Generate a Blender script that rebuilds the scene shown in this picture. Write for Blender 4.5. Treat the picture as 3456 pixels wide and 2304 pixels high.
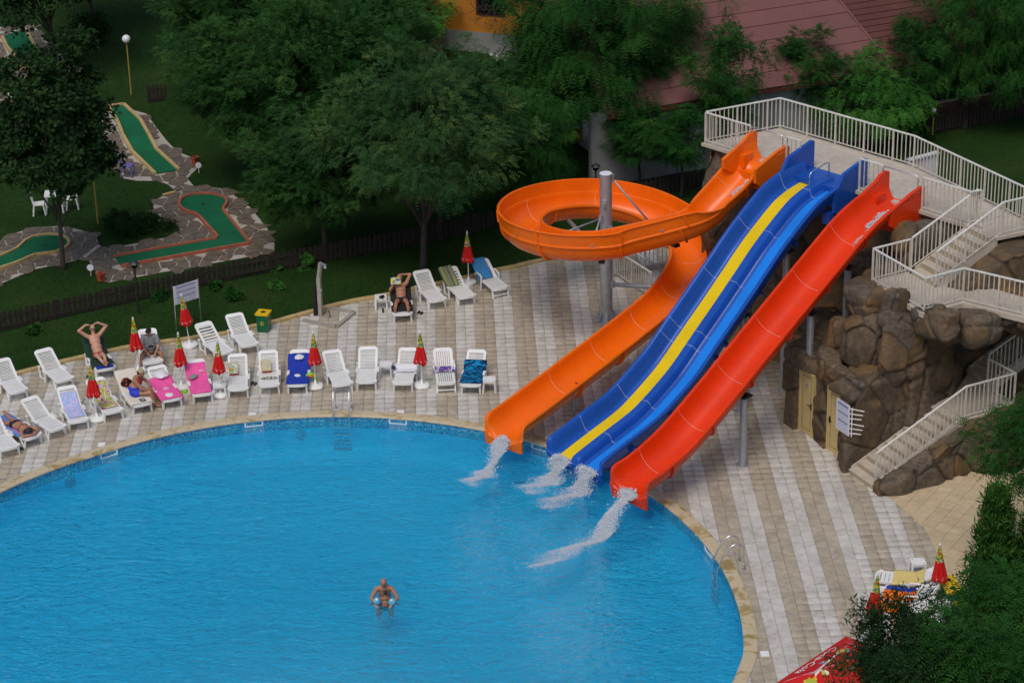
import bpy, bmesh, math, random
import numpy as np
from mathutils import Vector, Matrix

for o in list(bpy.data.objects):
    bpy.data.objects.remove(o)
SC = bpy.context.scene
COL = SC.collection
R_ = math.radians
rng = np.random.default_rng(7)
random.seed(7)

# ------------------------------------------------------------------ camera, sky, sun, exposure
CAMH, PITCH, ROLL, FPX, IW, IH = 34.0, R_(24.6), R_(1.35), 5650 * 3456 / 2352, 3456, 2304
_fw = np.array([0, math.cos(PITCH), -math.sin(PITCH)])
_up = np.array([0, math.sin(PITCH), math.cos(PITCH)])
_rt = np.array([1.0, 0, 0])
CR = _rt * math.cos(ROLL) - _up * math.sin(ROLL)
CU = _up * math.cos(ROLL) + _rt * math.sin(ROLL)
camd = bpy.data.cameras.new('camera')
cam = bpy.data.objects.new('camera', camd)
COL.objects.link(cam)
cam.matrix_world = Matrix(((CR[0], CU[0], -_fw[0], 0), (CR[1], CU[1], -_fw[1], 0), (CR[2], CU[2], -_fw[2], CAMH), (0, 0, 0, 1)))
camd.sensor_width = 36
camd.lens = 36 * FPX / IW
camd.clip_start = 1
camd.clip_end = 2000
SC.camera = cam

SUN_EL, SUN_AZ = R_(58), R_(200)
w = bpy.data.worlds.new('World')
SC.world = w
w.use_nodes = True
nt = w.node_tree
bg = nt.nodes['Background']
sky = nt.nodes.new('ShaderNodeTexSky')
sky.sky_type = 'NISHITA'
sky.sun_disc = False
sky.sun_elevation = SUN_EL
sky.sun_rotation = SUN_AZ
sky.air_density = 1.0
sky.dust_density = 4.0
sky.ozone_density = 1.0
nt.links.new(sky.outputs[0], bg.inputs[0])
bg.inputs[1].default_value = 0.10
sund = bpy.data.lights.new('sun', 'SUN')
sund.energy = 1.1
sund.angle = R_(25)
sund.color = (1.0, 0.96, 0.9)
sun = bpy.data.objects.new('sun', sund)
COL.objects.link(sun)
_sd = Vector((math.sin(SUN_AZ) * math.cos(SUN_EL), math.cos(SUN_AZ) * math.cos(SUN_EL), math.sin(SUN_EL)))
sun.rotation_euler = _sd.to_track_quat('Z', 'Y').to_euler()
sun.location = (0, 60, 60)
SC.view_settings.view_transform = 'Standard'
SC.view_settings.look = 'None'
SC.view_settings.exposure = 0.0
SC.view_settings.gamma = 1
SC.render.engine = 'CYCLES'
SC.cycles.use_denoising = True
SC.cycles.max_bounces = 10
SC.cycles.transmission_bounces = 8
SC.cycles.transparent_max_bounces = 8


# ------------------------------------------------------------------ helpers
def G(nx, ny, z=0.0):
    """ground survey: the place at height z that the photograph shows at (nx, ny)"""
    d = _fw + CR * (nx - IW / 2) / FPX - CU * (ny - IH / 2) / FPX
    t = (z - CAMH) / d[2]
    return np.array([d[0] * t, d[1] * t, z])


def Q(ox, oy, s):
    return lambda x, y, z=0.0: G(ox + x / s, oy + y / s, z)


Z1, Z2, Z3 = Q(0, 1050, 3.336), Q(600, 1050, 3.336), Q(1200, 1050, 3.336)
Z11, Z55, Z6, Z7, Z4 = Q(0, 0, 2.613), Q(0, 550, 2.613), Q(850, 550, 2.613), Q(1650, 550, 2.613), Q(2556, 0, 2.613)
ZR, ZQ, ZS = Q(2850, 1800, 3.11), Q(2556, 1650, 2.398), Q(1500, 1100, 1.96)


class Frame:
    def __init__(s, o, deg):
        s.o = np.array(o[:2]); a = R_(deg); s.a = a
        s.u = np.array([math.cos(a), math.sin(a)]); s.v = np.array([-math.sin(a), math.cos(a)])

    def __call__(s, x, y, z=0.0):
        p = s.o + s.u * x + s.v * y
        return np.array([p[0], p[1], z])


HP, L2, L1 = 6.1, 4.9, 1.5
_O = G(1620 * IW / 2352, 326 * IW / 2352, HP)
F1 = Frame(_O, -46.35)
F2 = Frame(_O, -62.85)
FW = Frame((0, 0), 0)


class MB:
    def __init__(s):
        s.v = []; s.f = []

    def add(s, vs, fs):
        n = len(s.v)
        s.v.extend([tuple(p) for p in vs])
        s.f.extend([tuple(i + n for i in f) for f in fs])
        return s

    def box(s, c, size, rot=None):
        hx, hy, hz = size[0] / 2, size[1] / 2, size[2] / 2
        vs = [(x, y, z) for z in (-hz, hz) for y in (-hy, hy) for x in (-hx, hx)]
        if rot is not None:
            m = rot if isinstance(rot, Matrix) else Matrix.Rotation(rot, 3, 'Z')
            vs = [m @ Vector(p) for p in vs]
        vs = [(p[0] + c[0], p[1] + c[1], p[2] + c[2]) for p in vs]
        return s.add(vs, [(0, 2, 3, 1), (4, 5, 7, 6), (0, 1, 5, 4), (2, 6, 7, 3), (0, 4, 6, 2), (1, 3, 7, 5)])

    def bar(s, p, q, w, h=None):
        p = Vector(p); q = Vector(q); h = h or w
        t = (q - p).normalized()
        a = t.cross(Vector((0, 0, 1)))
        a = Vector((1, 0, 0)) if a.length < 1e-4 else a.normalized()
        b = a.cross(t)
        vs = []
        for e in (p, q):
            for (i, j) in ((-1, -1), (1, -1), (1, 1), (-1, 1)):
                vs.append(e + a * (w / 2 * i) + b * (h / 2 * j))
        return s.add(vs, [(3, 2, 1, 0), (4, 5, 6, 7), (0, 1, 5, 4), (1, 2, 6, 5), (2, 3, 7, 6), (3, 0, 4, 7)])

    def tube(s, pts, r, n=8):
        pts = [Vector(p) for p in pts]
        k = len(pts)
        rs = [r] * k if not hasattr(r, '__len__') else r
        vs = []; prev = None
        for i, p in enumerate(pts):
            t = (pts[min(i + 1, k - 1)] - pts[max(i - 1, 0)]).normalized()
            a = prev - t * prev.dot(t) if prev is not None else t.cross(Vector((0.3, 0.2, 1)))
            if a.length < 1e-5:
                a = t.cross(Vector((1, 0, 0)))
            a.normalize(); prev = a
            b = t.cross(a)
            for j in range(n):
                an = 2 * math.pi * j / n
                vs.append(p + a * (rs[i] * math.cos(an)) + b * (rs[i] * math.sin(an)))
        fs = [(i * n + j, i * n + (j + 1) % n, (i + 1) * n + (j + 1) % n, (i + 1) * n + j) for i in range(k - 1) for j in range(n)]
        fs += [tuple(range(n - 1, -1, -1)), tuple(range((k - 1) * n, k * n))]
        return s.add(vs, fs)

    def lathe(s, prof, c=(0, 0, 0), n=16):
        vs = []; k = len(prof)
        for (r, z) in prof:
            for j in range(n):
                an = 2 * math.pi * j / n
                vs.append((c[0] + r * math.cos(an), c[1] + r * math.sin(an), c[2] + z))
        fs = [(i * n + j, i * n + (j + 1) % n, (i + 1) * n + (j + 1) % n, (i + 1) * n + j) for i in range(k - 1) for j in range(n)]
        fs += [tuple(range(n - 1, -1, -1)), tuple(range((k - 1) * n, k * n))]
        return s.add(vs, fs)

    def prism(s, poly, z0, z1, bottom=True):
        n = len(poly)
        z0 = [z0] * n if not hasattr(z0, '__len__') else z0
        z1 = [z1] * n if not hasattr(z1, '__len__') else z1
        ar = sum(poly[i][0] * poly[(i + 1) % n][1] - poly[(i + 1) % n][0] * poly[i][1] for i in range(n))
        idx = range(n) if ar > 0 else range(n - 1, -1, -1)
        P = [poly[i] for i in idx]; a = [z0[i] for i in idx]; b = [z1[i] for i in idx]
        vs = [(p[0], p[1], z) for p, z in zip(P, a)] + [(p[0], p[1], z) for p, z in zip(P, b)]
        fs = [tuple(range(n, 2 * n))] + [(i, (i + 1) % n, n + (i + 1) % n, n + i) for i in range(n)]
        if bottom:
            fs.append(tuple(range(n - 1, -1, -1)))
        return s.add(vs, fs)

    def mesh(s, name, off=None, smooth=False):
        m = bpy.data.meshes.new(name)
        v = np.array([tuple(p) for p in s.v], float)
        if off is not None:
            v = v - np.array(off)[None, :]
        m.from_pydata(v.tolist(), [], s.f)
        if smooth:
            m.polygons.foreach_set('use_smooth', [True] * len(m.polygons))
        m.update()
        return m

    def build(s, name, mat, parent=None, org=None, smooth=False):
        q = parent
        while org is None and q is not None:
            org = q.get('_org'); q = q.parent
        o = bpy.data.objects.new(name, s.mesh(name, org, smooth))
        if mat is not None:
            o.data.materials.append(mat)
        COL.objects.link(o)
        if parent is not None:
            o.parent = parent
        return o


def mesh_obj(name, v, f, mat, parent=None, smooth=False, attrs=None):
    m = bpy.data.meshes.new(name)
    v = np.asarray(v, np.float32); f = np.asarray(f, np.int32)
    m.vertices.add(len(v)); m.vertices.foreach_set('co', v.ravel())
    k = f.shape[1]
    m.loops.add(f.size); m.loops.foreach_set('vertex_index', f.ravel())
    m.polygons.add(len(f)); m.polygons.foreach_set('loop_start', np.arange(len(f), dtype=np.int32) * k)
    m.polygons.foreach_set('loop_total', np.full(len(f), k, np.int32))
    if smooth:
        m.polygons.foreach_set('use_smooth', np.ones(len(f), bool))
    for an, (dom, vals) in (attrs or {}).items():
        a = m.attributes.new(an, 'FLOAT', dom); a.data.foreach_set('value', np.asarray(vals, np.float32))
    m.update(calc_edges=True)
    m.validate()
    o = bpy.data.objects.new(name, m)
    if mat is not None:
        m.materials.append(mat)
    COL.objects.link(o)
    if parent is not None:
        o.parent = parent
    return o


def inst(mesh, name, parent, loc=(0, 0, 0), rotz=0.0, scale=None):
    o = bpy.data.objects.new(name, mesh)
    COL.objects.link(o)
    o.parent = parent
    o.location = loc
    o.rotation_euler = (0, 0, rotz)
    if scale is not None:
        o.scale = scale
    return o


def tag(o, label, cat, group=None):
    o['label'] = label; o['category'] = cat
    if group:
        o['group'] = group
    return o


def struct(o, label=None):
    o['kind'] = 'structure'
    if label:
        o['label'] = label
    return o


def root(name, loc, label=None, cat=None, group=None, rotz=0.0):
    o = bpy.data.objects.new(name, None)
    COL.objects.link(o)
    o.location = tuple(float(a) for a in loc); o.rotation_euler = (0, 0, rotz)
    o.empty_display_size = 0.2
    if rotz == 0.0:
        o['_org'] = [float(a) for a in loc]
    if label:
        tag(o, label, cat, group)
    return o


def copy_tree(o, parent=None):
    c = o.copy(); COL.objects.link(c); c.parent = parent
    for ch in list(o.children):
        copy_tree(ch, c)
    return c


def pip(poly, X, Y):
    X = np.asarray(X, float); Y = np.asarray(Y, float)
    ins = np.zeros(X.shape, bool); n = len(poly); j = n - 1
    for i in range(n):
        xi, yi = poly[i][0], poly[i][1]; xj, yj = poly[j][0], poly[j][1]
        c = ((yi > Y) != (yj > Y)) & (X < (xj - xi) * (Y - yi) / (yj - yi + 1e-12) + xi)
        ins ^= c; j = i
    return ins


def smooth_path(pts, n=60):
    P = np.array(pts, float)
    P = np.vstack([2 * P[0] - P[1], P, 2 * P[-1] - P[-2]])
    out = []
    segs = len(P) - 3
    for i in range(segs):
        m = max(2, n // segs)
        for t in np.linspace(0, 1, m, endpoint=False):
            p0, p1, p2, p3 = P[i], P[i + 1], P[i + 2], P[i + 3]
            out.append(0.5 * ((2 * p1) + (-p0 + p2) * t + (2 * p0 - 5 * p1 + 4 * p2 - p3) * t * t + (-p0 + 3 * p1 - 3 * p2 + p3) * t ** 3))
    out.append(P[-2])
    return np.array(out)


def resample(P, step):
    P = np.array(P, float)
    d = np.r_[0, np.cumsum(np.linalg.norm(np.diff(P, axis=0), axis=1))]
    n = max(2, int(round(d[-1] / step)) + 1)
    s = np.linspace(0, d[-1], n)
    return np.stack([np.interp(s, d, P[:, k]) for k in range(P.shape[1])], 1)


# ------------------------------------------------------------------ materials
class NT:
    def __init__(s, name):
        s.m = bpy.data.materials.new(name); s.m.use_nodes = True
        s.t = s.m.node_tree; s.b = s.t.nodes['Principled BSDF']; s.out = s.t.nodes['Material Output']

    def n(s, typ, **kw):
        nd = s.t.nodes.new(typ)
        for k, v in kw.items():
            if k.startswith('i_'):
                key = k[2:]
                key = int(key) if key.isdigit() else key
                nd.inputs[key].default_value = v
            else:
                setattr(nd, k, v)
        return nd

    def l(s, a, b):
        s.t.links.new(a, b); return s

    def ramp(s, fac, stops, interp='LINEAR'):
        r = s.t.nodes.new('ShaderNodeValToRGB'); r.color_ramp.interpolation = interp
        e = r.color_ramp.elements
        while len(e) > 1:
            e.remove(e[-1])
        e[0].position = stops[0][0]; e[0].color = (*stops[0][1], 1)
        for p, c in stops[1:]:
            x = e.new(p); x.color = (*c, 1)
        s.l(fac, r.inputs[0])
        return r.outputs[0]

    def noise(s, scale, detail=4, rough=0.55, vec=None, dist=0.0):
        nd = s.n('ShaderNodeTexNoise'); nd.inputs['Scale'].default_value = scale
        nd.inputs['Detail'].default_value = detail; nd.inputs['Roughness'].default_value = rough
        nd.inputs['Distortion'].default_value = dist
        s.l(vec if vec is not None else s.pos(), nd.inputs['Vector'])
        return nd.outputs[0]

    def pos(s):
        if not hasattr(s, '_p'):
            s._p = s.n('ShaderNodeNewGeometry').outputs['Position']
        return s._p

    def obj(s):
        if not hasattr(s, '_o'):
            s._o = s.n('ShaderNodeTexCoord').outputs['Object']
        return s._o

    def attr(s, name):
        return s.n('ShaderNodeAttribute', attribute_name=name).outputs['Fac']

    def mix(s, fac, a, b, mode='MIX'):
        nd = s.n('ShaderNodeMix', data_type='RGBA', blend_type=mode)
        for sock, v in ((nd.inputs[0], fac), (nd.inputs[6], a), (nd.inputs[7], b)):
            if isinstance(v, (int, float)):
                sock.default_value = v
            elif isinstance(v, tuple):
                sock.default_value = (*v, 1)
            else:
                s.l(v, sock)
        return nd.outputs[2]

    def math(s, op, a, b=0.0):
        nd = s.n('ShaderNodeMath', operation=op)
        for i, v in enumerate((a, b)):
            if isinstance(v, (int, float)):
                nd.inputs[i].default_value = v
            else:
                s.l(v, nd.inputs[i])
        return nd.outputs[0]

    def bump(s, h, strength=0.3, dist=0.02):
        nd = s.n('ShaderNodeBump'); nd.inputs['Strength'].default_value = strength; nd.inputs['Distance'].default_value = dist
        s.l(h, nd.inputs['Height']); s.l(nd.outputs[0], s.b.inputs['Normal'])

    def set(s, col=None, rough=0.5, spec=0.5, metal=0.0):
        if col is not None:
            if isinstance(col, tuple):
                s.b.inputs['Base Color'].default_value = (*col, 1)
            else:
                s.l(col, s.b.inputs['Base Color'])
        s.b.inputs['Roughness'].default_value = rough
        s.b.inputs['Specular IOR Level'].default_value = spec
        s.b.inputs['Metallic'].default_value = metal
        return s.m


def plain(name, c, rough=0.5, var=0.12, scale=6.0, bump=0.0, metal=0.0, spec=0.5, bscale=None):
    t = NT(name)
    n = t.noise(scale, 5, 0.6)
    lo = tuple(x * (1 - var) for x in c); hi = tuple(min(1, x * (1 + var)) for x in c)
    m = t.set(t.ramp(n, [(0.3, lo), (0.7, hi)]), rough, spec, metal)
    if bump:
        t.bump(t.noise(bscale or scale * 4, 4), bump)
    return m


M = {}
M['white_plastic'] = plain('white_plastic', (0.80, 0.81, 0.80), 0.38, 0.05, 3)
M['white_paint'] = plain('white_paint', (0.74, 0.73, 0.68), 0.45, 0.1, 5)
M['rail_paint'] = plain('rail_paint', (0.60, 0.56, 0.49), 0.5, 0.14, 5)
M['steel'] = plain('steel', (0.42, 0.44, 0.47), 0.42, 0.15, 4, metal=0.55)
M['chrome'] = plain('chrome', (0.72, 0.72, 0.72), 0.22, 0.06, 8, metal=0.9)
M['dark_metal'] = plain('dark_metal', (0.02, 0.02, 0.022), 0.5)
M['yellow_paint'] = plain('yellow_paint', (0.34, 0.25, 0.05), 0.5)
M['globe'] = plain('globe', (0.75, 0.78, 0.82), 0.25, 0.02)
M['fence_wood'] = plain('fence_wood', (0.022, 0.014, 0.011), 0.75, 0.4, 9, 0.3)
M['trunk'] = plain('trunk', (0.05, 0.043, 0.035), 0.9, 0.4, 7, 0.6)
M['concrete'] = plain('concrete', (0.34, 0.31, 0.27), 0.85, 0.2, 3, 0.15)
M['kerb'] = plain('kerb', (0.45, 0.33, 0.15), 0.85, 0.25, 2.5, 0.3)
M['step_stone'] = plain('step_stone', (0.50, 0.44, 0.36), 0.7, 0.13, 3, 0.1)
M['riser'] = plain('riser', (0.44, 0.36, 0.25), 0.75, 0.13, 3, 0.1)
M['mortar'] = plain('mortar', (0.40, 0.37, 0.32), 0.95, 0.15, 5)
M['grout'] = plain('grout', (0.24, 0.20, 0.155), 0.95, 0.2, 5)
M['red_brick'] = plain('red_brick', (0.34, 0.10, 0.055), 0.85, 0.2, 3, 0.2)
M['tan_brick'] = plain('tan_brick', (0.46, 0.33, 0.14), 0.85, 0.15, 3, 0.2)
M['green_bin'] = plain('green_bin', (0.006, 0.12, 0.05), 0.35, 0.1)
M['yellow_bin'] = plain('yellow_bin', (0.75, 0.48, 0.01), 0.35, 0.05)
M['black'] = plain('black', (0.008, 0.008, 0.009), 0.6)
M['black_cloth'] = plain('black_cloth', (0.012, 0.012, 0.014), 0.9, 0.3, 20, 0.3)
M['green_cloth'] = plain('green_cloth', (0.008, 0.035, 0.022), 0.9, 0.2, 20, 0.3)
M['navy_cloth'] = plain('navy_cloth', (0.02, 0.03, 0.09), 0.9, 0.3, 20)
M['grey_cloth'] = plain('grey_cloth', (0.22, 0.23, 0.25), 0.9, 0.1, 14, 0.3)
M['white_cloth'] = plain('white_cloth', (0.72, 0.72, 0.78), 0.9, 0.06, 10, 0.3)
M['cream_cloth'] = plain('cream_cloth', (0.68, 0.63, 0.55), 0.95, 0.06, 10, 0.4)
M['red_cloth'] = plain('red_cloth', (0.33, 0.018, 0.022), 0.7)
M['blue_cloth'] = plain('blue_cloth', (0.02, 0.05, 0.55), 0.7)
M['pink_cloth'] = plain('pink_cloth', (0.80, 0.10, 0.36), 0.95, 0.1, 6, 0.4)
M['royal_cloth'] = plain('royal_cloth', (0.008, 0.035, 0.36), 0.95, 0.15, 8, 0.4)
M['pale_yellow'] = plain('pale_yellow', (0.70, 0.55, 0.20), 0.9, 0.08, 8, 0.3)
M['orange_cloth'] = plain('orange_cloth', (0.85, 0.16, 0.01), 0.9, 0.1, 8, 0.3)
M['lime'] = plain('lime', (0.25, 0.62, 0.02), 0.35)
M['armband'] = plain('armband', (0.12, 0.50, 0.70), 0.3)
M['purple'] = plain('purple', (0.17, 0.13, 0.42), 0.45)
M['terracotta'] = plain('terracotta', (0.36, 0.07, 0.02), 0.8)
M['hair_dark'] = plain('hair_dark', (0.012, 0.009, 0.008), 0.6, 0.4, 40, 0.4)
M['hair_grey'] = plain('hair_grey', (0.05, 0.045, 0.045), 0.8, 0.3, 30)
M['headscarf'] = plain('headscarf', (0.40, 0.33, 0.18), 0.9, 0.2, 25)
M['skin_pale'] = plain('skin_pale', (0.52, 0.27, 0.19), 0.5, 0.08, 8)
M['skin_tan'] = plain('skin_tan', (0.38, 0.175, 0.105), 0.5, 0.08, 8)
M['skin_brown'] = plain('skin_brown', (0.28, 0.115, 0.065), 0.5, 0.08, 8)
M['shorts'] = plain('shorts', (0.05, 0.05, 0.055), 0.9, 0.7, 18)
M['orange_wall'] = plain('orange_wall', (0.52, 0.20, 0.02), 0.9, 0.1, 1.2)
M['ochre_wall'] = plain('ochre_wall', (0.36, 0.27, 0.10), 0.9, 0.1, 1.2)
M['grey_wall'] = plain('grey_wall', (0.26, 0.27, 0.27), 0.9, 0.15, 1.0, 0.1)
M['white_wall'] = plain('white_wall', (0.55, 0.56, 0.58), 0.9, 0.15, 1.0, 0.1)
M['dark_red'] = plain('dark_red', (0.10, 0.022, 0.018), 0.6)
M['glass_dark'] = plain('glass_dark', (0.006, 0.007, 0.008), 0.12, 0.2, 2)
M['tan_wall'] = plain('tan_wall', (0.24, 0.15, 0.06), 0.9, 0.12, 1.5, 0.1)
M['door_paint'] = plain('door_paint', (0.56, 0.43, 0.19), 0.5, 0.05, 2)
M['firewood'] = plain('firewood', (0.42, 0.22, 0.08), 0.9, 0.35, 5)
M['tarp'] = plain('tarp', (0.01, 0.08, 0.05), 0.6)
M['bush'] = plain('bush', (0.02, 0.05, 0.02), 0.9)
M['seam'] = plain('seam', (0.72, 0.55, 0.45), 0.5)
M['seam_b'] = plain('seam_b', (0.55, 0.62, 0.75), 0.5)


def glossy_plastic(name, c, fade=0.10):
    t = NT(name)
    n = t.noise(0.9, 4, 0.6); n2 = t.noise(14, 3, 0.6)
    col = t.ramp(n, [(0.3, tuple(x * (1 - fade) for x in c)), (0.7, tuple(min(1, x * (1 + fade)) for x in c))])
    m = t.set(col, 0.25, 0.5)
    t.l(t.math('MULTIPLY_ADD', n2, 0.16), t.b.inputs['Roughness'])
    t.t.nodes[-1].inputs[2].default_value = 0.2
    t.b.inputs['Specular IOR Level'].default_value = 0.35
    return m


M['s_orange'] = glossy_plastic('s_orange', (0.88, 0.155, 0.004))
M['s_red'] = glossy_plastic('s_red', (0.74, 0.042, 0.004))
M['s_blue'] = glossy_plastic('s_blue', (0.012, 0.085, 0.42))
M['s_yellow'] = glossy_plastic('s_yellow', (0.80, 0.56, 0.004))
M['s_light'] = glossy_plastic('s_light', (0.012, 0.22, 0.80))


def mat_grass():
    t = NT('grass_ground')
    a = t.noise(0.35, 4, 0.6); b = t.noise(9, 6, 0.7); c = t.noise(45, 3, 0.7)
    base = t.ramp(a, [(0.35, (0.014, 0.042, 0.008)), (0.55, (0.020, 0.053, 0.010)), (0.75, (0.038, 0.058, 0.015))])
    base = t.mix(0.55, base, t.ramp(b, [(0.3, (0.35, 0.35, 0.35)), (0.7, (1.5, 1.5, 1.4))]), 'MULTIPLY')
    base = t.mix(0.5, base, t.ramp(c, [(0.3, (0.4, 0.4, 0.4)), (0.7, (1.6, 1.6, 1.5))]), 'MULTIPLY')
    m = t.set(base, 0.95, 0.1); t.bump(c, 0.7, 0.05); return m


def mat_leaf(name, dark, mid, light, trans=0.25):
    t = NT(name)
    f = t.attr('tone'); n = t.noise(0.9, 2)
    f2 = t.math('ADD', t.math('MULTIPLY', f, 0.7), t.math('MULTIPLY', n, 0.4))
    col = t.ramp(f2, [(0.15, dark), (0.55, mid), (0.95, light)])
    t.set(col, 0.8, 0.08)
    tr = t.n('ShaderNodeBsdfTranslucent'); t.l(col, tr.inputs[0])
    mx = t.n('ShaderNodeMixShader'); mx.inputs[0].default_value = trans
    t.l(t.b.outputs[0], mx.inputs[1]); t.l(tr.outputs[0], mx.inputs[2]); t.l(mx.outputs[0], t.out.inputs[0])
    return t.m


M['grass'] = mat_grass()
M['blade'] = mat_leaf('blade', (0.014, 0.040, 0.008), (0.025, 0.069, 0.014), (0.057, 0.115, 0.029), 0.2)
M['leaf_ash'] = mat_leaf('leaf_ash', (0.012, 0.045, 0.010), (0.026, 0.092, 0.022), (0.082, 0.170, 0.040))
M['leaf_ashb'] = mat_leaf('leaf_ashb', (0.017, 0.054, 0.016), (0.038, 0.108, 0.034), (0.140, 0.195, 0.052))
M['leaf_maple'] = mat_leaf('leaf_maple', (0.009, 0.026, 0.009), (0.019, 0.052, 0.016), (0.043, 0.093, 0.026))
M['leaf_locust'] = mat_leaf('leaf_locust', (0.010, 0.048, 0.010), (0.022, 0.095, 0.018), (0.066, 0.170, 0.032))
M['leaf_bright'] = mat_leaf('leaf_bright', (0.024, 0.099, 0.017), (0.051, 0.187, 0.031), (0.136, 0.315, 0.058))
M['leaf_thuja'] = mat_leaf('leaf_thuja', (0.020, 0.068, 0.014), (0.041, 0.122, 0.020), (0.093, 0.204, 0.037))
M['leaf_willow'] = mat_leaf('leaf_willow', (0.008, 0.028, 0.010), (0.017, 0.050, 0.016), (0.038, 0.082, 0.026))


def mat_tile(name, stops, seed):
    t = NT(name)
    v = t.n('ShaderNodeVectorMath', operation='ADD'); t.l(t.pos(), v.inputs[0])
    cmb = t.n('ShaderNodeCombineXYZ'); tn = t.attr('tone')
    t.l(t.math('MULTIPLY', tn, 37.0), cmb.inputs[2]); t.l(cmb.outputs[0], v.inputs[1])
    a = t.noise(4.5, 4, 0.6, v.outputs[0], 0.6); b = t.noise(1.1, 3)
    col = t.ramp(a, stops)
    col = t.mix(0.5, col, t.ramp(tn, [(0.0, (0.82, 0.81, 0.79)), (1.0, (1.10, 1.10, 1.10))]), 'MULTIPLY')
    col = t.mix(0.35, col, t.ramp(b, [(0.35, (0.75, 0.72, 0.68)), (0.6, (1.05, 1.05, 1.05))]), 'MULTIPLY')
    m = t.set(col, 0.6, 0.35); t.bump(a, 0.12, 0.01); return m


M['tile_light'] = mat_tile('tile_light', [(0.3, (0.44, 0.42, 0.39)), (0.5, (0.57, 0.55, 0.515)), (0.72, (0.62, 0.61, 0.585))], 1)
M['tile_tan'] = mat_tile('tile_tan', [(0.30, (0.34, 0.30, 0.25)), (0.46, (0.40, 0.355, 0.285)), (0.58, (0.465, 0.405, 0.305)), (0.75, (0.49, 0.45, 0.37))], 2)
M['tile_beige'] = mat_tile('tile_beige', [(0.3, (0.52, 0.41, 0.26)), (0.5, (0.58, 0.465, 0.30)), (0.7, (0.62, 0.51, 0.35))], 3)
M['flag'] = mat_tile('flag', [(0.28, (0.085, 0.072, 0.060)), (0.5, (0.14, 0.116, 0.090)), (0.72, (0.22, 0.165, 0.105))], 4)
M['platform_floor'] = mat_tile('platform_floor', [(0.3, (0.42, 0.36, 0.29)), (0.5, (0.50, 0.45, 0.38)), (0.7, (0.54, 0.50, 0.44))], 5)


def mat_rock():
    t = NT('rock')
    cr = t.attr('crack'); tn = t.attr('tone')
    a = t.noise(0.9, 5, 0.65, None, 0.5); b = t.noise(7, 5, 0.65)
    col = t.ramp(a, [(0.25, (0.045, 0.036, 0.028)), (0.42, (0.095, 0.068, 0.042)), (0.55, (0.15, 0.098, 0.050)), (0.72, (0.235, 0.120, 0.040))])
    grey = t.ramp(b, [(0.3, (0.055, 0.05, 0.047)), (0.7, (0.17, 0.145, 0.12))])
    col = t.mix(t.ramp(tn, [(0.4, (0, 0, 0)), (0.95, (0.65, 0.65, 0.65))]), col, grey)
    col = t.mix(0.6, col, t.ramp(b, [(0.3, (0.55, 0.55, 0.55)), (0.7, (1.25, 1.25, 1.25))]), 'MULTIPLY')
    col = t.mix(t.ramp(cr, [(0.0, (0, 0, 0)), (1.0, (0.85, 0.85, 0.85))]), col, (0.018, 0.017, 0.016))
    m = t.set(col, 0.8, 0.3); t.bump(b, 0.5, 0.04); return m


M['rock'] = mat_rock()


def mat_felt():
    t = NT('felt')
    a = t.noise(0.8, 3); b = t.noise(60, 2)
    col = t.ramp(a, [(0.3, (0.010, 0.100, 0.048)), (0.7, (0.014, 0.135, 0.062))])
    m = t.set(col, 0.95, 0.1); t.bump(b, 0.3, 0.01); return m


M['felt'] = mat_felt()


def mat_coping():
    t = NT('coping')
    a = t.noise(1.6, 5, 0.65, None, 0.7); b = t.noise(14, 4)
    col = t.ramp(a, [(0.36, (0.56, 0.47, 0.32)), (0.52, (0.55, 0.455, 0.30)), (0.60, (0.36, 0.27, 0.11)), (0.75, (0.30, 0.215, 0.08))])
    col = t.mix(0.3, col, t.ramp(b, [(0.3, (0.75, 0.75, 0.75)), (0.7, (1.15, 1.15, 1.15))]), 'MULTIPLY')
    m = t.set(col, 0.6, 0.4); t.bump(b, 0.15); return m


M['coping'] = mat_coping()


def mat_mosaic(name, lo, mid, hi, scale=28.0):
    t = NT(name)
    v = t.n('ShaderNodeTexVoronoi', feature='F1'); v.inputs['Scale'].default_value = scale
    v.inputs['Randomness'].default_value = 0.15
    t.l(t.pos(), v.inputs['Vector'])
    sep = t.n('ShaderNodeSeparateColor'); t.l(v.outputs['Color'], sep.inputs[0])
    return t.set(t.ramp(sep.outputs[0], [(0.1, lo), (0.5, mid), (0.9, hi)]), 0.25, 0.5)


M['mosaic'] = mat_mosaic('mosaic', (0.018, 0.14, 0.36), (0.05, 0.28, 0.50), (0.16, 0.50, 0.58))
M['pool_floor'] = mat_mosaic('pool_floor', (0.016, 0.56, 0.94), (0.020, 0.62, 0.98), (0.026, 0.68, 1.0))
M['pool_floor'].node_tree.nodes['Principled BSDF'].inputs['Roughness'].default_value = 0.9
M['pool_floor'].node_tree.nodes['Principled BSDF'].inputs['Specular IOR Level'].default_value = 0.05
M['pool_wall'] = mat_mosaic('pool_wall', (0.008, 0.20, 0.55), (0.012, 0.25, 0.62), (0.02, 0.30, 0.66))


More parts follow.
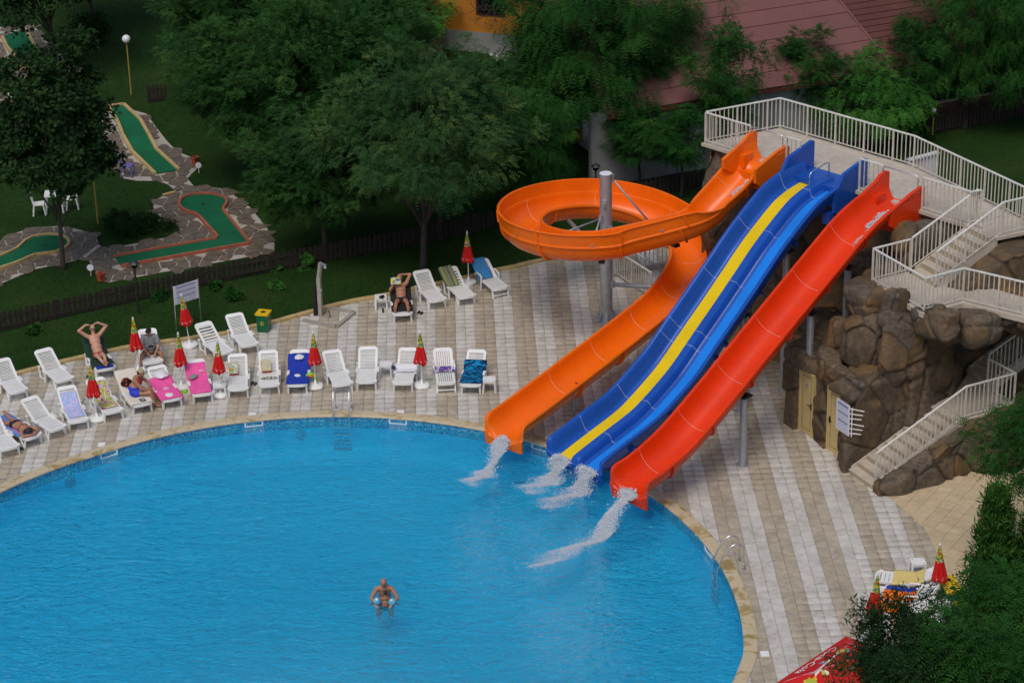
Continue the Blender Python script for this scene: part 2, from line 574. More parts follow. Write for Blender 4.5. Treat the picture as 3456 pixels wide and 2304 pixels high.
def mat_water():
    t = NT('water')
    mp = t.n('ShaderNodeMapping'); mp.inputs['Scale'].default_value = (0.62, 1.3, 1); mp.inputs['Rotation'].default_value = (0, 0, R_(-14))
    t.l(t.pos(), mp.inputs['Vector'])
    a = t.noise(1.5, 3, 0.55, mp.outputs[0], 1.2); b = t.noise(4.2, 3, 0.6, mp.outputs[0], 1.2); c = t.noise(0.3, 2, 0.5, mp.outputs[0])
    h = t.math('ADD', t.math('MULTIPLY', a, 0.55), t.math('MULTIPLY', b, t.math('ADD', t.math('MULTIPLY', c, 0.7), 0.05)))
    t.bump(h, 1.0, 0.6); bn = t.b.inputs['Normal'].links[0].from_socket
    tr = t.n('ShaderNodeBsdfTransparent'); tr.inputs[0].default_value = (0.97, 1, 1, 1)
    gl = t.n('ShaderNodeBsdfGlossy'); gl.inputs['Roughness'].default_value = 0.03; t.l(bn, gl.inputs['Normal'])
    fr = t.n('ShaderNodeFresnel'); fr.inputs['IOR'].default_value = 1.33; t.l(bn, fr.inputs['Normal'])
    df = t.n('ShaderNodeBsdfDiffuse'); df.inputs[0].default_value = (0.02, 0.60, 1.0, 1); t.l(bn, df.inputs['Normal'])
    md = t.n('ShaderNodeMixShader'); md.inputs[0].default_value = 0.30; t.l(tr.outputs[0], md.inputs[1]); t.l(df.outputs[0], md.inputs[2])
    m2 = t.n('ShaderNodeMixShader'); t.l(fr.outputs[0], m2.inputs[0]); t.l(md.outputs[0], m2.inputs[1]); t.l(gl.outputs[0], m2.inputs[2])
    t.l(m2.outputs[0], t.out.inputs[0])
    return t.m


M['water'] = mat_water()


def mat_foam():
    t = NT('foam')
    t.set((0.86, 0.90, 0.96), 0.6, 0.3)
    tr = t.n('ShaderNodeBsdfTransparent'); mx = t.n('ShaderNodeMixShader'); mx.inputs[0].default_value = 0.4
    t.l(t.b.outputs[0], mx.inputs[1]); t.l(tr.outputs[0], mx.inputs[2]); t.l(mx.outputs[0], t.out.inputs[0])
    return t.m


M['foam'] = mat_foam()


def mat_umbrella():
    t = NT('umbrella_cloth')
    sp = t.n('ShaderNodeSeparateXYZ'); t.l(t.obj(), sp.inputs[0])
    v = t.n('ShaderNodeTexVoronoi', feature='F1'); v.inputs['Scale'].default_value = 22; t.l(t.obj(), v.inputs['Vector'])
    sc = t.n('ShaderNodeSeparateColor'); t.l(v.outputs['Color'], sc.inputs[0])
    fruit = t.ramp(sc.outputs[1], [(0.0, (0.05, 0.20, 0.02)), (0.2, (0.28, 0.36, 0.03)), (0.36, (0.62, 0.45, 0.03)), (0.5, (0.66, 0.66, 0.60)), (0.64, (0.07, 0.22, 0.40)), (0.76, (0.55, 0.03, 0.02)), (0.9, (0.10, 0.26, 0.03))], 'CONSTANT')
    edge = t.math('ADD', sp.outputs[2], t.math('MULTIPLY', t.noise(6, 2, 0.5, t.obj()), 0.25))
    f = t.ramp(edge, [(0.0, (0, 0, 0)), (1.0, (1, 1, 1))])
    nd = t.n('ShaderNodeMath', operation='GREATER_THAN'); nd.inputs[1].default_value = 1.56; t.l(edge, nd.inputs[0])
    return t.set(t.mix(nd.outputs[0], (0.60, 0.012, 0.010), fruit), 0.6, 0.3)


M['umbrella'] = mat_umbrella()


def mat_parasol():
    t = NT('parasol_cloth')
    sp = t.n('ShaderNodeSeparateXYZ'); t.l(t.obj(), sp.inputs[0])
    v = t.n('ShaderNodeTexVoronoi', feature='F1'); v.inputs['Scale'].default_value = 7; t.l(t.obj(), v.inputs['Vector'])
    sc = t.n('ShaderNodeSeparateColor'); t.l(v.outputs['Color'], sc.inputs[0])
    fruit = t.ramp(sc.outputs[0], [(0.0, (0.40, 0.45, 0.05)), (0.2, (0.65, 0.45, 0.03)), (0.4, (0.72, 0.72, 0.66)), (0.6, (0.12, 0.35, 0.55)), (0.72, (0.45, 0.50, 0.10)), (0.86, (0.6, 0.012, 0.01))], 'CONSTANT')
    g = t.noise(1.3, 3, 0.6, t.obj(), 0.4)
    m = t.n('ShaderNodeMath', operation='GREATER_THAN'); m.inputs[1].default_value = 0.60; t.l(g, m.inputs[0])
    return t.set(t.mix(m.outputs[0], (0.58, 0.010, 0.010), fruit), 0.6, 0.3)


M['parasol'] = mat_parasol()
M['white_print'] = plain('white_print', (0.80, 0.78, 0.76), 0.6, 0.03)


def mat_pattern(name, cols, scale, stretch=(1, 1, 1), kind='voronoi'):
    t = NT(name)
    mp = t.n('ShaderNodeMapping'); mp.inputs['Scale'].default_value = stretch; t.l(t.obj(), mp.inputs['Vector'])
    if kind == 'voronoi':
        v = t.n('ShaderNodeTexVoronoi', feature='F1'); v.inputs['Scale'].default_value = scale; t.l(mp.outputs[0], v.inputs['Vector'])
        sc = t.n('ShaderNodeSeparateColor'); t.l(v.outputs['Color'], sc.inputs[0]); f = sc.outputs[0]
    else:
        f = t.noise(scale, 3, 0.6, mp.outputs[0], 0.6)
    k = len(cols)
    st = [(i / k if kind == 'voronoi' else 0.3 + 0.4 * i / k, c) for i, c in enumerate(cols)]
    m = t.set(t.ramp(f, st, 'CONSTANT'), 0.9, 0.15); t.bump(t.noise(12, 3), 0.3); return m


M['tw_lilac'] = mat_pattern('tw_lilac', [(0.42, 0.42, 0.75), (0.25, 0.50, 0.80), (0.62, 0.45, 0.72), (0.50, 0.60, 0.85)], 9, (1, 2, 1), 'noise')
M['tw_olive'] = mat_pattern('tw_olive', [(0.40, 0.42, 0.05), (0.40, 0.42, 0.05), (0.66, 0.60, 0.45), (0.30, 0.05, 0.10), (0.62, 0.62, 0.66)], 6, (1, 1, 1), 'noise')
M['tw_dolphin'] = mat_pattern('tw_dolphin', [(0.003, 0.03, 0.085), (0.003, 0.03, 0.085), (0.006, 0.16, 0.36), (0.01, 0.25, 0.50)], 5, (2.4, 1, 1), 'noise')
M['tw_bluewhite'] = mat_pattern('tw_bluewhite', [(0.55, 0.53, 0.66), (0.60, 0.57, 0.68), (0.05, 0.05, 0.30), (0.45, 0.04, 0.06)], 8, (1, 1, 1), 'noise')
M['tw_stripe'] = mat_pattern('tw_stripe', [(0.10, 0.11, 0.12), (0.30, 0.34, 0.08), (0.12, 0.13, 0.14), (0.33, 0.36, 0.10)], 3.0, (0.02, 2.2, 0.02), 'noise')
M['tw_sky'] = mat_pattern('tw_sky', [(0.05, 0.22, 0.48), (0.05, 0.22, 0.48), (0.05, 0.22, 0.48), (0.03, 0.05, 0.11)], 3.0, (0.15, 2.6, 0.15), 'noise')
M['tw_beach'] = mat_pattern('tw_beach', [(0.05, 0.12, 0.5), (0.10, 0.25, 0.6), (0.35, 0.2, 0.45)], 4, (0.3, 2.5, 1), 'noise')
M['bag_print'] = mat_pattern('bag_print', [(0.02, 0.30, 0.06), (0.70, 0.72, 0.72), (0.70, 0.14, 0.02), (0.66, 0.68, 0.66), (0.02, 0.03, 0.03)], 3, (1, 1, 3), 'noise')
M['box_print'] = mat_pattern('box_print', [(0.75, 0.30, 0.02), (0.15, 0.35, 0.05), (0.70, 0.66, 0.60), (0.20, 0.45, 0.45), (0.72, 0.28, 0.02)], 7, (1, 1, 1), 'noise')
M['box_plain'] = plain('box_plain', (0.48, 0.46, 0.28), 0.7)
M['box_side'] = plain('box_side', (0.50, 0.06, 0.02), 0.7)
M['flower_black'] = mat_pattern('flower_black', [(0.01, 0.01, 0.01), (0.01, 0.01, 0.01), (0.40, 0.06, 0.01), (0.02, 0.02, 0.02)], 18, (1, 1, 1), 'voronoi')
M['mixed_cloth'] = mat_pattern('mixed_cloth', [(0.35, 0.40, 0.42), (0.08, 0.35, 0.36), (0.45, 0.08, 0.06), (0.40, 0.40, 0.42)], 5, (1, 1, 1), 'noise')
M['pink_print'] = mat_pattern('pink_print', [(0.70, 0.05, 0.30), (0.80, 0.50, 0.65), (0.60, 0.04, 0.25)], 12, (1, 1, 1), 'noise')
M['teal_stripe'] = mat_pattern('teal_stripe', [(0.10, 0.36, 0.30), (0.40, 0.50, 0.46), (0.25, 0.10, 0.08), (0.15, 0.40, 0.34)], 3, (0.5, 5, 0.5), 'noise')


def mat_print(name, paper, ink):
    """a notice board: rows of small print and a few heavy heading bars"""
    t = NT(name)
    sp = t.n('ShaderNodeSeparateXYZ'); t.l(t.n('ShaderNodeTexCoord').outputs['Generated'], sp.inputs[0])
    z = sp.outputs[2]; x = sp.outputs[0]
    row = t.math('FRACT', t.math('MULTIPLY', z, 26.0))
    rowid = t.math('FLOOR', t.math('MULTIPLY', z, 26.0))
    cmb = t.n('ShaderNodeCombineXYZ'); t.l(t.math('MULTIPLY', x, 30.0), cmb.inputs[0]); t.l(t.math('MULTIPLY', rowid, 3.7), cmb.inputs[1])
    nz = t.noise(1.0, 2, 0.7, cmb.outputs[0])
    text = t.math('MULTIPLY', t.math('GREATER_THAN', row, 0.45), t.math('GREATER_THAN', nz, 0.44))
    inside = t.math('MULTIPLY', t.math('GREATER_THAN', x, 0.1), t.math('LESS_THAN', x, 0.9))
    text = t.math('MULTIPLY', text, inside)
    bars = None
    for b0, b1 in ((0.86, 0.91), (0.60, 0.64), (0.33, 0.37)):
        q = t.math('MULTIPLY', t.math('GREATER_THAN', z, b0), t.math('LESS_THAN', z, b1))
        bars = q if bars is None else t.math('MAXIMUM', bars, q)
    f = t.math('MAXIMUM', t.math('MULTIPLY', text, 0.45), t.math('MULTIPLY', t.math('MULTIPLY', bars, inside), 0.9))
    return t.set(t.mix(f, paper, ink), 0.5, 0.4)


M['notice'] = mat_print('notice', (0.62, 0.64, 0.72), (0.05, 0.06, 0.30))
M['notice2'] = mat_print('notice2', (0.66, 0.68, 0.76), (0.05, 0.07, 0.34))
M['magazine'] = mat_pattern('magazine', [(0.55, 0.60, 0.65), (0.05, 0.10, 0.30), (0.60, 0.55, 0.05), (0.50, 0.55, 0.60), (0.1, 0.2, 0.4)], 14)


def mat_roof(name, c, k, ribs):
    t = NT(name)
    a = t.noise(0.5, 4, 0.6); b = t.noise(8, 4, 0.6)
    col = t.ramp(a, [(0.3, tuple(x * 0.88 for x in c)), (0.7, tuple(x * 1.1 for x in c))])
    col = t.mix(0.4, col, t.ramp(b, [(0.3, (0.8, 0.8, 0.8)), (0.7, (1.12, 1.12, 1.12))]), 'MULTIPLY')
    return t.set(col, 0.8, 0.2)


M['roof_a'] = mat_roof('roof_a', (0.185, 0.084, 0.078), 1, 0)
M['roof_b'] = mat_roof('roof_b', (0.115, 0.044, 0.038), 1, 1)
M['brick_wall'] = plain('brick_wall', (0.10, 0.055, 0.04), 0.9, 0.3, 6, 0.3)
M['ornament'] = mat_pattern('ornament', [(0.30, 0.30, 0.28), (0.22, 0.10, 0.04), (0.32, 0.32, 0.30)], 5, (1, 1, 1), 'noise')
# ------------------------------------------------------------------ the pool
_rim = [(297, 1520), (449.6, 1475.7), (600, 1445.7), (700, 1424.7), (824.8, 1406.7), (1049.6, 1390), (1200, 1388), (1300, 1386), (1470, 1403.7), (1643.6, 1433.7), (2295.9, 1714.8), (2382.7, 1783.4), (2460.2, 1881.6), (2501.5, 1960.8), (2537.7, 2050), (2561, 2204.6)]
_P = np.array([G(*p)[:2] for p in _rim])
_A = np.c_[2 * _P, np.ones(len(_P))]
_c = np.linalg.lstsq(_A, (_P ** 2).sum(1), rcond=None)[0]
PC = _c[:2]; PR = math.sqrt(_c[2] + PC @ PC)
_th = np.arctan2(_P[:, 1] - PC[1], _P[:, 0] - PC[0]); _rr = np.hypot(*(_P - PC).T) - PR
_o = np.argsort(_th); _th = _th[_o]; _rr = _rr[_o]
_cf = np.polyfit(_th, _rr, 3)


def pool_r(th):
    th = (np.asarray(th) + math.pi) % (2 * math.pi) - math.pi
    t = np.clip(th, _th[0], _th[-1])
    r = np.polyval(_cf, t)
    fade = np.exp(-np.maximum(0, np.maximum(_th[0] - th, th - _th[-1])) * 2)
    return PR + r * fade


COPW, WL = 0.35, -0.19
NP = 180
TH = np.linspace(0, 2 * math.pi, NP, endpoint=False)


def ring(off, th=TH):
    r = pool_r(th) + off
    return np.c_[PC[0] + r * np.cos(th), PC[1] + r * np.sin(th)]


def annulus(name, rings, mat, parent=None, smooth=True, flip=False):
    n = len(rings[0]); v = np.vstack(rings)
    f = []
    for k in range(len(rings) - 1):
        for j in range(n):
            q = (k * n + j, k * n + (j + 1) % n, (k + 1) * n + (j + 1) % n, (k + 1) * n + j)
            f.append(q[::-1] if flip else q)
    return mesh_obj(name, v, f, mat, parent, smooth)


def r3(off, z, th=TH):
    return np.c_[ring(off, th), np.full(len(th), z)]


far = np.c_[PC[0] + 900 * np.cos(TH), PC[1] + 900 * np.sin(TH), np.full(NP, -0.05)]
near = np.c_[PC[0] + 70 * np.cos(TH), PC[1] + 70 * np.sin(TH), np.full(NP, -0.05)]
ground = annulus('ground', [r3(-0.1, -0.05), r3(6, -0.05), near, far], M['grass'], smooth=False, flip=True)
struct(ground)
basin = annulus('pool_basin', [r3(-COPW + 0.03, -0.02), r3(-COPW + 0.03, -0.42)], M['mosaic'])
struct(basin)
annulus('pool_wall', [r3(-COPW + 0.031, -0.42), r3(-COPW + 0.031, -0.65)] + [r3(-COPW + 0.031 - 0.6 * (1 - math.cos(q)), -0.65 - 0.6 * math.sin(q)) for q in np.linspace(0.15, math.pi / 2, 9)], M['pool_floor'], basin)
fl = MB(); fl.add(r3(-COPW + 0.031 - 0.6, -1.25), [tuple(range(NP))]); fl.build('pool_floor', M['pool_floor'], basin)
wt = MB(); wt.add(r3(-COPW + 0.028, WL), [tuple(range(NP))])
water = struct(wt.build('water', M['water']))
cop = root('pool_coping', (PC[0], PC[1], 0)); struct(cop)
NC = 90
for k in range(NC):
    a0, a1 = 2 * math.pi * k / NC, 2 * math.pi * (k + 1) / NC
    mid = PC + (PR) * np.array([math.cos((a0 + a1) / 2), math.sin((a0 + a1) / 2)])
    if mid[1] < 44:
        continue
    g = 0.0035 / PR
    t3_ = np.linspace(a0 + g, a1 - g, 4)
    prof = [(0.0, -0.03), (0.0, 0.022), (-0.02, 0.03), (-COPW + 0.05, 0.034), (-COPW - 0.005, 0.022), (-COPW - 0.022, 0.0), (-COPW - 0.02, -0.035)]
    vs = []; n = len(prof)
    for th in t3_:
        for (d, z) in prof:
            r = float(pool_r(th)) + d
            vs.append((PC[0] + r * math.cos(th), PC[1] + r * math.sin(th), z))
    fs = [(i * n + j, i * n + (j + 1) % n, (i + 1) * n + (j + 1) % n, (i + 1) * n + j) for i in range(3) for j in range(n)]
    fs += [tuple(range(n - 1, -1, -1)), tuple(range(3 * n, 4 * n))]
    MB().add(vs, fs).build('coping_stone', M['coping'], cop)


def on_pool_wall(nx, ny, z):
    p = G(nx, ny, z)[:2]; th = math.atan2(p[1] - PC[1], p[0] - PC[0])
    r = float(pool_r(th)) - COPW + 0.03
    return th, np.array([PC[0] + r * math.cos(th), PC[1] + r * math.sin(th)])


for (nx, ny) in ((367, 1531), (857, 1431), (1342, 1424), (1824, 1508), (2398, 1858)):
    th, p = on_pool_wall(nx, ny, -0.12)
    m = MB(); tx = np.array([-math.sin(th), math.cos(th)]); ix = -np.array([math.cos(th), math.sin(th)])
    def pp(a, b, z):
        q = p + tx * a + ix * b; return (q[0], q[1], z)
    for (a0, a1, z0, z1) in ((-0.29, 0.29, -0.06, -0.03), (-0.29, 0.29, -0.22, -0.185), (-0.29, -0.245, -0.185, -0.06), (0.245, 0.29, -0.185, -0.06)):
        m.add([pp(a0, -0.01, z0), pp(a1, -0.01, z0), pp(a1, -0.01, z1), pp(a0, -0.01, z1), pp(a0, 0.035, z0), pp(a1, 0.035, z0), pp(a1, 0.035, z1), pp(a0, 0.035, z1)],
              [(0, 1, 2, 3), (7, 6, 5, 4), (0, 4, 5, 1), (1, 5, 6, 2), (2, 6, 7, 3), (3, 7, 4, 0)])
    m.build('skimmer_frame', M['white_plastic'], basin)
for (nx, ny) in ((1014, 1457), (237, 1611), (2192, 1713)):
    th, p = on_pool_wall(nx, ny, -0.45)
    c = np.array([p[0], p[1], -0.62]); ix = np.array([-math.cos(th), -math.sin(th), 0])
    m = MB(); m.tube([c - ix * 0.02, c + ix * 0.05], 0.17, 20)
    pl = m.build('pool_light', M['mosaic'], basin)
    MB().tube([c + ix * 0.045, c + ix * 0.06], 0.11, 16).build('lens', M['mosaic'], pl)

# ------------------------------------------------------------------ the deck
_sd = _fw + CR * ((973 * IW / 2352) - IW / 2) / FPX - CU * ((-1800 * IW / 2352) - IH / 2) / FPX
SA = math.atan2(_sd[1], _sd[0])
sv = np.array([math.cos(SA), math.sin(SA)]); su = np.array([sv[1], -sv[0]])
TS = 0.33
kerb_px = [Z1(*p) for p in ((-900, 960), (-500, 875), (-200, 800), (170, 715), (270, 690), (410, 650), (700, 575), (920, 525), (1200, 460), (1400, 420), (1800, 360), (2200, 305))] + \
          [Z2(*p) for p in ((460, 270), (800, 190), (1050, 140), (1270, 80), (1510, 10))] + \
          [Z6(*p) for p in ((540, 1310), (700, 1270), (930, 1215), (1080, 1190), (1420, 1120), (1650, 1070), (1860, 1020), (2190, 945), (2350, 915))] + \
          [Z7(*p) for p in ((440, 870), (760, 815), (1080, 765), (1500, 700))]
kerb_line = smooth_path([p[:2] for p in kerb_px], 200)
right_edge = [F2(13.6, -2.3)[:2]] + [ZQ(*p)[:2] for p in ((1040, 40), (1120, 110), (1200, 180), (1280, 250), (1360, 330), (1400, 400), (1440, 480), (1490, 600), (1530, 700), (1580, 840), (1620, 1000), (1660, 1200), (1690, 1400), (1700, 1700))]
deck_poly = [tuple(p) for p in kerb_line] + [tuple(F1(-0.5, 2.5)[:2]), tuple(F1(6, 1.5)[:2]), tuple(F2(12, 1.0)[:2])] + [tuple(p) for p in right_edge] + [(12.5, 44.0), (-22, 44.0), (-24, 66)]
cx = np.array([p[0] for p in deck_poly]); cy = np.array([p[1] for p in deck_poly])


def strip_with_hole(name, poly, z, mat):
    """polygon with the pool left open, as a triangulated sheet"""
    bm = bmesh.new()
    outer = [bm.verts.new((p[0], p[1], z)) for p in poly]
    e = [bm.edges.new((outer[i], outer[(i + 1) % len(outer)])) for i in range(len(outer))]
    hole = [bm.verts.new((p[0], p[1], z)) for p in ring(-0.15, np.linspace(0, 2 * math.pi, 90, endpoint=False)) ]
    e += [bm.edges.new((hole[i], hole[(i + 1) % len(hole)])) for i in range(len(hole))]
    bmesh.ops.triangle_fill(bm, edges=e, use_beauty=True)
    bmesh.ops.recalc_face_normals(bm, faces=bm.faces)
    for f in bm.faces:
        if f.normal.z < 0:
            f.normal_flip()
    m = bpy.data.meshes.new(name); bm.to_mesh(m); bm.free(); m.materials.append(mat)
    o = bpy.data.objects.new(name, m); COL.objects.link(o); return o


deck_poly2 = [p for p in deck_poly]
deck_poly2[-3:] = [(12.5, 30.0), (-30, 30.0), (-30, 66)]
deck = struct(strip_with_hole('deck', deck_poly2, -0.022, M['grout']))

# stripe phase: a light stripe starts at this place
s0 = G(1405.3, 1080)[:2] @ su
ii, jj = np.meshgrid(np.arange(-90, 90), np.arange(90, 280), indexing='ij')
ii = ii.ravel(); jj = jj.ravel()
tu = s0 + (ii + 0.5) * TS; tv = (jj + 0.5) * TS
tc = tu[:, None] * su[None, :] + tv[:, None] * sv[None, :]
deck_wide = [tuple(p) for p in kerb_line] + deck_poly[len(kerb_line):len(kerb_line) + 3] + [tuple(np.array(p) + np.array([0.28, 0.06])) for p in right_edge] + deck_poly[-3:]
keep = pip(deck_wide, tc[:, 0], tc[:, 1])
dd = tc - PC; ang = np.arctan2(dd[:, 1], dd[:, 0]); keep &= np.hypot(dd[:, 0], dd[:, 1]) > pool_r(ang) - 0.2
keep &= tc[:, 1] > 44.5
ii, jj, tc = ii[keep], jj[keep], tc[keep]
light = (ii % 4) < 2
rel = np.c_[tc, np.zeros(len(tc))] - np.array([0, 0, CAMH])
dep = rel @ _fw
pxx = IW / 2 + FPX * (rel @ CR) / dep; pyy = IH / 2 - FPX * (rel @ CU) / dep
inv = (pxx > 30) & (pxx < 2900) & (pyy > 0) & (pyy < 2290)
inv &= ~((pxx > 2680) & (pyy > 2000))
order = np.argsort(np.where(inv, dep, 1e9))
near_ids = set(order[:296].tolist())
tone = rng.random(len(tc))


def tile_mesh(name, tone_v, mat):
    h = TS / 2 - 0.0045; b = 0.006
    m = MB()
    vs = [(-h, -h, -0.02), (h, -h, -0.02), (h, h, -0.02), (-h, h, -0.02), (-h, -h, -0.004), (h, -h, -0.004), (h, h, -0.004), (-h, h, -0.004),
          (-h + b, -h + b, 0), (h - b, -h + b, 0), (h - b, h - b, 0), (-h + b, h - b, 0)]
    fs = [(0, 1, 5, 4), (1, 2, 6, 5), (2, 3, 7, 6), (3, 0, 4, 7), (4, 5, 9, 8), (5, 6, 10, 9), (6, 7, 11, 10), (7, 4, 8, 11), (8, 9, 10, 11)]
    me = m.add(vs, fs).mesh(name)
    a = me.attributes.new('tone', 'FLOAT', 'FACE'); a.data.foreach_set('value', np.full(len(fs), tone_v, np.float32))
    me.materials.append(mat); return me, np.array(vs), fs


tl = [tile_mesh('tile', (k + 0.5) / 8, M['tile_light'])[0] for k in range(8)]
tt = [tile_mesh('tile', (k + 0.5) / 8, M['tile_tan'])[0] for k in range(8)]
_, tvs, tfs = tile_mesh('tile_tmp', 0, M['grout'])
tfs = np.array(tfs)
rot = SA - math.pi / 2
Rm = np.array([[math.cos(rot), -math.sin(rot), 0], [math.sin(rot), math.cos(rot), 0], [0, 0, 1]])
tvr = tvs @ Rm.T
for i in near_ids:
    k = int(tone[i] * 7.99)
    inst((tl if light[i] else tt)[k], 'tile', deck, (tc[i, 0], tc[i, 1], rng.normal(0, 0.0012)), rot)
for is_l, nm in ((True, 'tile_light'), (False, 'tile_tan')):
    ids = [i for i in range(len(tc)) if i not in near_ids and bool(light[i]) == is_l]
    V = np.concatenate([tvr + np.array([tc[i, 0], tc[i, 1], rng.normal(0, 0.0012)]) for i in ids])
    Fq = np.concatenate([tfs + 12 * k for k in range(len(ids))])
    o = mesh_obj('tile_field', V, Fq, M[nm], deck, attrs={'tone': ('FACE', np.repeat(tone[ids], 9))})
    o['kind'] = 'stuff'

def clip_half(poly, p, n):
    out = []
    k = len(poly)
    for i in range(k):
        a, b = poly[i], poly[(i + 1) % k]
        da, db = (a - p) @ n, (b - p) @ n
        if da <= 0:
            out.append(a)
        if (da < 0) != (db < 0):
            t = da / (da - db + 1e-12); out.append(a + (b - a) * t)
    return out


# beige paving beyond the curved edge
pav_poly = [tuple(p) for p in right_edge[1:]] + [(16, 44), (30, 44), (30, 75), tuple(F2(14.6, 1.6)[:2]), tuple(F2(14.0, 0.6)[:2]), tuple(F2(13.7, -2.0)[:2])]
pm = MB(); pm.add([(p[0], p[1], -0.030) for p in pav_poly], [tuple(range(len(pav_poly)))])
paving = struct(pm.build('paving', M['grout']))
B_ = 0.42
bh = B_ / 2 - 0.004
bmesh_b = []
for k in range(4):
    mm = MB().add([(-bh, -bh, -0.03), (bh, -bh, -0.03), (bh, bh, -0.03), (-bh, bh, -0.03), (-bh, -bh, 0), (bh, -bh, 0), (bh, bh, 0), (-bh, bh, 0)], [(0, 1, 5, 4), (1, 2, 6, 5), (2, 3, 7, 6), (3, 0, 4, 7), (4, 5, 6, 7)]).mesh('slab')
    a = mm.attributes.new('tone', 'FLOAT', 'FACE'); a.data.foreach_set('value', np.full(5, (k + 0.5) / 4, np.float32)); mm.materials.append(M['tile_beige']); bmesh_b.append(mm)
ba = R_(58)
edge_pts = np.array(right_edge[1:]); eA, eB = edge_pts[:-1], edge_pts[1:]
for a in range(-80, 120):
    for b in range(-80, 160):
        x = 12 + (a * math.cos(ba) - b * math.sin(ba)) * B_; y = 60 + (a * math.sin(ba) + b * math.cos(ba)) * B_
        if not (8 < x < 17 and 50 < y < 70):
            continue
        q = np.array([x, y, -CAMH]); de = q @ _fw; px_ = IW / 2 + FPX * (q @ CR) / de; py_ = IH / 2 - FPX * (q @ CU) / de
        if not (2900 < px_ < 3480 and 1500 < py_ < 2050):
            continue
        c = np.array([x, y]); ab = eB - eA; tq = np.clip(((c - eA) * ab).sum(1) / (ab * ab).sum(1), 0, 1); dq = np.linalg.norm(eA + ab * tq[:, None] - c, axis=1); k = int(np.argmin(dq))
        inside = pip(pav_poly, [x], [y])[0]
        if dq[k] > 0.32:
            if inside:
                inst(random.choice(bmesh_b), 'slab', paving, (x, y, 0.008), ba)
            continue
        tt_ = ab[k] / np.linalg.norm(ab[k]); nn = np.array([tt_[1], -tt_[0]]); nn = nn if nn[0] < 0 else -nn
        cell = [c + np.array([math.cos(ba) * u_ - math.sin(ba) * v_, math.sin(ba) * u_ + math.cos(ba) * v_]) for u_, v_ in ((-bh, -bh), (bh, -bh), (bh, bh), (-bh, bh))]
        cell = clip_half(cell, eA[k], nn)
        if len(cell) > 2:
            me = MB().prism([(p[0] - x, p[1] - y) for p in cell], -0.03, 0.0, False).mesh('slab')
            at_ = me.attributes.new('tone', 'FLOAT', 'FACE'); at_.data.foreach_set('value', np.full(len(me.polygons), random.random(), np.float32)); me.materials.append(M['tile_beige'])
            inst(me, 'slab', paving, (x, y, 0.008))

# white service lids let into the deck
for (zz, x, y) in ((Z1, 1145, 1500), (Z2, 842, 1163), (Z3, 508, 1135), (ZS, 690, 742), (ZQ, 60, 1332)):
    p = zz(x, y); m = MB(); m.box((p[0], p[1], 0.004), (0.26, 0.22, 0.016), SA)
    lid = m.build('service_lid', M['white_plastic'], deck)
p = G(2402, 1837); MB().box((p[0], p[1], 0.004), (0.26, 0.22, 0.016), SA).build('service_lid', M['white_plastic'], deck)
p = G(2090, 1237); MB().lathe([(0.42, -0.005), (0.42, 0.006), (0.40, 0.012)], (p[0], p[1], 0), 24).build('manhole_cover', M['mortar'], deck)

# ------------------------------------------------------------------ kerb of yellow stones between deck and lawn
kerb = struct(root('kerb', (kerb_line[0][0], kerb_line[0][1], 0)))
kp = resample(kerb_line, 0.62)
for i in range(len(kp) - 1):
    a, b = kp[i], kp[i + 1]
    if a[1] > 88:
        continue
    t = (b - a) / np.linalg.norm(b - a); nrm = np.array([-t[1], t[0]])
    g = 0.006
    a2, b2 = a + t * g, b - t * g
    wv = 0.10 + rng.normal(0, 0.004); hz = 0.085 + rng.normal(0, 0.006)
    pr = [(-wv, -0.04), (-wv, hz - 0.015), (-wv + 0.02, hz), (wv - 0.02, hz), (wv, hz - 0.015), (wv, -0.04)]
    vs = []
    for e in (a2, b2):
        for (d, z) in pr:
            q = e + nrm * d; vs.append((q[0], q[1], z))
    n = 6
    fs = [(j, (j + 1) % n, n + (j + 1) % n, n + j) for j in range(n)] + [tuple(range(n - 1, -1, -1)), tuple(range(n, 2 * n))]
    MB().add(vs, fs).build('kerb_stone', M['kerb'], kerb)


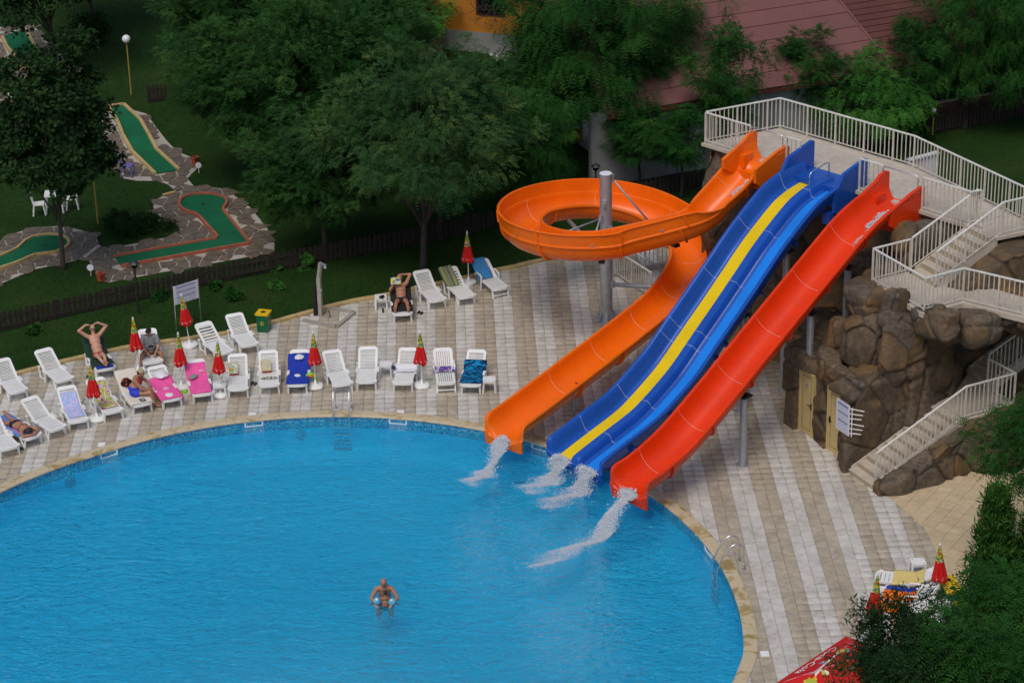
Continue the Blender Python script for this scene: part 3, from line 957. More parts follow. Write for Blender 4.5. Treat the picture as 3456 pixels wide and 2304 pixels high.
# ------------------------------------------------------------------ mini golf: flagstone paths and felt lanes
def flag_path(name, label, poly, size, seed, holes=()):
    r = np.random.default_rng(seed)
    poly = [np.array(p[:2]) for p in poly]
    base = MB(); base.add([(p[0], p[1], -0.03) for p in poly], [tuple(range(len(poly)))])
    o = struct(base.build(name, M['mortar']), label)
    lo = np.min(poly, 0); hi = np.max(poly, 0)
    pts = []
    nx = int((hi[0] - lo[0]) / size) + 2; ny = int((hi[1] - lo[1]) / size) + 2
    for i in range(-1, nx):
        for j in range(-1, ny):
            pts.append(lo + np.array([(i + 0.5 + r.uniform(-0.42, 0.42)) * size, (j + 0.5 + r.uniform(-0.42, 0.42)) * size * 1.1]))
    pts = np.array(pts)
    ins = pip([tuple(p) for p in poly], pts[:, 0], pts[:, 1])
    cnt = 0
    for k in np.where(ins)[0]:
        c = pts[k]
        if any(pip(h, [c[0]], [c[1]])[0] for h in holes):
            continue
        d = np.linalg.norm(pts - c, axis=1); nb = np.argsort(d)[1:14]
        cell = [c + np.array(q) * size * 1.5 for q in ((-1, -1), (1, -1), (1, 1), (-1, 1))]
        for q in nb:
            nn = (pts[q] - c) / d[q]
            cell = clip_half(cell, c + nn * (d[q] / 2 - 0.028), nn)
            if len(cell) < 3:
                break
        if len(cell) < 3:
            continue
        cell = [c + (q - c) * 1.0 for q in cell]
        zz = r.normal(0, 0.004)
        me = MB().prism([(q[0] - c[0], q[1] - c[1]) for q in cell], -0.03, 0.0, False).mesh('flagstone')
        a = me.attributes.new('tone', 'FLOAT', 'FACE'); a.data.foreach_set('value', np.full(len(me.polygons), r.random(), np.float32))
        me.materials.append(M['flag'])
        inst(me, 'flagstone', o, (c[0], c[1], zz)); cnt += 1
        if cnt >= 290:
            break
    return o


def lane(name, label, poly, edges, brick_mat, zfun=None, cup=None, bl=0.24, pw=0.1, side_mat=None):
    """felt surface with a brick border along the given edge polylines (world points)"""
    c0 = np.mean([p[:2] for p in poly], 0)
    o = root(name, (c0[0], c0[1], 0), label, 'mini golf lane')
    m = MB(); m.add([(p[0], p[1], p[2] + 0.025) for p in poly], [tuple(range(len(poly)))])
    m.build('felt', M['felt'], o)
    for e in edges:
        P = resample(np.array(e), bl)
        for i in range(len(P) - 1):
            a, b = P[i], P[i + 1]
            t = (b - a); L = np.linalg.norm(t); t = t / L
            mm = MB(); mm.bar(a + t * 0.004 + [0, 0, 0.03], b - t * 0.004 + [0, 0, 0.03], pw, 0.12)
            mm.build('border_brick', brick_mat, o)
    if cup is not None:
        MB().lathe([(0.075, 0.026), (0.075, 0.031)], (cup[0], cup[1], cup[2] if len(cup) > 2 else 0), 16).build('cup', M['black'], o)
    return o


bl_ = [(1070, 915), (1500, 838), (2205, 712)]
br_ = [(2205, 712), (2080, 560), (1962, 412), (2000, 365), (2003, 335), (1980, 308), (1900, 284), (1800, 276), (1700, 283), (1620, 306), (1582, 345), (1580, 380), (1600, 408), (1650, 434), (1720, 452), (1762, 482), (1850, 580), (1928, 668), (1500, 742), (1005, 832)]
b_poly = [Z55(*p) for p in bl_ + br_[1:]]
b_edges = [[Z55(*p) for p in bl_], [Z55(*p) for p in br_[:17]], [Z55(*p) for p in br_[16:]]]
c_in = [(-60, 955), (150, 885), (310, 815), (400, 804), (500, 790), (560, 765), (600, 738), (612, 700), (585, 662), (520, 642), (460, 636), (400, 638), (300, 654), (225, 690), (190, 725), (150, 762), (0, 828), (-60, 850)]
c_poly = [Z55(*p) for p in c_in]
pb = [(780, 850), (850, 762), (1000, 737), (1250, 692), (1612, 622), (1560, 522), (1450, 500), (1375, 432), (1350, 380), (1370, 322), (1440, 282), (1550, 250), (1600, 238), (1720, 212), (1850, 208), (1990, 222), (2200, 380), (2352, 560), (2420, 700), (2420, 780), (2352, 792), (1800, 892), (1400, 962), (950, 1047), (860, 972)]
flag_path('path', 'crazy-paved surround of the keyhole mini golf lane', [Z55(*p) for p in pb], 0.52, 3, [[tuple(p[:2]) for p in b_poly]])
pc_ = [(-80, 1085), (0, 1060), (300, 932), (540, 882), (740, 836), (875, 737), (850, 650), (780, 602), (650, 570), (500, 550), (350, 560), (200, 590), (100, 622), (0, 680), (-80, 710)]
flag_path('path', 'crazy-paved surround of the rounded yellow-edged lane', [Z55(*p) for p in pc_], 0.5, 4, [[tuple(p[:2]) for p in c_poly]])
pa = [(900, -380), (935, -200), (985, -70), (1090, 130), (1200, 150), (1380, 152), (1480, 182), (1545, 238), (1600, 232), (1715, 205), (1650, 130), (1740, 40), (1700, -50), (1560, -110), (1480, -190), (1400, -290), (1290, -440), (1180, -470), (1100, -520), (960, -500)]
a_l = [(1365, 1535, 0), (1165, 1342, 0), (1085, 1200, 0.42), (1040, 1085, 0.42), (955, 945, 0.42)]
a_r = [(1575, 1500, 0), (1378, 1320, 0), (1312, 1192, 0.42), (1238, 1062, 0.42), (1092, 925, 0.42)]
a_fp = [tuple(Z11(p[0], p[1], 0)[:2]) for p in a_l + a_r[::-1]]
flag_path('path', 'crazy-paved walk beside the ramped mini golf lane', [Z55(*p) for p in pa], 0.48, 5, [a_fp])
lane('mini_golf_lane', 'keyhole-shaped green felt lane edged with red bricks', b_poly, b_edges, M['red_brick'], cup=Z55(1788, 370))
lane('mini_golf_lane', 'rounded green felt lane edged with yellow bricks behind the slim-trunked tree', c_poly, [[Z55(*p) for p in c_in]], M['tan_brick'], cup=Z55(392, 728))
AL = [Z11(*p) for p in a_l]; AR = [Z11(*p) for p in a_r]
ramp = root('mini_golf_lane', AL[0], 'ramped green felt lane with white side walls beside the purple chair', 'mini golf lane')
m = MB(); n = len(AL)
m.add([(p[0], p[1], p[2] + 0.02) for p in AL] + [(p[0], p[1], p[2] + 0.02) for p in AR], [(i, n + i, n + i + 1, i + 1) for i in range(n - 1)])
m.build('felt', M['felt'], ramp)
for E_ in (AL, AR, [AL[-1], AR[-1]]):
    for i in range(len(E_) - 1):
        P = resample(np.array([E_[i], E_[i + 1]]), 0.3)
        for k in range(len(P) - 1):
            MB().bar(P[k] + [0, 0, 0.03], P[k + 1] + [0, 0, 0.03], 0.13, 0.12).build('border_brick', M['tan_brick'], ramp)
for E_ in (AL, AR):
    m = MB()
    for i in range(len(E_) - 1):
        a, b = E_[i], E_[i + 1]
        m.add([(a[0], a[1], -0.05), (b[0], b[1], -0.05), (b[0], b[1], b[2] - 0.02), (a[0], a[1], a[2] - 0.02)], [(0, 1, 2, 3)])
    m.build('side_wall', M['white_paint'], ramp)
d_l = [(205, 615, 0), (150, 520, 0.2), (65, 425, 0.4), (20, 330, 0.4)]; d_r = [(310, 598, 0), (345, 470, 0.2), (270, 345, 0.4), (215, 255, 0.4)]
DL = [Z11(*p) for p in d_l]; DR = [Z11(*p) for p in d_r]
ramp2 = root('mini_golf_lane', DL[0], 'ramped green felt lane under the big tree beyond the slim-trunked tree', 'mini golf lane')
m = MB(); n = 4
m.add([(p[0], p[1], p[2] + 0.02) for p in DL] + [(p[0], p[1], p[2] + 0.02) for p in DR], [(i, n + i, n + i + 1, i + 1) for i in range(n - 1)]); m.build('felt', M['felt'], ramp2)
for E_ in (DL, DR, [DL[0], DR[0]]):
    P = resample(np.array(E_), 0.3)
    for k in range(len(P) - 1):
        MB().bar(P[k] + [0, 0, 0.03], P[k + 1] + [0, 0, 0.03], 0.13, 0.12).build('border_brick', M['tan_brick'], ramp2)
m = MB()
for i in range(3):
    a, b = DL[i], DL[i + 1]; m.add([(a[0], a[1], -0.05), (b[0], b[1], -0.05), (b[0], b[1], b[2]), (a[0], a[1], a[2])], [(0, 1, 2, 3)])
m.build('side_wall', M['white_paint'], ramp2)
pd = [(-60, 480), (0, 640), (100, 690), (330, 690), (700, 610), (640, 540), (420, 370), (300, 220), (0, 220)]
flag_path('path', 'crazy-paved walk around the far ramped lane', [Z11(*p) for p in pd], 0.6, 6, [[tuple(Z11(p[0], p[1])[:2]) for p in d_l + d_r[::-1]]])
e_poly = [Z11(*p) for p in ((95, 912), (340, 868), (345, 935), (110, 972))]
lane('mini_golf_lane', 'short green felt strip edged with red bricks, mostly behind the slim-trunked tree', e_poly, [[e_poly[0], e_poly[1]], [e_poly[3], e_poly[2]]], M['red_brick'])
pe = [(-40, 830), (340, 790), (380, 950), (350, 1010), (-40, 1040)]
flag_path('path', 'crazy-paved surround of the short red-edged strip', [Z11(*p) for p in pe], 0.6, 8, [[tuple(p[:2]) for p in e_poly]])
GOLF = [[Z55(*q) for q in pb], [Z55(*q) for q in pc_], [Z55(*q) for q in pa], [Z11(*q) for q in pd], [Z11(*q) for q in pe]]
# ------------------------------------------------------------------ rock work
def voxelise(parts, voxel, smooth=2):
    m = MB()
    for p in parts:
        m.add(p.v, p.f)
    me = m.mesh('tmp')
    o = bpy.data.objects.new('tmp', me); COL.objects.link(o)
    md = o.modifiers.new('r', 'REMESH'); md.mode = 'VOXEL'; md.voxel_size = voxel; md.adaptivity = 0
    if smooth:
        sm = o.modifiers.new('s', 'SMOOTH'); sm.iterations = smooth; sm.factor = 0.5
    dg = bpy.context.evaluated_depsgraph_get(); dg.update()
    ev = o.evaluated_get(dg); em = ev.to_mesh()
    nv = len(em.vertices)
    V = np.empty(nv * 3, np.float32); em.vertices.foreach_get('co', V); V = V.reshape(-1, 3)
    Nn = np.empty(nv * 3, np.float32); em.vertices.foreach_get('normal', Nn); Nn = Nn.reshape(-1, 3)
    Fq = np.empty(len(em.loops), np.int32); em.loops.foreach_get('vertex_index', Fq)
    tot = np.empty(len(em.polygons), np.int32); em.polygons.foreach_get('loop_total', tot)
    if (tot == 4).all():
        Fq = Fq.reshape(-1, 4)
    else:
        em.calc_loop_triangles(); T = np.empty(len(em.loop_triangles) * 3, np.int32); em.loop_triangles.foreach_get('vertices', T); Fq = T.reshape(-1, 3)
    ev.to_mesh_clear(); bpy.data.objects.remove(o); bpy.data.meshes.remove(me)
    return V, Nn, Fq


def vnoise(P, scale, seed, octs=3):
    """cheap smooth noise from a sum of sines"""
    r = np.random.default_rng(seed); out = np.zeros(len(P))
    amp = 1.0; tot = 0
    for o_ in range(octs):
        for k in range(4):
            d = r.normal(size=3); d /= np.linalg.norm(d)
            out += amp * np.sin((P @ d) * scale * (2 ** o_) * r.uniform(0.7, 1.4) + r.uniform(0, 6.28)) / 4
        tot += amp; amp *= 0.5
    return out / tot


def rockify(V, Nn, seed, cell=0.75, amp=0.13, crack=0.07):
    r = np.random.default_rng(seed)
    lo = V.min(0) - 0.5; hi = V.max(0) + 0.5
    n = int(np.prod(hi - lo) / cell ** 3) + 8
    S = lo + r.random((n, 3)) * (hi - lo)
    Pw = V + 0.18 * np.stack([vnoise(V, 2.2, seed + k, 2) for k in (1, 2, 3)], 1)
    i1 = np.empty(len(V), int); d1 = np.empty(len(V)); d2 = np.empty(len(V))
    for s in range(0, len(V), 4000):
        D = np.linalg.norm(Pw[s:s + 4000, None, :] - S[None, :, :], axis=2)
        two = np.argpartition(D, 1, axis=1)[:, :2]; dv = np.take_along_axis(D, two, 1)
        od = np.argsort(dv, axis=1); dv = np.take_along_axis(dv, od, 1); two = np.take_along_axis(two, od, 1)
        i1[s:s + 4000] = two[:, 0]; d1[s:s + 4000] = dv[:, 0]; d2[s:s + 4000] = dv[:, 1]
    edge = np.clip((d2 - d1) / (0.075 * cell / 0.75), 0, 1); sm = edge * edge * (3 - 2 * edge)
    off = r.normal(0, 1, n)[i1]
    tilt = r.normal(0, 1, (n, 3)); tl_ = ((V - S[i1]) * tilt[i1]).sum(1)
    disp = amp * (0.28 * off + 0.55 * np.clip(tl_, -1, 1)) * (0.35 + 0.65 * sm) - crack * (1 - sm) + 1.5 * amp * vnoise(V, 1.5, seed + 4, 2) + 0.03 * vnoise(V, 6, seed + 9, 3)
    crk = np.clip(1 - (d2 - d1) / 0.05, 0, 1)
    tone = r.random(n)[i1]
    return V + Nn * disp[:, None], crk, tone


def rock(name, parent, prims, voxel, seed, cell=0.75, amp=0.13, zcap=None, shape=None):
    V, Nn, Fq = voxelise(prims, voxel)
    V2, crk, tone_ = rockify(V, Nn, seed, cell, amp)
    if zcap is not None:
        V2[:, 2] = np.minimum(V2[:, 2], zcap(V2))
    if shape is not None:
        V2 = shape(V2)
    org = np.array(parent['_org'])
    return mesh_obj(name, V2 - org, Fq, M['rock'], parent, True, {'crack': ('POINT', crk), 'tone': ('POINT', tone_)})


def fprism(fr, pts, z0, z1):
    return MB().prism([tuple(fr(*p)[:2]) for p in pts], z0, z1)


def loft(fr, bot, zb, top, zt):
    n = len(bot); vs = [fr(x, y, zb) for x, y in bot] + [fr(x, y, zt) for x, y in top]
    return MB().add(vs, [tuple(range(n - 1, -1, -1)), tuple(range(n, 2 * n))] + [(i, (i + 1) % n, n + (i + 1) % n, n + i) for i in range(n)])


def boulder_prim(c, r, seed, squash=1.0):
    rr = np.random.default_rng(seed)
    bm = bmesh.new(); bmesh.ops.create_icosphere(bm, subdivisions=2, radius=1)
    R3 = Matrix.Rotation(rr.uniform(0, 6.28), 3, 'Z') @ Matrix.Rotation(rr.uniform(-0.3, 0.3), 3, 'X')
    m = MB(); vs = []
    for v in bm.verts:
        p = np.array(v.co); p = np.sign(p) * np.abs(p) ** 0.50; p *= 1 + 0.13 * np.sin(3.1 * p[[1, 2, 0]] + seed)
        p = np.array(R3 @ Vector(p * np.array(r))); vs.append(p + np.array(c))
    fs = [tuple(v.index for v in f.verts) for f in bm.faces]
    bm.free(); m.add(vs, fs); return m


def boulder(parent, c, r, seed):
    V, Nn, Fq = voxelise([boulder_prim(c, r, seed)], 0.045, 1)
    V2, crk, tn = rockify(V, Nn, seed, 1.3, 0.10, 0.03)
    return mesh_obj('boulder', V2 - np.array(parent['_org']), Fq, M['rock'], parent, True, {'crack': ('POINT', crk), 'tone': ('POINT', tn)})


RO = F1(5, -0.5)
rockA = root('rock_wall', RO, 'tall brown artificial rock wall holding up the slide platform', 'rock wall')
main = [fprism(F1, [(-0.12, -0.06), (10.6, -0.06), (11.6, 1.0), (6.4, 2.65), (0.9, 2.62)], -0.3, 5.97),
        fprism(F1, [(2.0, -1.1), (5.5, -1.2), (9.6, -1.0), (9.9, 0.4), (0.3, 0.4), (0.4, -0.5)], -0.3, [2.2, 2.0, 2.6, 5.2, 5.5, 4.6]),
        boulder_prim(F1(9.4, -0.5, 5.2), (1.1, 0.7, 0.7), 3), boulder_prim(F1(7.0, -0.7, 3.4), (1.4, 0.6, 1.2), 4),
        boulder_prim(F1(1.2, -0.4, 2.6), (0.8, 0.6, 1.4), 5), boulder_prim(F1(9.2, -1.4, 2.2), (1.0, 0.9, 2.0), 6),
        fprism(F2, [(9.0, 0.1), (10.3, -0.35), (12.25, -0.4), (12.05, 0.6), (11.75, 1.5), (10.95, 2.45), (10.85, 6), (8.6, 6), (8.4, 1.2)], -0.3, 4.72),
        loft(F2, [(12.2, -0.42), (11.95, 0.9), (11.05, 2.3), (10.9, 5.0), (10.8, 6.4), (9.5, 6.4), (9.5, 0.0)], 3.3, [(12.62, -0.42), (12.55, 1.0), (14.2, 1.85), (16.6, 3.05), (16.0, 5.0), (9.5, 5.0), (9.5, 0.0)], 4.72),
        fprism(F2, [(11.45, 1.2), (12.1, 1.5), (12.3, 3.0), (12.8, 6.5), (10.5, 6.5), (11.3, 3.2)], 3.7, [5.0, 5.0, 5.85, 5.95, 5.95, 5.9])]


def cap_platform(V):
    d = V[:, :2] - F1.o; x = d @ F1.u; y = d @ F1.v
    d2_ = V[:, :2] - F2.o; x2 = d2_ @ F2.u; y2 = d2_ @ F2.v
    cap = np.where((y > -0.35) & (x < 12.6), 5.99, 6.6)
    on2 = (x2 > 9.9) & (((x2 < 12.8) & (y2 < 1.05) & (y2 > -0.6)) | ((x2 > 12.3) & (y2 > 0.5 + (x2 - 12.3) * 0.45) & (y2 < 2.0 + (x2 - 11.4) * 0.5)))
    f3 = (x2 > 10.05) & (x2 < 11.5) & (y2 >= 1.05) & (y2 < 3.4)
    cap = np.where(on2, 4.76, cap)
    cap = np.where(f3, np.minimum(cap, 4.65 + (y2 - 0.95) / 2.2 * 1.15), cap)
    return cap


rock('rock_face', rockA, main, 0.075, 21, 1.7, 0.20, cap_platform)
for k, (fr, x, y, z, r) in enumerate(((F2, 10.3, -0.72, 4.5, (0.75, 0.5, 0.55)), (F2, 11.62, -0.72, 4.72, (0.36, 0.32, 0.62)), (F2, 12.85, -0.15, 4.62, (0.34, 0.78, 0.48)), (F2, 13.35, 1.0, 4.35, (0.5, 0.6, 0.45)),
                                       (F2, 10.7, -0.95, 3.3, (0.85, 0.5, 1.0)), (F2, 11.95, -0.6, 3.5, (0.75, 0.4, 1.1)), (F2, 13.2, 4.6, 5.9, (0.7, 0.9, 0.65)))):
    boulder(rockA, fr(x, y, z), r, 60 + k)

rockB = root('rock_wall', F2(10, -1, 0), 'low rock-clad changing cabin with two beige doors', 'rock cabin')
cab = [fprism(F2, [(8.45, -2.24), (12.05, -2.24), (12.12, 0.2), (12.0, 1.2), (11.3, 2.1), (8.5, 1.0)], -0.3, [2.55, 2.35, 2.45, 2.3, 2.2, 2.6]),
       fprism(F2, [(11.3, -2.24), (12.1, -2.62), (12.14, -1.0), (11.2, -1.0)], -0.3, [2.2, 0.35, 1.9, 2.1]),
       fprism(F2, [(8.4, -2.3), (9.0, -2.32), (9.0, -1.2), (8.4, -1.2)], -0.3, [2.5, 2.45, 2.6, 2.6]),
       boulder_prim(F2(8.9, -1.9, 2.45), (0.55, 0.45, 0.3), 11), boulder_prim(F2(10.15, -1.95, 2.5), (0.5, 0.36, 0.5), 12), boulder_prim(F2(9.5, -2.15, 2.35), (0.6, 0.25, 0.25), 16),
       boulder_prim(F2(11.1, -1.8, 2.4), (0.5, 0.5, 0.4), 17), boulder_prim(F2(11.55, -1.5, 2.45), (0.6, 0.6, 0.4), 13), boulder_prim(F2(11.6, -0.4, 2.4), (0.5, 0.7, 0.5), 14), boulder_prim(F2(11.5, 0.7, 2.3), (0.5, 0.7, 0.55), 15)]


def shape_cabin(V):
    d2_ = V[:, :2] - F2.o; x2 = d2_ @ F2.u; y2 = d2_ @ F2.v; z = V[:, 2]
    x2 = np.minimum(x2, 12.17)
    y2 = np.where((x2 < 11.6), np.maximum(y2, -2.34), y2)
    for (a, b) in ((9.03, 9.79), (10.53, 11.31)):
        y2 = np.where((x2 > a) & (x2 < b) & (z < 2.11), np.maximum(y2, -2.02), y2)
    W = V.copy(); W[:, :2] = F2.o + x2[:, None] * F2.u + y2[:, None] * F2.v
    return W


rock('rock_face', rockB, cab, 0.055, 31, 1.15, 0.10, None, shape_cabin)
for k, (x, y, z, r) in enumerate(((9.55, -1.25, 3.05, (0.42, 0.40, 0.70)), (8.8, -1.0, 2.7, (0.5, 0.45, 0.35)), (10.6, -0.75, 3.0, (0.26, 0.28, 0.85)), (11.0, -0.3, 2.7, (0.6, 0.45, 0.35)), (10.15, -0.9, 2.75, (0.42, 0.36, 0.35)))):
    boulder(rockB, F2(x, y, z), r, 80 + k)

rockC = root('rock_wall', F2(13.8, -1, 0), 'low rock border running up the outer side of the stone stairs', 'rock border')
bor = [fprism(F2, [(13.47, -2.52), (13.85, -2.6), (14.0, -1.9), (13.95, -1.25), (13.47, -1.25)], -0.3, [0.30, 0.22, 0.40, 0.78, 0.72]),
       fprism(F2, [(13.47, -1.35), (13.98, -1.35), (14.12, -0.7), (14.02, -0.2), (13.47, -0.2)], -0.3, [0.75, 0.62, 0.95, 1.25, 1.2]),
       fprism(F2, [(13.47, -0.3), (14.05, -0.3), (14.0, 0.3), (13.95, 0.9), (13.47, 0.9)], -0.3, [1.2, 1.05, 1.3, 1.55, 1.6]),
       fprism(F2, [(13.47, 0.8), (14.0, 0.8), (14.1, 1.8), (14.3, 3.0), (13.47, 3.0)], -0.3, [1.6, 1.4, 1.2, 1.2, 1.6]),
       boulder_prim(F2(13.9, 2.6, 0.9), (0.5, 0.6, 0.7), 107), boulder_prim(F2(13.5, 3.6, 0.9), (0.9, 0.8, 0.9), 108)]


def cap_border(V):
    d2_ = V[:, :2] - F2.o; x2 = d2_ @ F2.u; y2 = d2_ @ F2.v
    return np.where(x2 < 13.46, np.clip((y2 + 2.5) * 0.47 - 0.16, 0.0, 1.38), 9)


rock('rock_face', rockC, bor, 0.05, 41, 1.0, 0.09, cap_border)

# ------------------------------------------------------------------ platform slab with large tiles
plat_pts = [(-0.06, -0.13), (10.72, -0.13), (11.86, -0.30), (12.2, 0.66), (14.5, 0.0), (15, 0.45), (11.62, 1.42), (6.46, 2.82), (0.9, 2.76)]
PL = root('viewing_platform', F1(5, 1, HP), 'pale tiled platform at the top of the slides', 'platform')
fprism(F1, plat_pts, 5.98, HP - 0.012).build('slab', M['step_stone'], PL)
tmesh = []
for k in range(4):
    h = 0.398
    mm = MB().add([(-h, -h, -0.012), (h, -h, -0.012), (h, h, -0.012), (-h, h, -0.012), (-h, -h, 0), (h, -h, 0), (h, h, 0), (-h, h, 0)], [(0, 1, 5, 4), (1, 2, 6, 5), (2, 3, 7, 6), (3, 0, 4, 7), (4, 5, 6, 7)]).mesh('floor_tile')
    a = mm.attributes.new('tone', 'FLOAT', 'FACE'); a.data.foreach_set('value', np.full(5, 0.5 + 0.12 * k, np.float32)); mm.materials.append(M['platform_floor']); tmesh.append(mm)
for i in range(-1, 19):
    for j in range(0, 4):
        x, y = 0.35 + i * 0.8, 0.30 + j * 0.8
        ok = all(pip(plat_pts, [x + a], [y + b])[0] for a in (-0.4, 0.4) for b in (-0.4, 0.4))
        if ok:
            p = F1(x, y, HP) - np.array(PL['_org'])
            inst(tmesh[(i * 7 + j * 3) % 4], 'floor_tile', PL, p, F1.a)

# ------------------------------------------------------------------ railings
_bal_mesh = {}


def vbar(h, w, mat):
    key = (round(h, 3), w)
    if key not in _bal_mesh:
        me = MB().box((0, 0, h / 2), (w, w, h)).mesh('baluster'); me.materials.append(mat); _bal_mesh[key] = me
    return _bal_mesh[key]


def railing(label, pts, h=1.05, step=0.165, post_every=7, mat='rail_paint', top=0.055, start_post=True):
    pts = [np.array(p, float) for p in pts]
    o = root('railing', pts[0], label, 'railing', 'painted metal railings around the stairs and platform' if False else None)
    org = pts[0]
    tr = MB(); br = MB()
    for a, b in zip(pts[:-1], pts[1:]):
        tr.bar(a + [0, 0, h], b + [0, 0, h], top, 0.04); br.bar(a + [0, 0, 0.09], b + [0, 0, 0.09], 0.03, 0.03)
    for p in pts[1:-1]:
        tr.tube([p + [0, 0, h - 0.02], p + [0, 0, h + 0.019]], top * 0.52, 10)
    tr.build('top_rail', M['white_paint'], o); br.build('bottom_rail', M[mat], o)
    bm_ = vbar(h - 0.09 - 0.02, 0.026, M[mat]); pmh = vbar(h - 0.02, 0.05, M[mat])
    for a, b in zip(pts[:-1], pts[1:]):
        L = np.linalg.norm(b - a); n = max(1, int(round(L / step))); ra = math.atan2(b[1] - a[1], b[0] - a[0])
        for k in range(n + 1):
            if k == 0 and a is not pts[0]:
                continue
            p = a + (b - a) * k / n
            post = k == 0 or k == n or (k % post_every == 0 and n - k > 2)
            if post:
                inst(pmh, 'post', o, p - org, ra)
            else:
                inst(bm_, 'baluster', o, p - org + [0, 0, 0.09], ra)
    return o


railing('long white railing around the back edge of the platform', [F1(0.03, 0.02, HP), F1(0.93, 2.68, HP), F1(6.45, 2.72, HP), F1(11.6, 1.33, HP), F1(14.2, 0.62, HP)])
railing('white railing on the platform front between the corner and the orange slide', [F1(0.05, -0.05, HP), F1(1.98, -0.05, HP)])
railing('short white railing between the orange and blue slide entries', [F1(3.5, -0.05, HP), F1(4.06, -0.05, HP)])
railing('short white railing between the blue and red slide entries', [F1(6.45, -0.05, HP), F1(7.34, -0.05, HP)])
railing('white railing on the platform front between the red slide and the upper stairs', [F1(8.88, -0.05, HP), F1(10.64, -0.05, HP), F1(10.80, 0.28, HP)])
railing('sloping white railing on the inner side of the upper stairs', [F2(10.17, 0.92, L2 + 0.12), F2(10.17, 3.28, HP)])
railing('sloping white railing on the outer side of the upper stairs', [F2(11.40, 0.92, L2 + 0.12), F2(11.40, 3.28, HP), F2(11.40, 4.15, HP), F2(11.9, 4.9, HP)])
railing('white railing around the middle landing and its walkway', [F2(10.0, 1.0, L2), F2(10.03, -0.37, L2), F2(12.62, -0.39, L2), F2(12.58, 1.02, L2), F2(14.3, 1.87, L2), F2(16.4, 2.9, L2)])
railing('sloping white railing beside the lowest stairs, bending round their landing', [F2(13.38, -2.40, 0.12), F2(13.38, 0.72, L1), F2(13.38, 2.52, L1), F2(12.15, 2.48, L1)])
railing('sloping white railing rising from the low landing into the rocks', [F2(12.08, 2.55, L1 + 0.1), F2(12.08, 5.4, L1 + 1.35)])


# ------------------------------------------------------------------ stairs
def stairs(label, fr, x0, x1, y0, z0, n, rise, tread, land=None):
    o = root('staircase', fr((x0 + x1) / 2, y0, z0), label, 'stairs')
    for k in range(n):
        ya = y0 + k * tread; zt = z0 + (k + 1) * rise
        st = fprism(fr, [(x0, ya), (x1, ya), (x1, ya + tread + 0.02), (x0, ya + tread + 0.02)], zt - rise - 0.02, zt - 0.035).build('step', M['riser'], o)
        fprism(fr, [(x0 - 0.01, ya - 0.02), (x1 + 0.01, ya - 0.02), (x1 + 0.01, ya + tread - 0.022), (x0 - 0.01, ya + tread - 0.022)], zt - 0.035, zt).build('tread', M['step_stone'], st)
    ye = y0 + n * tread
    for xs in (x0 - 0.06, x1 + 0.012):
        fprism(fr, [(xs, y0 + 0.1), (xs + 0.048, y0 + 0.1), (xs + 0.048, ye), (xs, ye)], [z0 - 0.15, z0 - 0.15, z0 + n * rise - 0.35, z0 + n * rise - 0.35], [z0 + rise * 1.25, z0 + rise * 1.25, z0 + n * rise + 0.03, z0 + n * rise + 0.03]).build('stringer', M['step_stone'], o)
    for poly, zt in (land or []):
        fprism(fr, poly, zt - 0.16, zt).build('landing', M['step_stone'], o)
    return o


stairs('lowest flight of pale stone stairs rising from the pool deck', F2, 12.2, 13.36, -2.5, 0.0, 10, L1 / 10, 0.32,
       [([(11.0, 2.62), (11.9, 1.4), (12.1, 0.72), (13.46, 0.72), (13.46, 2.66), (11.0, 2.66)], L1)])
stairs('middle flight of pale stone stairs climbing from the low landing into the rocks', F2, 10.92, 12.04, 2.66, L1, 9, 0.16, 0.32,
       [([(10.9, 5.54), (12.1, 5.54), (12.1, 8), (10.9, 8)], L1 + 1.44)])
stairs('upper flight of pale stone stairs arriving at the slide platform', F2, 10.25, 11.33, 0.95, L2, 7, (HP - L2) / 7, 0.315,
       [([(9.95, -0.46), (12.7, -0.48), (12.68, 0.97), (14.35, 1.78), (16.5, 2.8), (16.2, 4.1), (13.9, 3.0), (11.42, 2.0), (11.35, 0.945), (9.95, 0.945)], L2)])


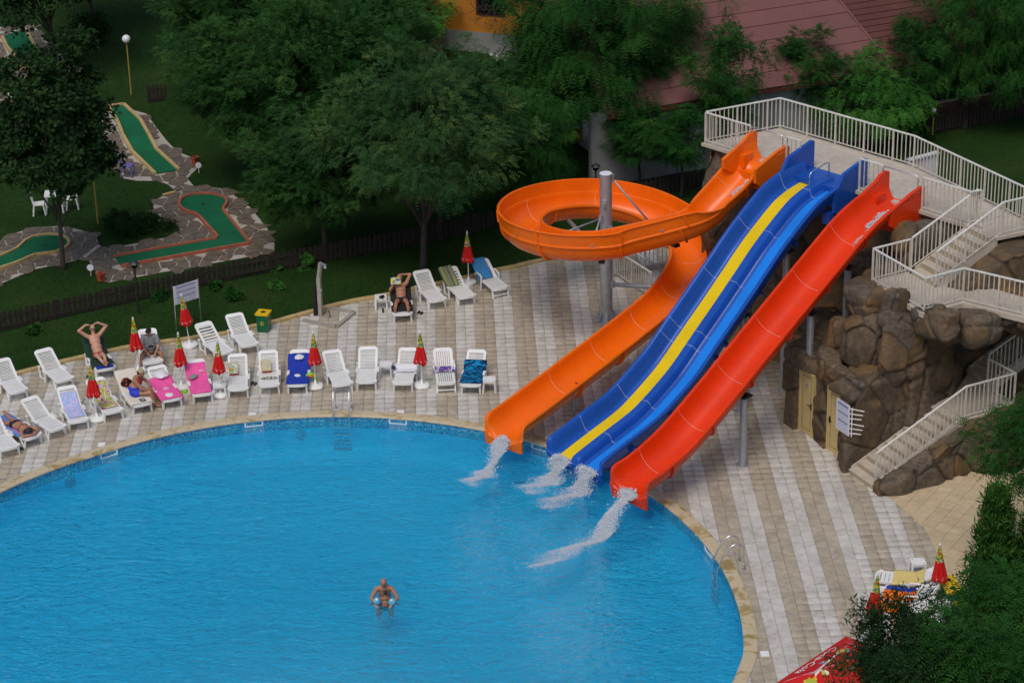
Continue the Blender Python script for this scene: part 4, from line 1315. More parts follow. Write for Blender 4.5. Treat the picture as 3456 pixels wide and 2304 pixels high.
# ------------------------------------------------------------------ doors and notice on the rock cabin
def cabin_door(x0, x1, handle_right, label):
    o = root('cabin_door', F2((x0 + x1) / 2, -2.2, 0), label, 'door')
    fprism(F2, [(x0, -2.16), (x1, -2.16), (x1, -1.9), (x0, -1.9)], -0.02, 2.06).build('leaf', M['door_paint'], o)
    fr_ = MB()
    for (a, b, c, d) in ((x0 - 0.05, x0, 0, 2.06), (x1, x1 + 0.05, 0, 2.06), (x0 - 0.05, x1 + 0.05, 2.06, 2.12)):
        f = fprism(F2, [(a, -2.20), (b, -2.20), (b, -1.95), (a, -1.95)], c - 0.02, d); fr_.add(f.v, f.f)
    fr_.build('frame', M['door_paint'], o)
    pn = MB()
    for (a, b, c, d) in ((x0 + 0.10, x0 + 0.115, 0.16, 1.93), (x1 - 0.115, x1 - 0.10, 0.16, 1.93), (x0 + 0.10, x1 - 0.10, 0.16, 0.175), (x0 + 0.10, x1 - 0.10, 1.915, 1.93)):
        f = fprism(F2, [(a, -2.166), (b, -2.166), (b, -2.15), (a, -2.15)], c, d); pn.add(f.v, f.f)
    pn.build('panel_groove', M['tan_wall'], o)
    hx = x1 - 0.07 if handle_right else x0 + 0.07
    h = MB(); f = fprism(F2, [(hx - 0.025, -2.185), (hx + 0.025, -2.185), (hx + 0.025, -2.15), (hx - 0.025, -2.15)], 0.93, 1.13); h.add(f.v, f.f)
    d_ = -0.14 if handle_right else 0.14
    h.bar(F2(hx, -2.215, 1.05), F2(hx + d_, -2.215, 1.05), 0.022); h.bar(F2(hx, -2.15, 1.05), F2(hx, -2.22, 1.05), 0.022)
    h.build('handle', M['black'], o)
    s = fprism(F2, [((x0 + x1) / 2 - 0.05, -2.167), ((x0 + x1) / 2 + 0.05, -2.167), ((x0 + x1) / 2 + 0.05, -2.15), ((x0 + x1) / 2 - 0.05, -2.15)], 1.58, 1.70)
    s.build('plate', M['steel'], o)


cabin_door(9.08, 9.74, True, 'beige cabin door in the rock, the one nearer the slides')
cabin_door(10.58, 11.26, False, 'beige cabin door in the rock beside the blue-printed notice')
nb = root('notice_board', F2(11.8, -2.4, 1.1), 'white notice with blue print fixed beside the cabin door', 'sign')
q0, q1 = F2(11.38, -2.42), F2(12.05, -2.42)
m = MB(); m.box((0, 0, 0.5), (0.66, 0.02, 1.0)); bd = m.build('board', M['notice2'], nb, org=(0, 0, 0)); bd.rotation_euler = (0, 0, F2.a)
bd.location = tuple(F2(11.74, -2.47, 1.15) - np.array(nb['_org']))
br_m = MB()
for k in range(6):
    br_m.bar(F2(12.06, -2.46, 1.25 + k * 0.16), F2(12.3 + 0.06 * (k % 3), -2.2, 1.25 + k * 0.16), 0.025)
br_m.bar(F2(12.12, -2.42, 1.15), F2(12.12, -2.42, 2.1), 0.03)
br_m.build('bracket', M['white_paint'], nb)
lw = root('low_wall', F1(4, -1.4, 0), 'plain tan wall at the foot of the rock under the slides', 'wall')
fprism(F1, [(1.6, -1.50), (7.6, -1.28), (7.6, -1.12), (1.6, -1.34)], -0.02, 1.05).build('wall_panel', M['tan_wall'], lw)
fprism(F1, [(1.58, -1.52), (7.62, -1.30), (7.62, -1.10), (1.58, -1.32)], 1.05, 1.10).build('coping', M['tan_wall'], lw)


# ------------------------------------------------------------------ slides
def frames(P):
    P = np.asarray(P, float)
    T = np.gradient(P, axis=0); T /= np.linalg.norm(T, axis=1)[:, None]
    S_ = np.cross([0, 0, 1.0], T); S_ /= np.linalg.norm(S_, axis=1)[:, None]
    Nn = np.cross(T, S_)
    return T, S_, Nn


END_SCALE = [0.30, 0.62, 0.84, 0.96]


def sweep(P, prof, mat, name, parent, closed=True, smooth=True, sel=None, lip=False):
    P = np.asarray(P, float)
    if lip:
        d = P[-1] - P[-2]; P = np.vstack([P, P[-1] + d * 0.35, P[-1] + d * 0.6, P[-1] + d * 0.75])
    T, S_, Nn = frames(P)
    if sel is not None:
        P, S_, Nn = P[sel], S_[sel], Nn[sel]
    pf = np.array(prof); k = len(pf); n = len(P)
    bs = np.ones(n)
    if lip:
        bs[-4:] = END_SCALE[::-1]
    V = (P[:, None, :] + S_[:, None, :] * pf[None, :, 0:1] + Nn[:, None, :] * (pf[None, :, 1:2] * bs[:, None, None])).reshape(-1, 3)
    if lip:
        ins = [q for q in lip]; k2 = len(ins)
        e = P[-1]; S0, N0, T0 = S_[-1], Nn[-1], T[-1]
        top0 = [e + S0 * a + N0 * (b * END_SCALE[0] + 0.004) for a, b in ins]; top1 = [p + T0 * 0.06 - N0 * 0.03 for p in top0]
        bot1 = [e + S0 * a * 0.95 + T0 * 0.05 - N0 * (0.24 + 0.03 * abs(a)) for a, b in ins]; bot0 = [p - T0 * 0.07 for p in bot1]
        sk = MB().add(top0 + top1 + bot1 + bot0, [(r_ * k2 + j, r_ * k2 + j + 1, (r_ + 1) % 4 * k2 + j + 1, (r_ + 1) % 4 * k2 + j) for r_ in range(4) for j in range(k2 - 1)] + [(0, k2, 2 * k2, 3 * k2), (k2 - 1, 4 * k2 - 1, 3 * k2 - 1, 2 * k2 - 1)])
        sk.build('end_lip', mat, parent)
    m = MB(); fs = []
    kk = k if closed else k - 1
    for i in range(n - 1):
        for j in range(kk):
            fs.append((i * k + j, i * k + (j + 1) % k, (i + 1) * k + (j + 1) % k, (i + 1) * k + j))
    if closed:
        fs += [tuple(range(k - 1, -1, -1)), tuple(range((n - 1) * k, n * k))]
    m.add(V, fs)
    o = m.build(name, mat, parent, smooth=smooth)
    if smooth:
        md = o.modifiers.new('es', 'EDGE_SPLIT'); md.split_angle = R_(42)
    return o


def u_prof(wi=0.62, dpt=0.64, rim=0.11, th=0.035):
    a = np.sin(np.linspace(-math.pi / 2, math.pi / 2, 19))
    inner = [(x * wi, dpt * (1 - math.sqrt(max(0.0, 1 - abs(x) ** 2.4)))) for x in a]
    outer = [(x * (wi + th), dpt * 0.98 * (1 - math.sqrt(max(0.0, 1 - abs(x) ** 2.4))) - th) for x in a[::-1]]
    r1 = [(wi + 0.012, dpt + 0.022), (wi + rim - 0.012, dpt + 0.022), (wi + rim, dpt + 0.008), (wi + rim, dpt - 0.045), (wi + rim - 0.02, dpt - 0.045)]
    return inner + r1 + outer + [(-x, y) for x, y in r1[::-1]]


def seam(P, i, prof_in, mat, name, parent, r=0.007, lift=0.004):
    T, S_, Nn = frames(P)
    pts = [P[i] + S_[i] * a + Nn[i] * (b + lift) for a, b in prof_in]
    return MB().tube(pts, r, 4).build(name, mat, parent)


def flange(P, i, prof_out, mat, name, parent, w=0.05, t=0.07):
    T, S_, Nn = frames(P)
    m = MB(); vs = []
    k = len(prof_out)
    for s in (-w / 2, w / 2):
        for sc in (0.0, t):
            for (a, b) in prof_out:
                nn = np.array([a * 1.2, b - 0.45]); nn /= np.linalg.norm(nn) + 1e-9
                vs.append(P[i] + T[i] * s + S_[i] * (a + nn[0] * sc) + Nn[i] * (b + nn[1] * sc))
    fs = []
    for j in range(k - 1):
        fs += [(j, j + 1, k + j + 1, k + j), (2 * k + j, 3 * k + j, 3 * k + j + 1, 2 * k + j + 1), (k + j, k + j + 1, 3 * k + j + 1, 3 * k + j)]
    m.add(vs, fs)
    return m.build(name, mat, parent)


def yz_panel(fr, x0, x1, pts, mat, name, parent):
    n = len(pts)
    vs = [fr(x0, y, z) for y, z in pts] + [fr(x1, y, z) for y, z in pts]
    fs = [tuple(range(n)), tuple(range(2 * n - 1, n - 1, -1))] + [(i, n + i, n + (i + 1) % n, (i + 1) % n) for i in range(n)]
    return MB().add(vs, fs).build(name, mat, parent)


UP = u_prof()
UIN = UP[:19]; UOUT = UP[24:43]


def pillar(parent, top, r, z0=0.0, name='support_post'):
    m = MB(); m.tube([(top[0], top[1], z0), (top[0], top[1], top[2])], r, 14)
    m.lathe([(r * 1.8, z0), (r * 1.8, z0 + 0.02), (r * 1.05, z0 + 0.02), (r * 1.05, z0 + 0.03)], (top[0], top[1], 0), 14)
    p = m.build(name, M['steel'], parent)
    q = MB(); q.box((top[0], top[1], top[2]), (r * 3.4, r * 3.4, 0.05), F1.a); q.box((top[0], top[1], top[2] + 0.06), (r * 3.0, 0.05, 0.10), F1.a)
    q.build('bracket', M['dark_metal'], p)
    return p


def straight_path(x, yz, n=110):
    P = smooth_path([(x, y, z) for y, z in yz], n)
    P = resample(P, 0.13)
    return np.array([F1(p[0], p[1], p[2]) for p in P])


# red slide
red = root('water_slide', F1(8.1, -6, 0), 'single red water slide next to the stairs', 'water slide')
RP = straight_path(8.1, [(0.1, 6.0), (-0.6, 5.97), (-1.35, 5.82), (-2.2, 5.52), (-3.2, 4.98), (-4.24, 4.40), (-5.93, 3.45), (-7.1, 2.79), (-8.25, 2.14), (-9.64, 1.40), (-10.6, 1.02), (-11.43, 0.80), (-11.9, 0.74), (-12.15, 0.71)])
sweep(RP, UP, M['s_red'], 'channel', red, lip=[(-0.71, 0.64)] + UIN + [(0.71, 0.64)])
# orange slide
orange = root('water_slide', (3.21, 75.81, 0), 'orange spiral water slide looping round a steel column', 'water slide')
oc = np.array([3.21, 75.81]); OR_ = 2.82
opts = [F1(2.75, 0.12, 6.0), F1(2.75, -0.5, 5.97), np.array([7.70, 73.80, 5.62]), np.array([6.9, 73.25, 4.95]), np.array([5.98, 72.92, 4.25])]
for th, z in ((285, 3.62), (262, 3.46), (235, 3.33), (205, 3.18), (175, 3.03), (145, 2.90), (115, 2.76), (88, 2.63), (60, 2.42), (30, 2.15), (2, 1.87), (-22, 1.66)):
    opts.append(np.array([oc[0] + OR_ * math.cos(R_(th)), oc[1] + OR_ * math.sin(R_(th)), z]))
opts += [np.array(p) for p in ((5.10, 73.10, 1.46), (4.26, 71.88, 1.29), (3.06, 70.30, 1.07), (1.63, 68.45, 0.82), (0.25, 66.68, 0.60), (-0.24, 66.05, 0.54))]
OP = resample(smooth_path(opts, 420), 0.14)
sweep(OP, UP, M['s_orange'], 'channel', orange, lip=[(-0.71, 0.64)] + UIN + [(0.71, 0.64)])
_ang = np.degrees(np.arctan2(OP[:, 1] - oc[1], OP[:, 0] - oc[0])); _rad = np.hypot(OP[:, 0] - oc[0], OP[:, 1] - oc[1])
i0 = int(np.argmin(np.linalg.norm(OP - np.array([6.75, 73.2, 4.85]), axis=1))); i1 = int(np.argmin(np.linalg.norm(OP - np.array([4.9, 72.8, 1.42]), axis=1)))
T_, S__, N__ = frames(OP)
m = MB(); vs = []; ks = list(range(i0, i1 + 1))
for q, i in enumerate(ks):
    e = min(1.0, (q) / 5.0, (len(ks) - 1 - q) / 4.0); h = 0.06 + 0.40 * max(0.0, e)
    for (a, b) in ((0.66, 0.63), (0.665, 0.65), (0.70, 0.62 + h), (0.74, 0.635 + h), (0.79, 0.62 + h), (0.79, 0.60 + h), (0.745, 0.60 + h), (0.705, 0.63)):
        vs.append(OP[i] + S__[i] * a + N__[i] * b)
k = 8
fs = [(i * k + j, i * k + (j + 1) % k, (i + 1) * k + (j + 1) % k, (i + 1) * k + j) for i in range(len(ks) - 1) for j in range(k)] + [tuple(range(k - 1, -1, -1)), tuple(range((len(ks) - 1) * k, len(ks) * k))]
ow = m.add(vs, fs).build('outer_wall', M['s_orange'], orange, smooth=True); ow.modifiers.new('es', 'EDGE_SPLIT').split_angle = R_(35)
# vertical ribs on the outer wall
for q in range(8, len(ks) - 6, 17):
    i = ks[q]
    MB().bar(OP[i] + S__[i] * 0.745 + N__[i] * 0.64, OP[i] + S__[i] * 0.78 + N__[i] * 1.03, 0.05, 0.05).build('wall_rib', M['s_orange'], orange)
    bolt = OP[i + 6] + S__[i + 6] * 0.745 + N__[i + 6] * 0.74
    MB().bar(bolt, bolt + S__[i + 6] * 0.02, 0.09, 0.05).build('bolt_plate', M['steel'], orange)
# blue double slide
blue = root('water_slide', F1(5.2, -6, 0), 'double blue water slide with a yellow lane and a light blue lane', 'water slide')
BP = straight_path(5.2, [(0.1, 5.98), (-0.66, 5.94), (-1.3, 5.82), (-1.93, 5.58), (-3.19, 4.80), (-4.1, 4.10), (-5.09, 3.34), (-6.06, 2.62), (-6.9, 1.98), (-7.4, 1.66), (-8.25, 1.22), (-9.0, 0.92), (-10.32, 0.62), (-11.0, 0.46), (-11.4, 0.36)])
bh_ = [(-1.06, 0.50), (-1.03, 0.475), (-0.97, 0.25), (-0.93, 0.09), (-0.88, 0.03), (-0.82, 0.0), (-0.24, 0.0), (-0.19, 0.03), (-0.155, 0.2), (-0.12, 0.24)]
BIN = bh_ + [(-a, b) for a, b in bh_[::-1]]
BPR = [(-1.16, 0.42), (-1.16, 0.485), (-1.145, 0.50)] + BIN + [(1.145, 0.50), (1.16, 0.485), (1.16, 0.42), (1.12, 0.42), (1.05, 0.2), (1.0, 0.02), (0.95, -0.045), (-0.95, -0.045), (-1.0, 0.02), (-1.05, 0.2), (-1.12, 0.42)]
sweep(BP, BPR, M['s_blue'], 'channel', blue, lip=[(-1.16, 0.5)] + BIN + [(1.16, 0.5)])
sweep(BP, [(-0.76, 0.004), (-0.28, 0.004), (-0.28, 0.010), (-0.76, 0.010)], M['s_yellow'], 'yellow_lane', blue)
sweep(BP, [(0.34, 0.004), (0.80, 0.004), (0.80, 0.010), (0.34, 0.010)], M['s_light'], 'light_blue_lane', blue)
for (P, pin, pout, sl, mm, sm_, every, off) in ((RP, UIN, UOUT, red, 's_red', 'seam', 15, 20), (OP, UIN, UOUT, orange, 's_orange', 'seam', 16, 12)):
    for i in range(off, len(P) - 7, every):
        seam(P, i, pin, M[sm_], 'joint_seam', sl, 0.005)
        flange(P, i, pout, M[mm], 'joint_flange', sl)
for i in (9, 24, 39, 54, 58, 76, 90, 101):
    if i < len(BP) - 2:
        seam(BP, i, BIN, M['seam_b'], 'joint_seam', blue, 0.006)
        flange(BP, i, [(-1.05, 0.2), (-1.0, 0.02), (-0.95, -0.045), (0.95, -0.045), (1.0, 0.02), (1.05, 0.2)], M['s_blue'], 'joint_flange', blue, 0.06, 0.12)
for y in (-9.8, -10.9, -8.7):
    z = float(np.interp(-y, [8.7, 9.8, 10.9], [0.83, 0.6, 0.42]))
    yz_panel(F1, 6.12, 6.2, [(y - 0.12, z - 0.5), (y + 0.12, z - 0.45), (y + 0.12, z + 0.05), (y - 0.12, z + 0.05)], M['s_blue'], 'stiffener', blue)
# entries
for (sl, x, mt) in ((red, 8.1, 's_red'), (orange, 2.75, 's_orange')):
    yz_panel(F1, x - 0.73, x - 0.62, [(0.12, 5.7), (0.12, 6.92), (0.02, 6.98), (-0.30, 6.94), (-0.55, 6.76), (-1.5, 6.42), (-1.5, 6.1), (-0.8, 5.7)], M[mt], 'side_panel', sl)
    yz_panel(F1, x - 0.625, x - 0.42, [(-0.30, 5.97), (-0.30, 6.40), (-0.75, 6.40), (-0.75, 5.97)], M[mt], 'nozzle_box', sl)
    yz_panel(F1, x + 0.62, x + 0.73, [(0.12, 5.5), (0.12, 6.78), (0.0, 6.82), (-0.5, 6.74), (-1.5, 6.42), (-1.5, 5.95), (-0.9, 5.5)], M[mt], 'side_panel', sl)
    yz_panel(F1, x - 0.6, x + 0.62, [(0.10, 5.45), (0.10, 5.94), (-0.85, 5.92), (-0.85, 5.45)], M[mt], 'inlet_box', sl)
    rim_ = [F1(x + 0.62 * math.cos(t), -0.1 + 0.25 * math.sin(t), 6.06) for t in np.linspace(0, math.pi, 12)]
    MB().tube(rim_, 0.06, 8).build('inlet_rim', M[mt], sl, smooth=True)
    gb = MB(); gb.tube([F1(x - 0.66, -0.15, 6.9), F1(x - 0.66, -0.15, 7.12), F1(x - 0.6, -0.15, 7.18), F1(x + 0.6, -0.15, 7.18), F1(x + 0.66, -0.15, 7.12), F1(x + 0.66, -0.15, 6.7)], 0.018, 8)
    gb.tube([F1(x + 0.66, -0.15, 7.05), F1(x + 0.8, -0.05, 7.05)], 0.014, 6); gb.tube([F1(x - 0.66, -0.15, 7.05), F1(x - 0.8, -0.05, 7.05)], 0.014, 6)
    gb.build('grab_bar', M['chrome'], sl, smooth=True)
yz_panel(F1, 4.03, 4.15, [(0.55, 5.9), (0.55, 7.0), (0.45, 7.04), (-0.70, 6.78), (-1.12, 6.20), (-1.12, 5.6), (-0.2, 5.5)], M['s_blue'], 'side_panel', blue)
yz_panel(F1, 6.25, 6.37, [(0.45, 5.5), (0.45, 6.98), (0.35, 7.02), (-0.70, 6.78), (-1.12, 6.20), (-1.12, 5.6), (-0.2, 5.35)], M['s_blue'], 'side_panel', blue)
fprism(F1, [(4.15, -0.5), (6.25, -0.5), (6.25, 0.55), (4.15, 0.55)], 5.98, 6.125).build('start_tray', M['s_blue'], blue)
gb = MB(); gb.tube([F1(5.2, -0.95, 5.95), F1(5.2, -0.95, 6.55), F1(5.2, -0.85, 6.62), F1(5.2, -0.1, 6.72), F1(5.2, 0.0, 6.66), F1(5.2, 0.0, 6.1)], 0.02, 8); gb.build('grab_bar', M['chrome'], blue, smooth=True)
fprism(F1, [(6.0, -1.3), (6.3, -1.3), (6.3, -0.1), (6.0, -0.1)], 5.25, 5.6).build('inlet_box', M['s_blue'], blue)


def floor_z(P, fr, y):
    d = (P[:, :2] - fr.o) @ fr.v
    return float(np.interp(-y, -d, P[:, 2]))


for y in (-2.9, -4.9, -6.9):
    for dx in ((0.75, -0.75) if y > -6 else (0.75,)):
        p = F1(5.2 + dx, y); p[2] = floor_z(BP, F1, y) - 0.20; pillar(blue, p, 0.11 if y > -6 else 0.05)
p = F1(5.95, -7.25); p[2] = floor_z(BP, F1, -7.25) - 0.2; pillar(blue, p, 0.05)
for y in (-2.9, -4.6, -7.6, -10.9):
    p = F1(8.1 + 0.25, y); p[2] = floor_z(RP, F1, y) - 0.22
    if y > -10:
        pillar(red, p, 0.11)
p = np.array([1.95, 69.1, 1.02 - 0.22]); pillar(orange, p, 0.085)
# steel column of the orange slide
col_m = MB(); col_m.tube([(oc[0], oc[1], 0), (oc[0], oc[1], 5.28)], 0.205, 28); col = col_m.build('support_column', M['steel'], orange, smooth=True)
col.modifiers.new('es', 'EDGE_SPLIT').split_angle = R_(40)
MB().lathe([(0.20, 5.28), (0.207, 5.29), (0.19, 5.30)], (oc[0], oc[1], 0), 28).build('cap', M['globe'], col)
for k in range(8):
    a = k * math.pi / 4; c, s = math.cos(a), math.sin(a)
    m = MB(); q = [(0.19, 0.02), (0.40, 0.02), (0.40, 0.07), (0.22, 0.42), (0.19, 0.42)]
    vs = [(oc[0] + r * c - s * t * 0.01, oc[1] + r * s + c * t * 0.01, z) for t in (-1, 1) for r, z in q]
    m.add(vs, [tuple(range(5)), tuple(range(9, 4, -1))] + [(i, 5 + i, 5 + (i + 1) % 5, (i + 1) % 5) for i in range(5)]); m.build('gusset', M['steel'], col)
MB().lathe([(0.44, 0.0), (0.44, 0.025)], (oc[0], oc[1], 0), 24).build('base_plate', M['steel'], col)


def op_at(th, a=0.0, b=0.0, lo=None):
    cand = np.where((np.abs((_ang - th + 180) % 360 - 180) < 4) & (_rad < 3.6))[0]
    i = cand[np.argmin(OP[cand, 2])] if lo else cand[np.argmax(OP[cand, 2])]
    return OP[i] + S__[i] * a + N__[i] * b


def arm(z, th, r, name, a, b, lo=None):
    e = op_at(th, a, b, lo); t = R_(th)
    s0_ = np.array([oc[0] + 0.2 * math.cos(t), oc[1] + 0.2 * math.sin(t), z])
    o = MB().tube([s0_, e], r, 10).build(name, M['steel'], orange, smooth=True)
    MB().box(s0_, (0.14, 0.14, 0.24), t).build('clamp', M['steel'], o)


arm(3.35, -52 + 360, 0.075, 'support_arm', -0.62, 0.2); arm(1.35, -24, 0.075, 'support_arm', -0.5, -0.05, True)
arm(5.1, 20, 0.033, 'tie_rod', -0.66, 0.5, True); arm(4.3, 256, 0.03, 'tie_rod', -0.66, 0.5); arm(3.75, 222, 0.03, 'tie_rod', -0.66, 0.5)
arm(2.2, 120, 0.075, 'support_arm', -0.6, 0.1); arm(2.6, 180, 0.075, 'support_arm', -0.6, 0.1)
arm(3.0, -20, 0.03, 'tie_rod', -0.66, 0.5, True)
for th in (262, 305):
    e = op_at(th, 0.0, -0.06); MB().box(e - [0, 0, 0.05], (0.34, 0.2, 0.10), R_(th)).build('hanger_bracket', M['dark_metal'], orange)


# ------------------------------------------------------------------ rushing water: on the slides and where they spill
def foam(name, label, pts, width, n, size, seed, spread_end=1.6, cat='foam'):
    r = np.random.default_rng(seed)
    P = smooth_path(pts, 80); T, S_, Nn = frames(P)
    u = r.beta(1.05, 1.25, n); i = np.clip((u * (len(P) - 1)).astype(int), 0, len(P) - 1)
    wd = width * (1 + (spread_end - 1) * u)
    lat = r.normal(0, 0.36, n) * wd; along = r.normal(0, 0.05, n)
    strand = 0.08 * np.sin(u * 19 + lat * 9 + seed)
    c = P[i] + S_[i] * (lat + strand)[:, None] + T[i] * along[:, None] + np.array([0, 0, 1]) * (np.abs(r.normal(0, 0.03, n)) * (1 - 0.5 * u) * np.exp(-(lat / wd) ** 2))[:, None]
    s = size * r.lognormal(0, 0.45, n) * (1.15 - 0.75 * u)
    octa = np.array([(1, 0, 0), (-1, 0, 0), (0, 1, 0), (0, -1, 0), (0, 0, 0.7), (0, 0, -0.7)])
    tri = np.array([(0, 2, 4), (2, 1, 4), (1, 3, 4), (3, 0, 4), (2, 0, 5), (1, 2, 5), (3, 1, 5), (0, 3, 5)])
    st = 1 + r.random(n)[:, None, None] * 1.2
    loc = octa[None] * s[:, None, None]
    V = c[:, None, :] + T[i][:, None, :] * loc[:, :, 0:1] * st + S_[i][:, None, :] * loc[:, :, 1:2] + np.array([0, 0, 1.0])[None, None, :] * loc[:, :, 2:3]
    Fq = (tri[None] + 6 * np.arange(n)[:, None, None]).reshape(-1, 3)
    o = mesh_obj(name, V.reshape(-1, 3), Fq, M['foam'])
    o['kind'] = 'stuff'; o['label'] = label; o['category'] = cat
    return o


def lane_end(P, a):
    T, S_, Nn = frames(P); return P[-1] + T[-1] * 0.12 + S_[-1] * a + Nn[-1] * 0.03, P[-4] + S_[-4] * a + Nn[-4] * 0.03, T[-1]


def jet(P, a, land, L, wd, seed, label, n=5200):
    e, e0, T = lane_end(P, a); h = np.array([T[0], T[1], 0]); h /= np.linalg.norm(h)
    z0 = e[2]
    pts = [e, e + h * 0.05, e + h * land * 0.5 + [0, 0, -(z0 - WL) * 0.35], np.r_[(e + h * land)[:2], WL + 0.03]]
    for q in (0.35, 0.7, 1.0):
        pts.append(np.r_[(e + h * (land + L * q) + np.array([-0.06, 0.03, 0]) * q * L)[:2], WL + 0.02])
    foam('foam', label, pts, wd, int(n * 2.6), 0.0100, seed)


jet(OP, 0.0, 0.75, 1.05, 0.24, 1, 'white water spilling from the orange slide into the pool')
jet(BP, -0.54, 0.4, 1.15, 0.34, 2, 'white water spilling from the yellow lane into the pool')
jet(BP, 0.56, 0.4, 1.5, 0.34, 3, 'white water spilling from the light blue lane into the pool')
jet(RP, 0.0, 1.2, 2.6, 0.26, 4, 'long streak of white water spilling from the red slide', 9000)
for (P, sd, lb) in ((RP, 8, 'frothing water running into the top of the red slide'), (OP, 9, 'frothing water running into the top of the orange slide')):
    T, S_, Nn = frames(P)
    foam('foam', lb, [P[i] + S_[i] * a + Nn[i] * 0.03 for i, a in ((5, 0.1), (8, 0.05), (11, 0.0), (14, 0.12), (18, 0.15), (22, 0.18))], 0.26, 3800, 0.011, sd, 0.5)
# ------------------------------------------------------------------ picket fences
def fence(label, pts, h, step, lab_rail=True):
    P = resample(np.array([p[:2] for p in pts]), step)
    o = root('picket_fence', (P[0][0], P[0][1], 0), label, 'fence')
    org = np.array(o['_org'])
    hw = step * 0.36
    me = MB().add([(-hw, -0.011, 0.03), (hw, -0.011, 0.03), (hw, -0.011, h - 0.08), (0, -0.011, h), (-hw, -0.011, h - 0.08), (-hw, 0.011, 0.03), (hw, 0.011, 0.03), (hw, 0.011, h - 0.08), (0, 0.011, h), (-hw, 0.011, h - 0.08)],
                  [(0, 1, 2, 3, 4), (9, 8, 7, 6, 5), (0, 5, 6, 1), (1, 6, 7, 2), (2, 7, 8, 3), (3, 8, 9, 4), (4, 9, 5, 0)]).mesh('picket')
    me.materials.append(M['fence_wood'])
    for i in range(len(P) - 1):
        a, b = P[i], P[i + 1]; q = (a + b) / 2; ra = math.atan2(b[1] - a[1], b[0] - a[0])
        k = inst(me, 'picket', o, (q[0] - org[0], q[1] - org[1], rng.normal(-0.05, 0.012)), ra)
        k.rotation_euler = (rng.normal(0, 0.02), rng.normal(0, 0.02), ra)
    for z in (0.18, h - 0.22):
        m = MB()
        stp = min(12, len(P) - 1)
        for i in range(0, len(P) - stp, stp):
            m.bar((P[i][0], P[i][1], z - 0.05), (P[i + stp][0], P[i + stp][1], z - 0.05), 0.04, 0.06)
        m.build('cross_rail', M['fence_wood'], o)
    for i in range(0, len(P), 14):
        MB().box((P[i][0], P[i][1] + 0.05, h / 2 - 0.06), (0.07, 0.07, h)).build('fence_post', M['fence_wood'], o)
    return o


fence('long dark brown picket fence between the lawn and the mini golf', [G(-60, 1130), G(0, 1116), G(375, 1032), G(850, 927), G(1309, 842), G(1577, 785), G(2292, 640), G(2420, 612)], 0.74, 0.19)
fence('dark brown picket fence below the brick wall beyond the platform', [Z4(1500, 1190), Z4(1760, 1130), Z4(2100, 1070), Z4(2420, 1010)], 0.95, 0.17)


# ------------------------------------------------------------------ sun loungers
SEATZ = 0.345


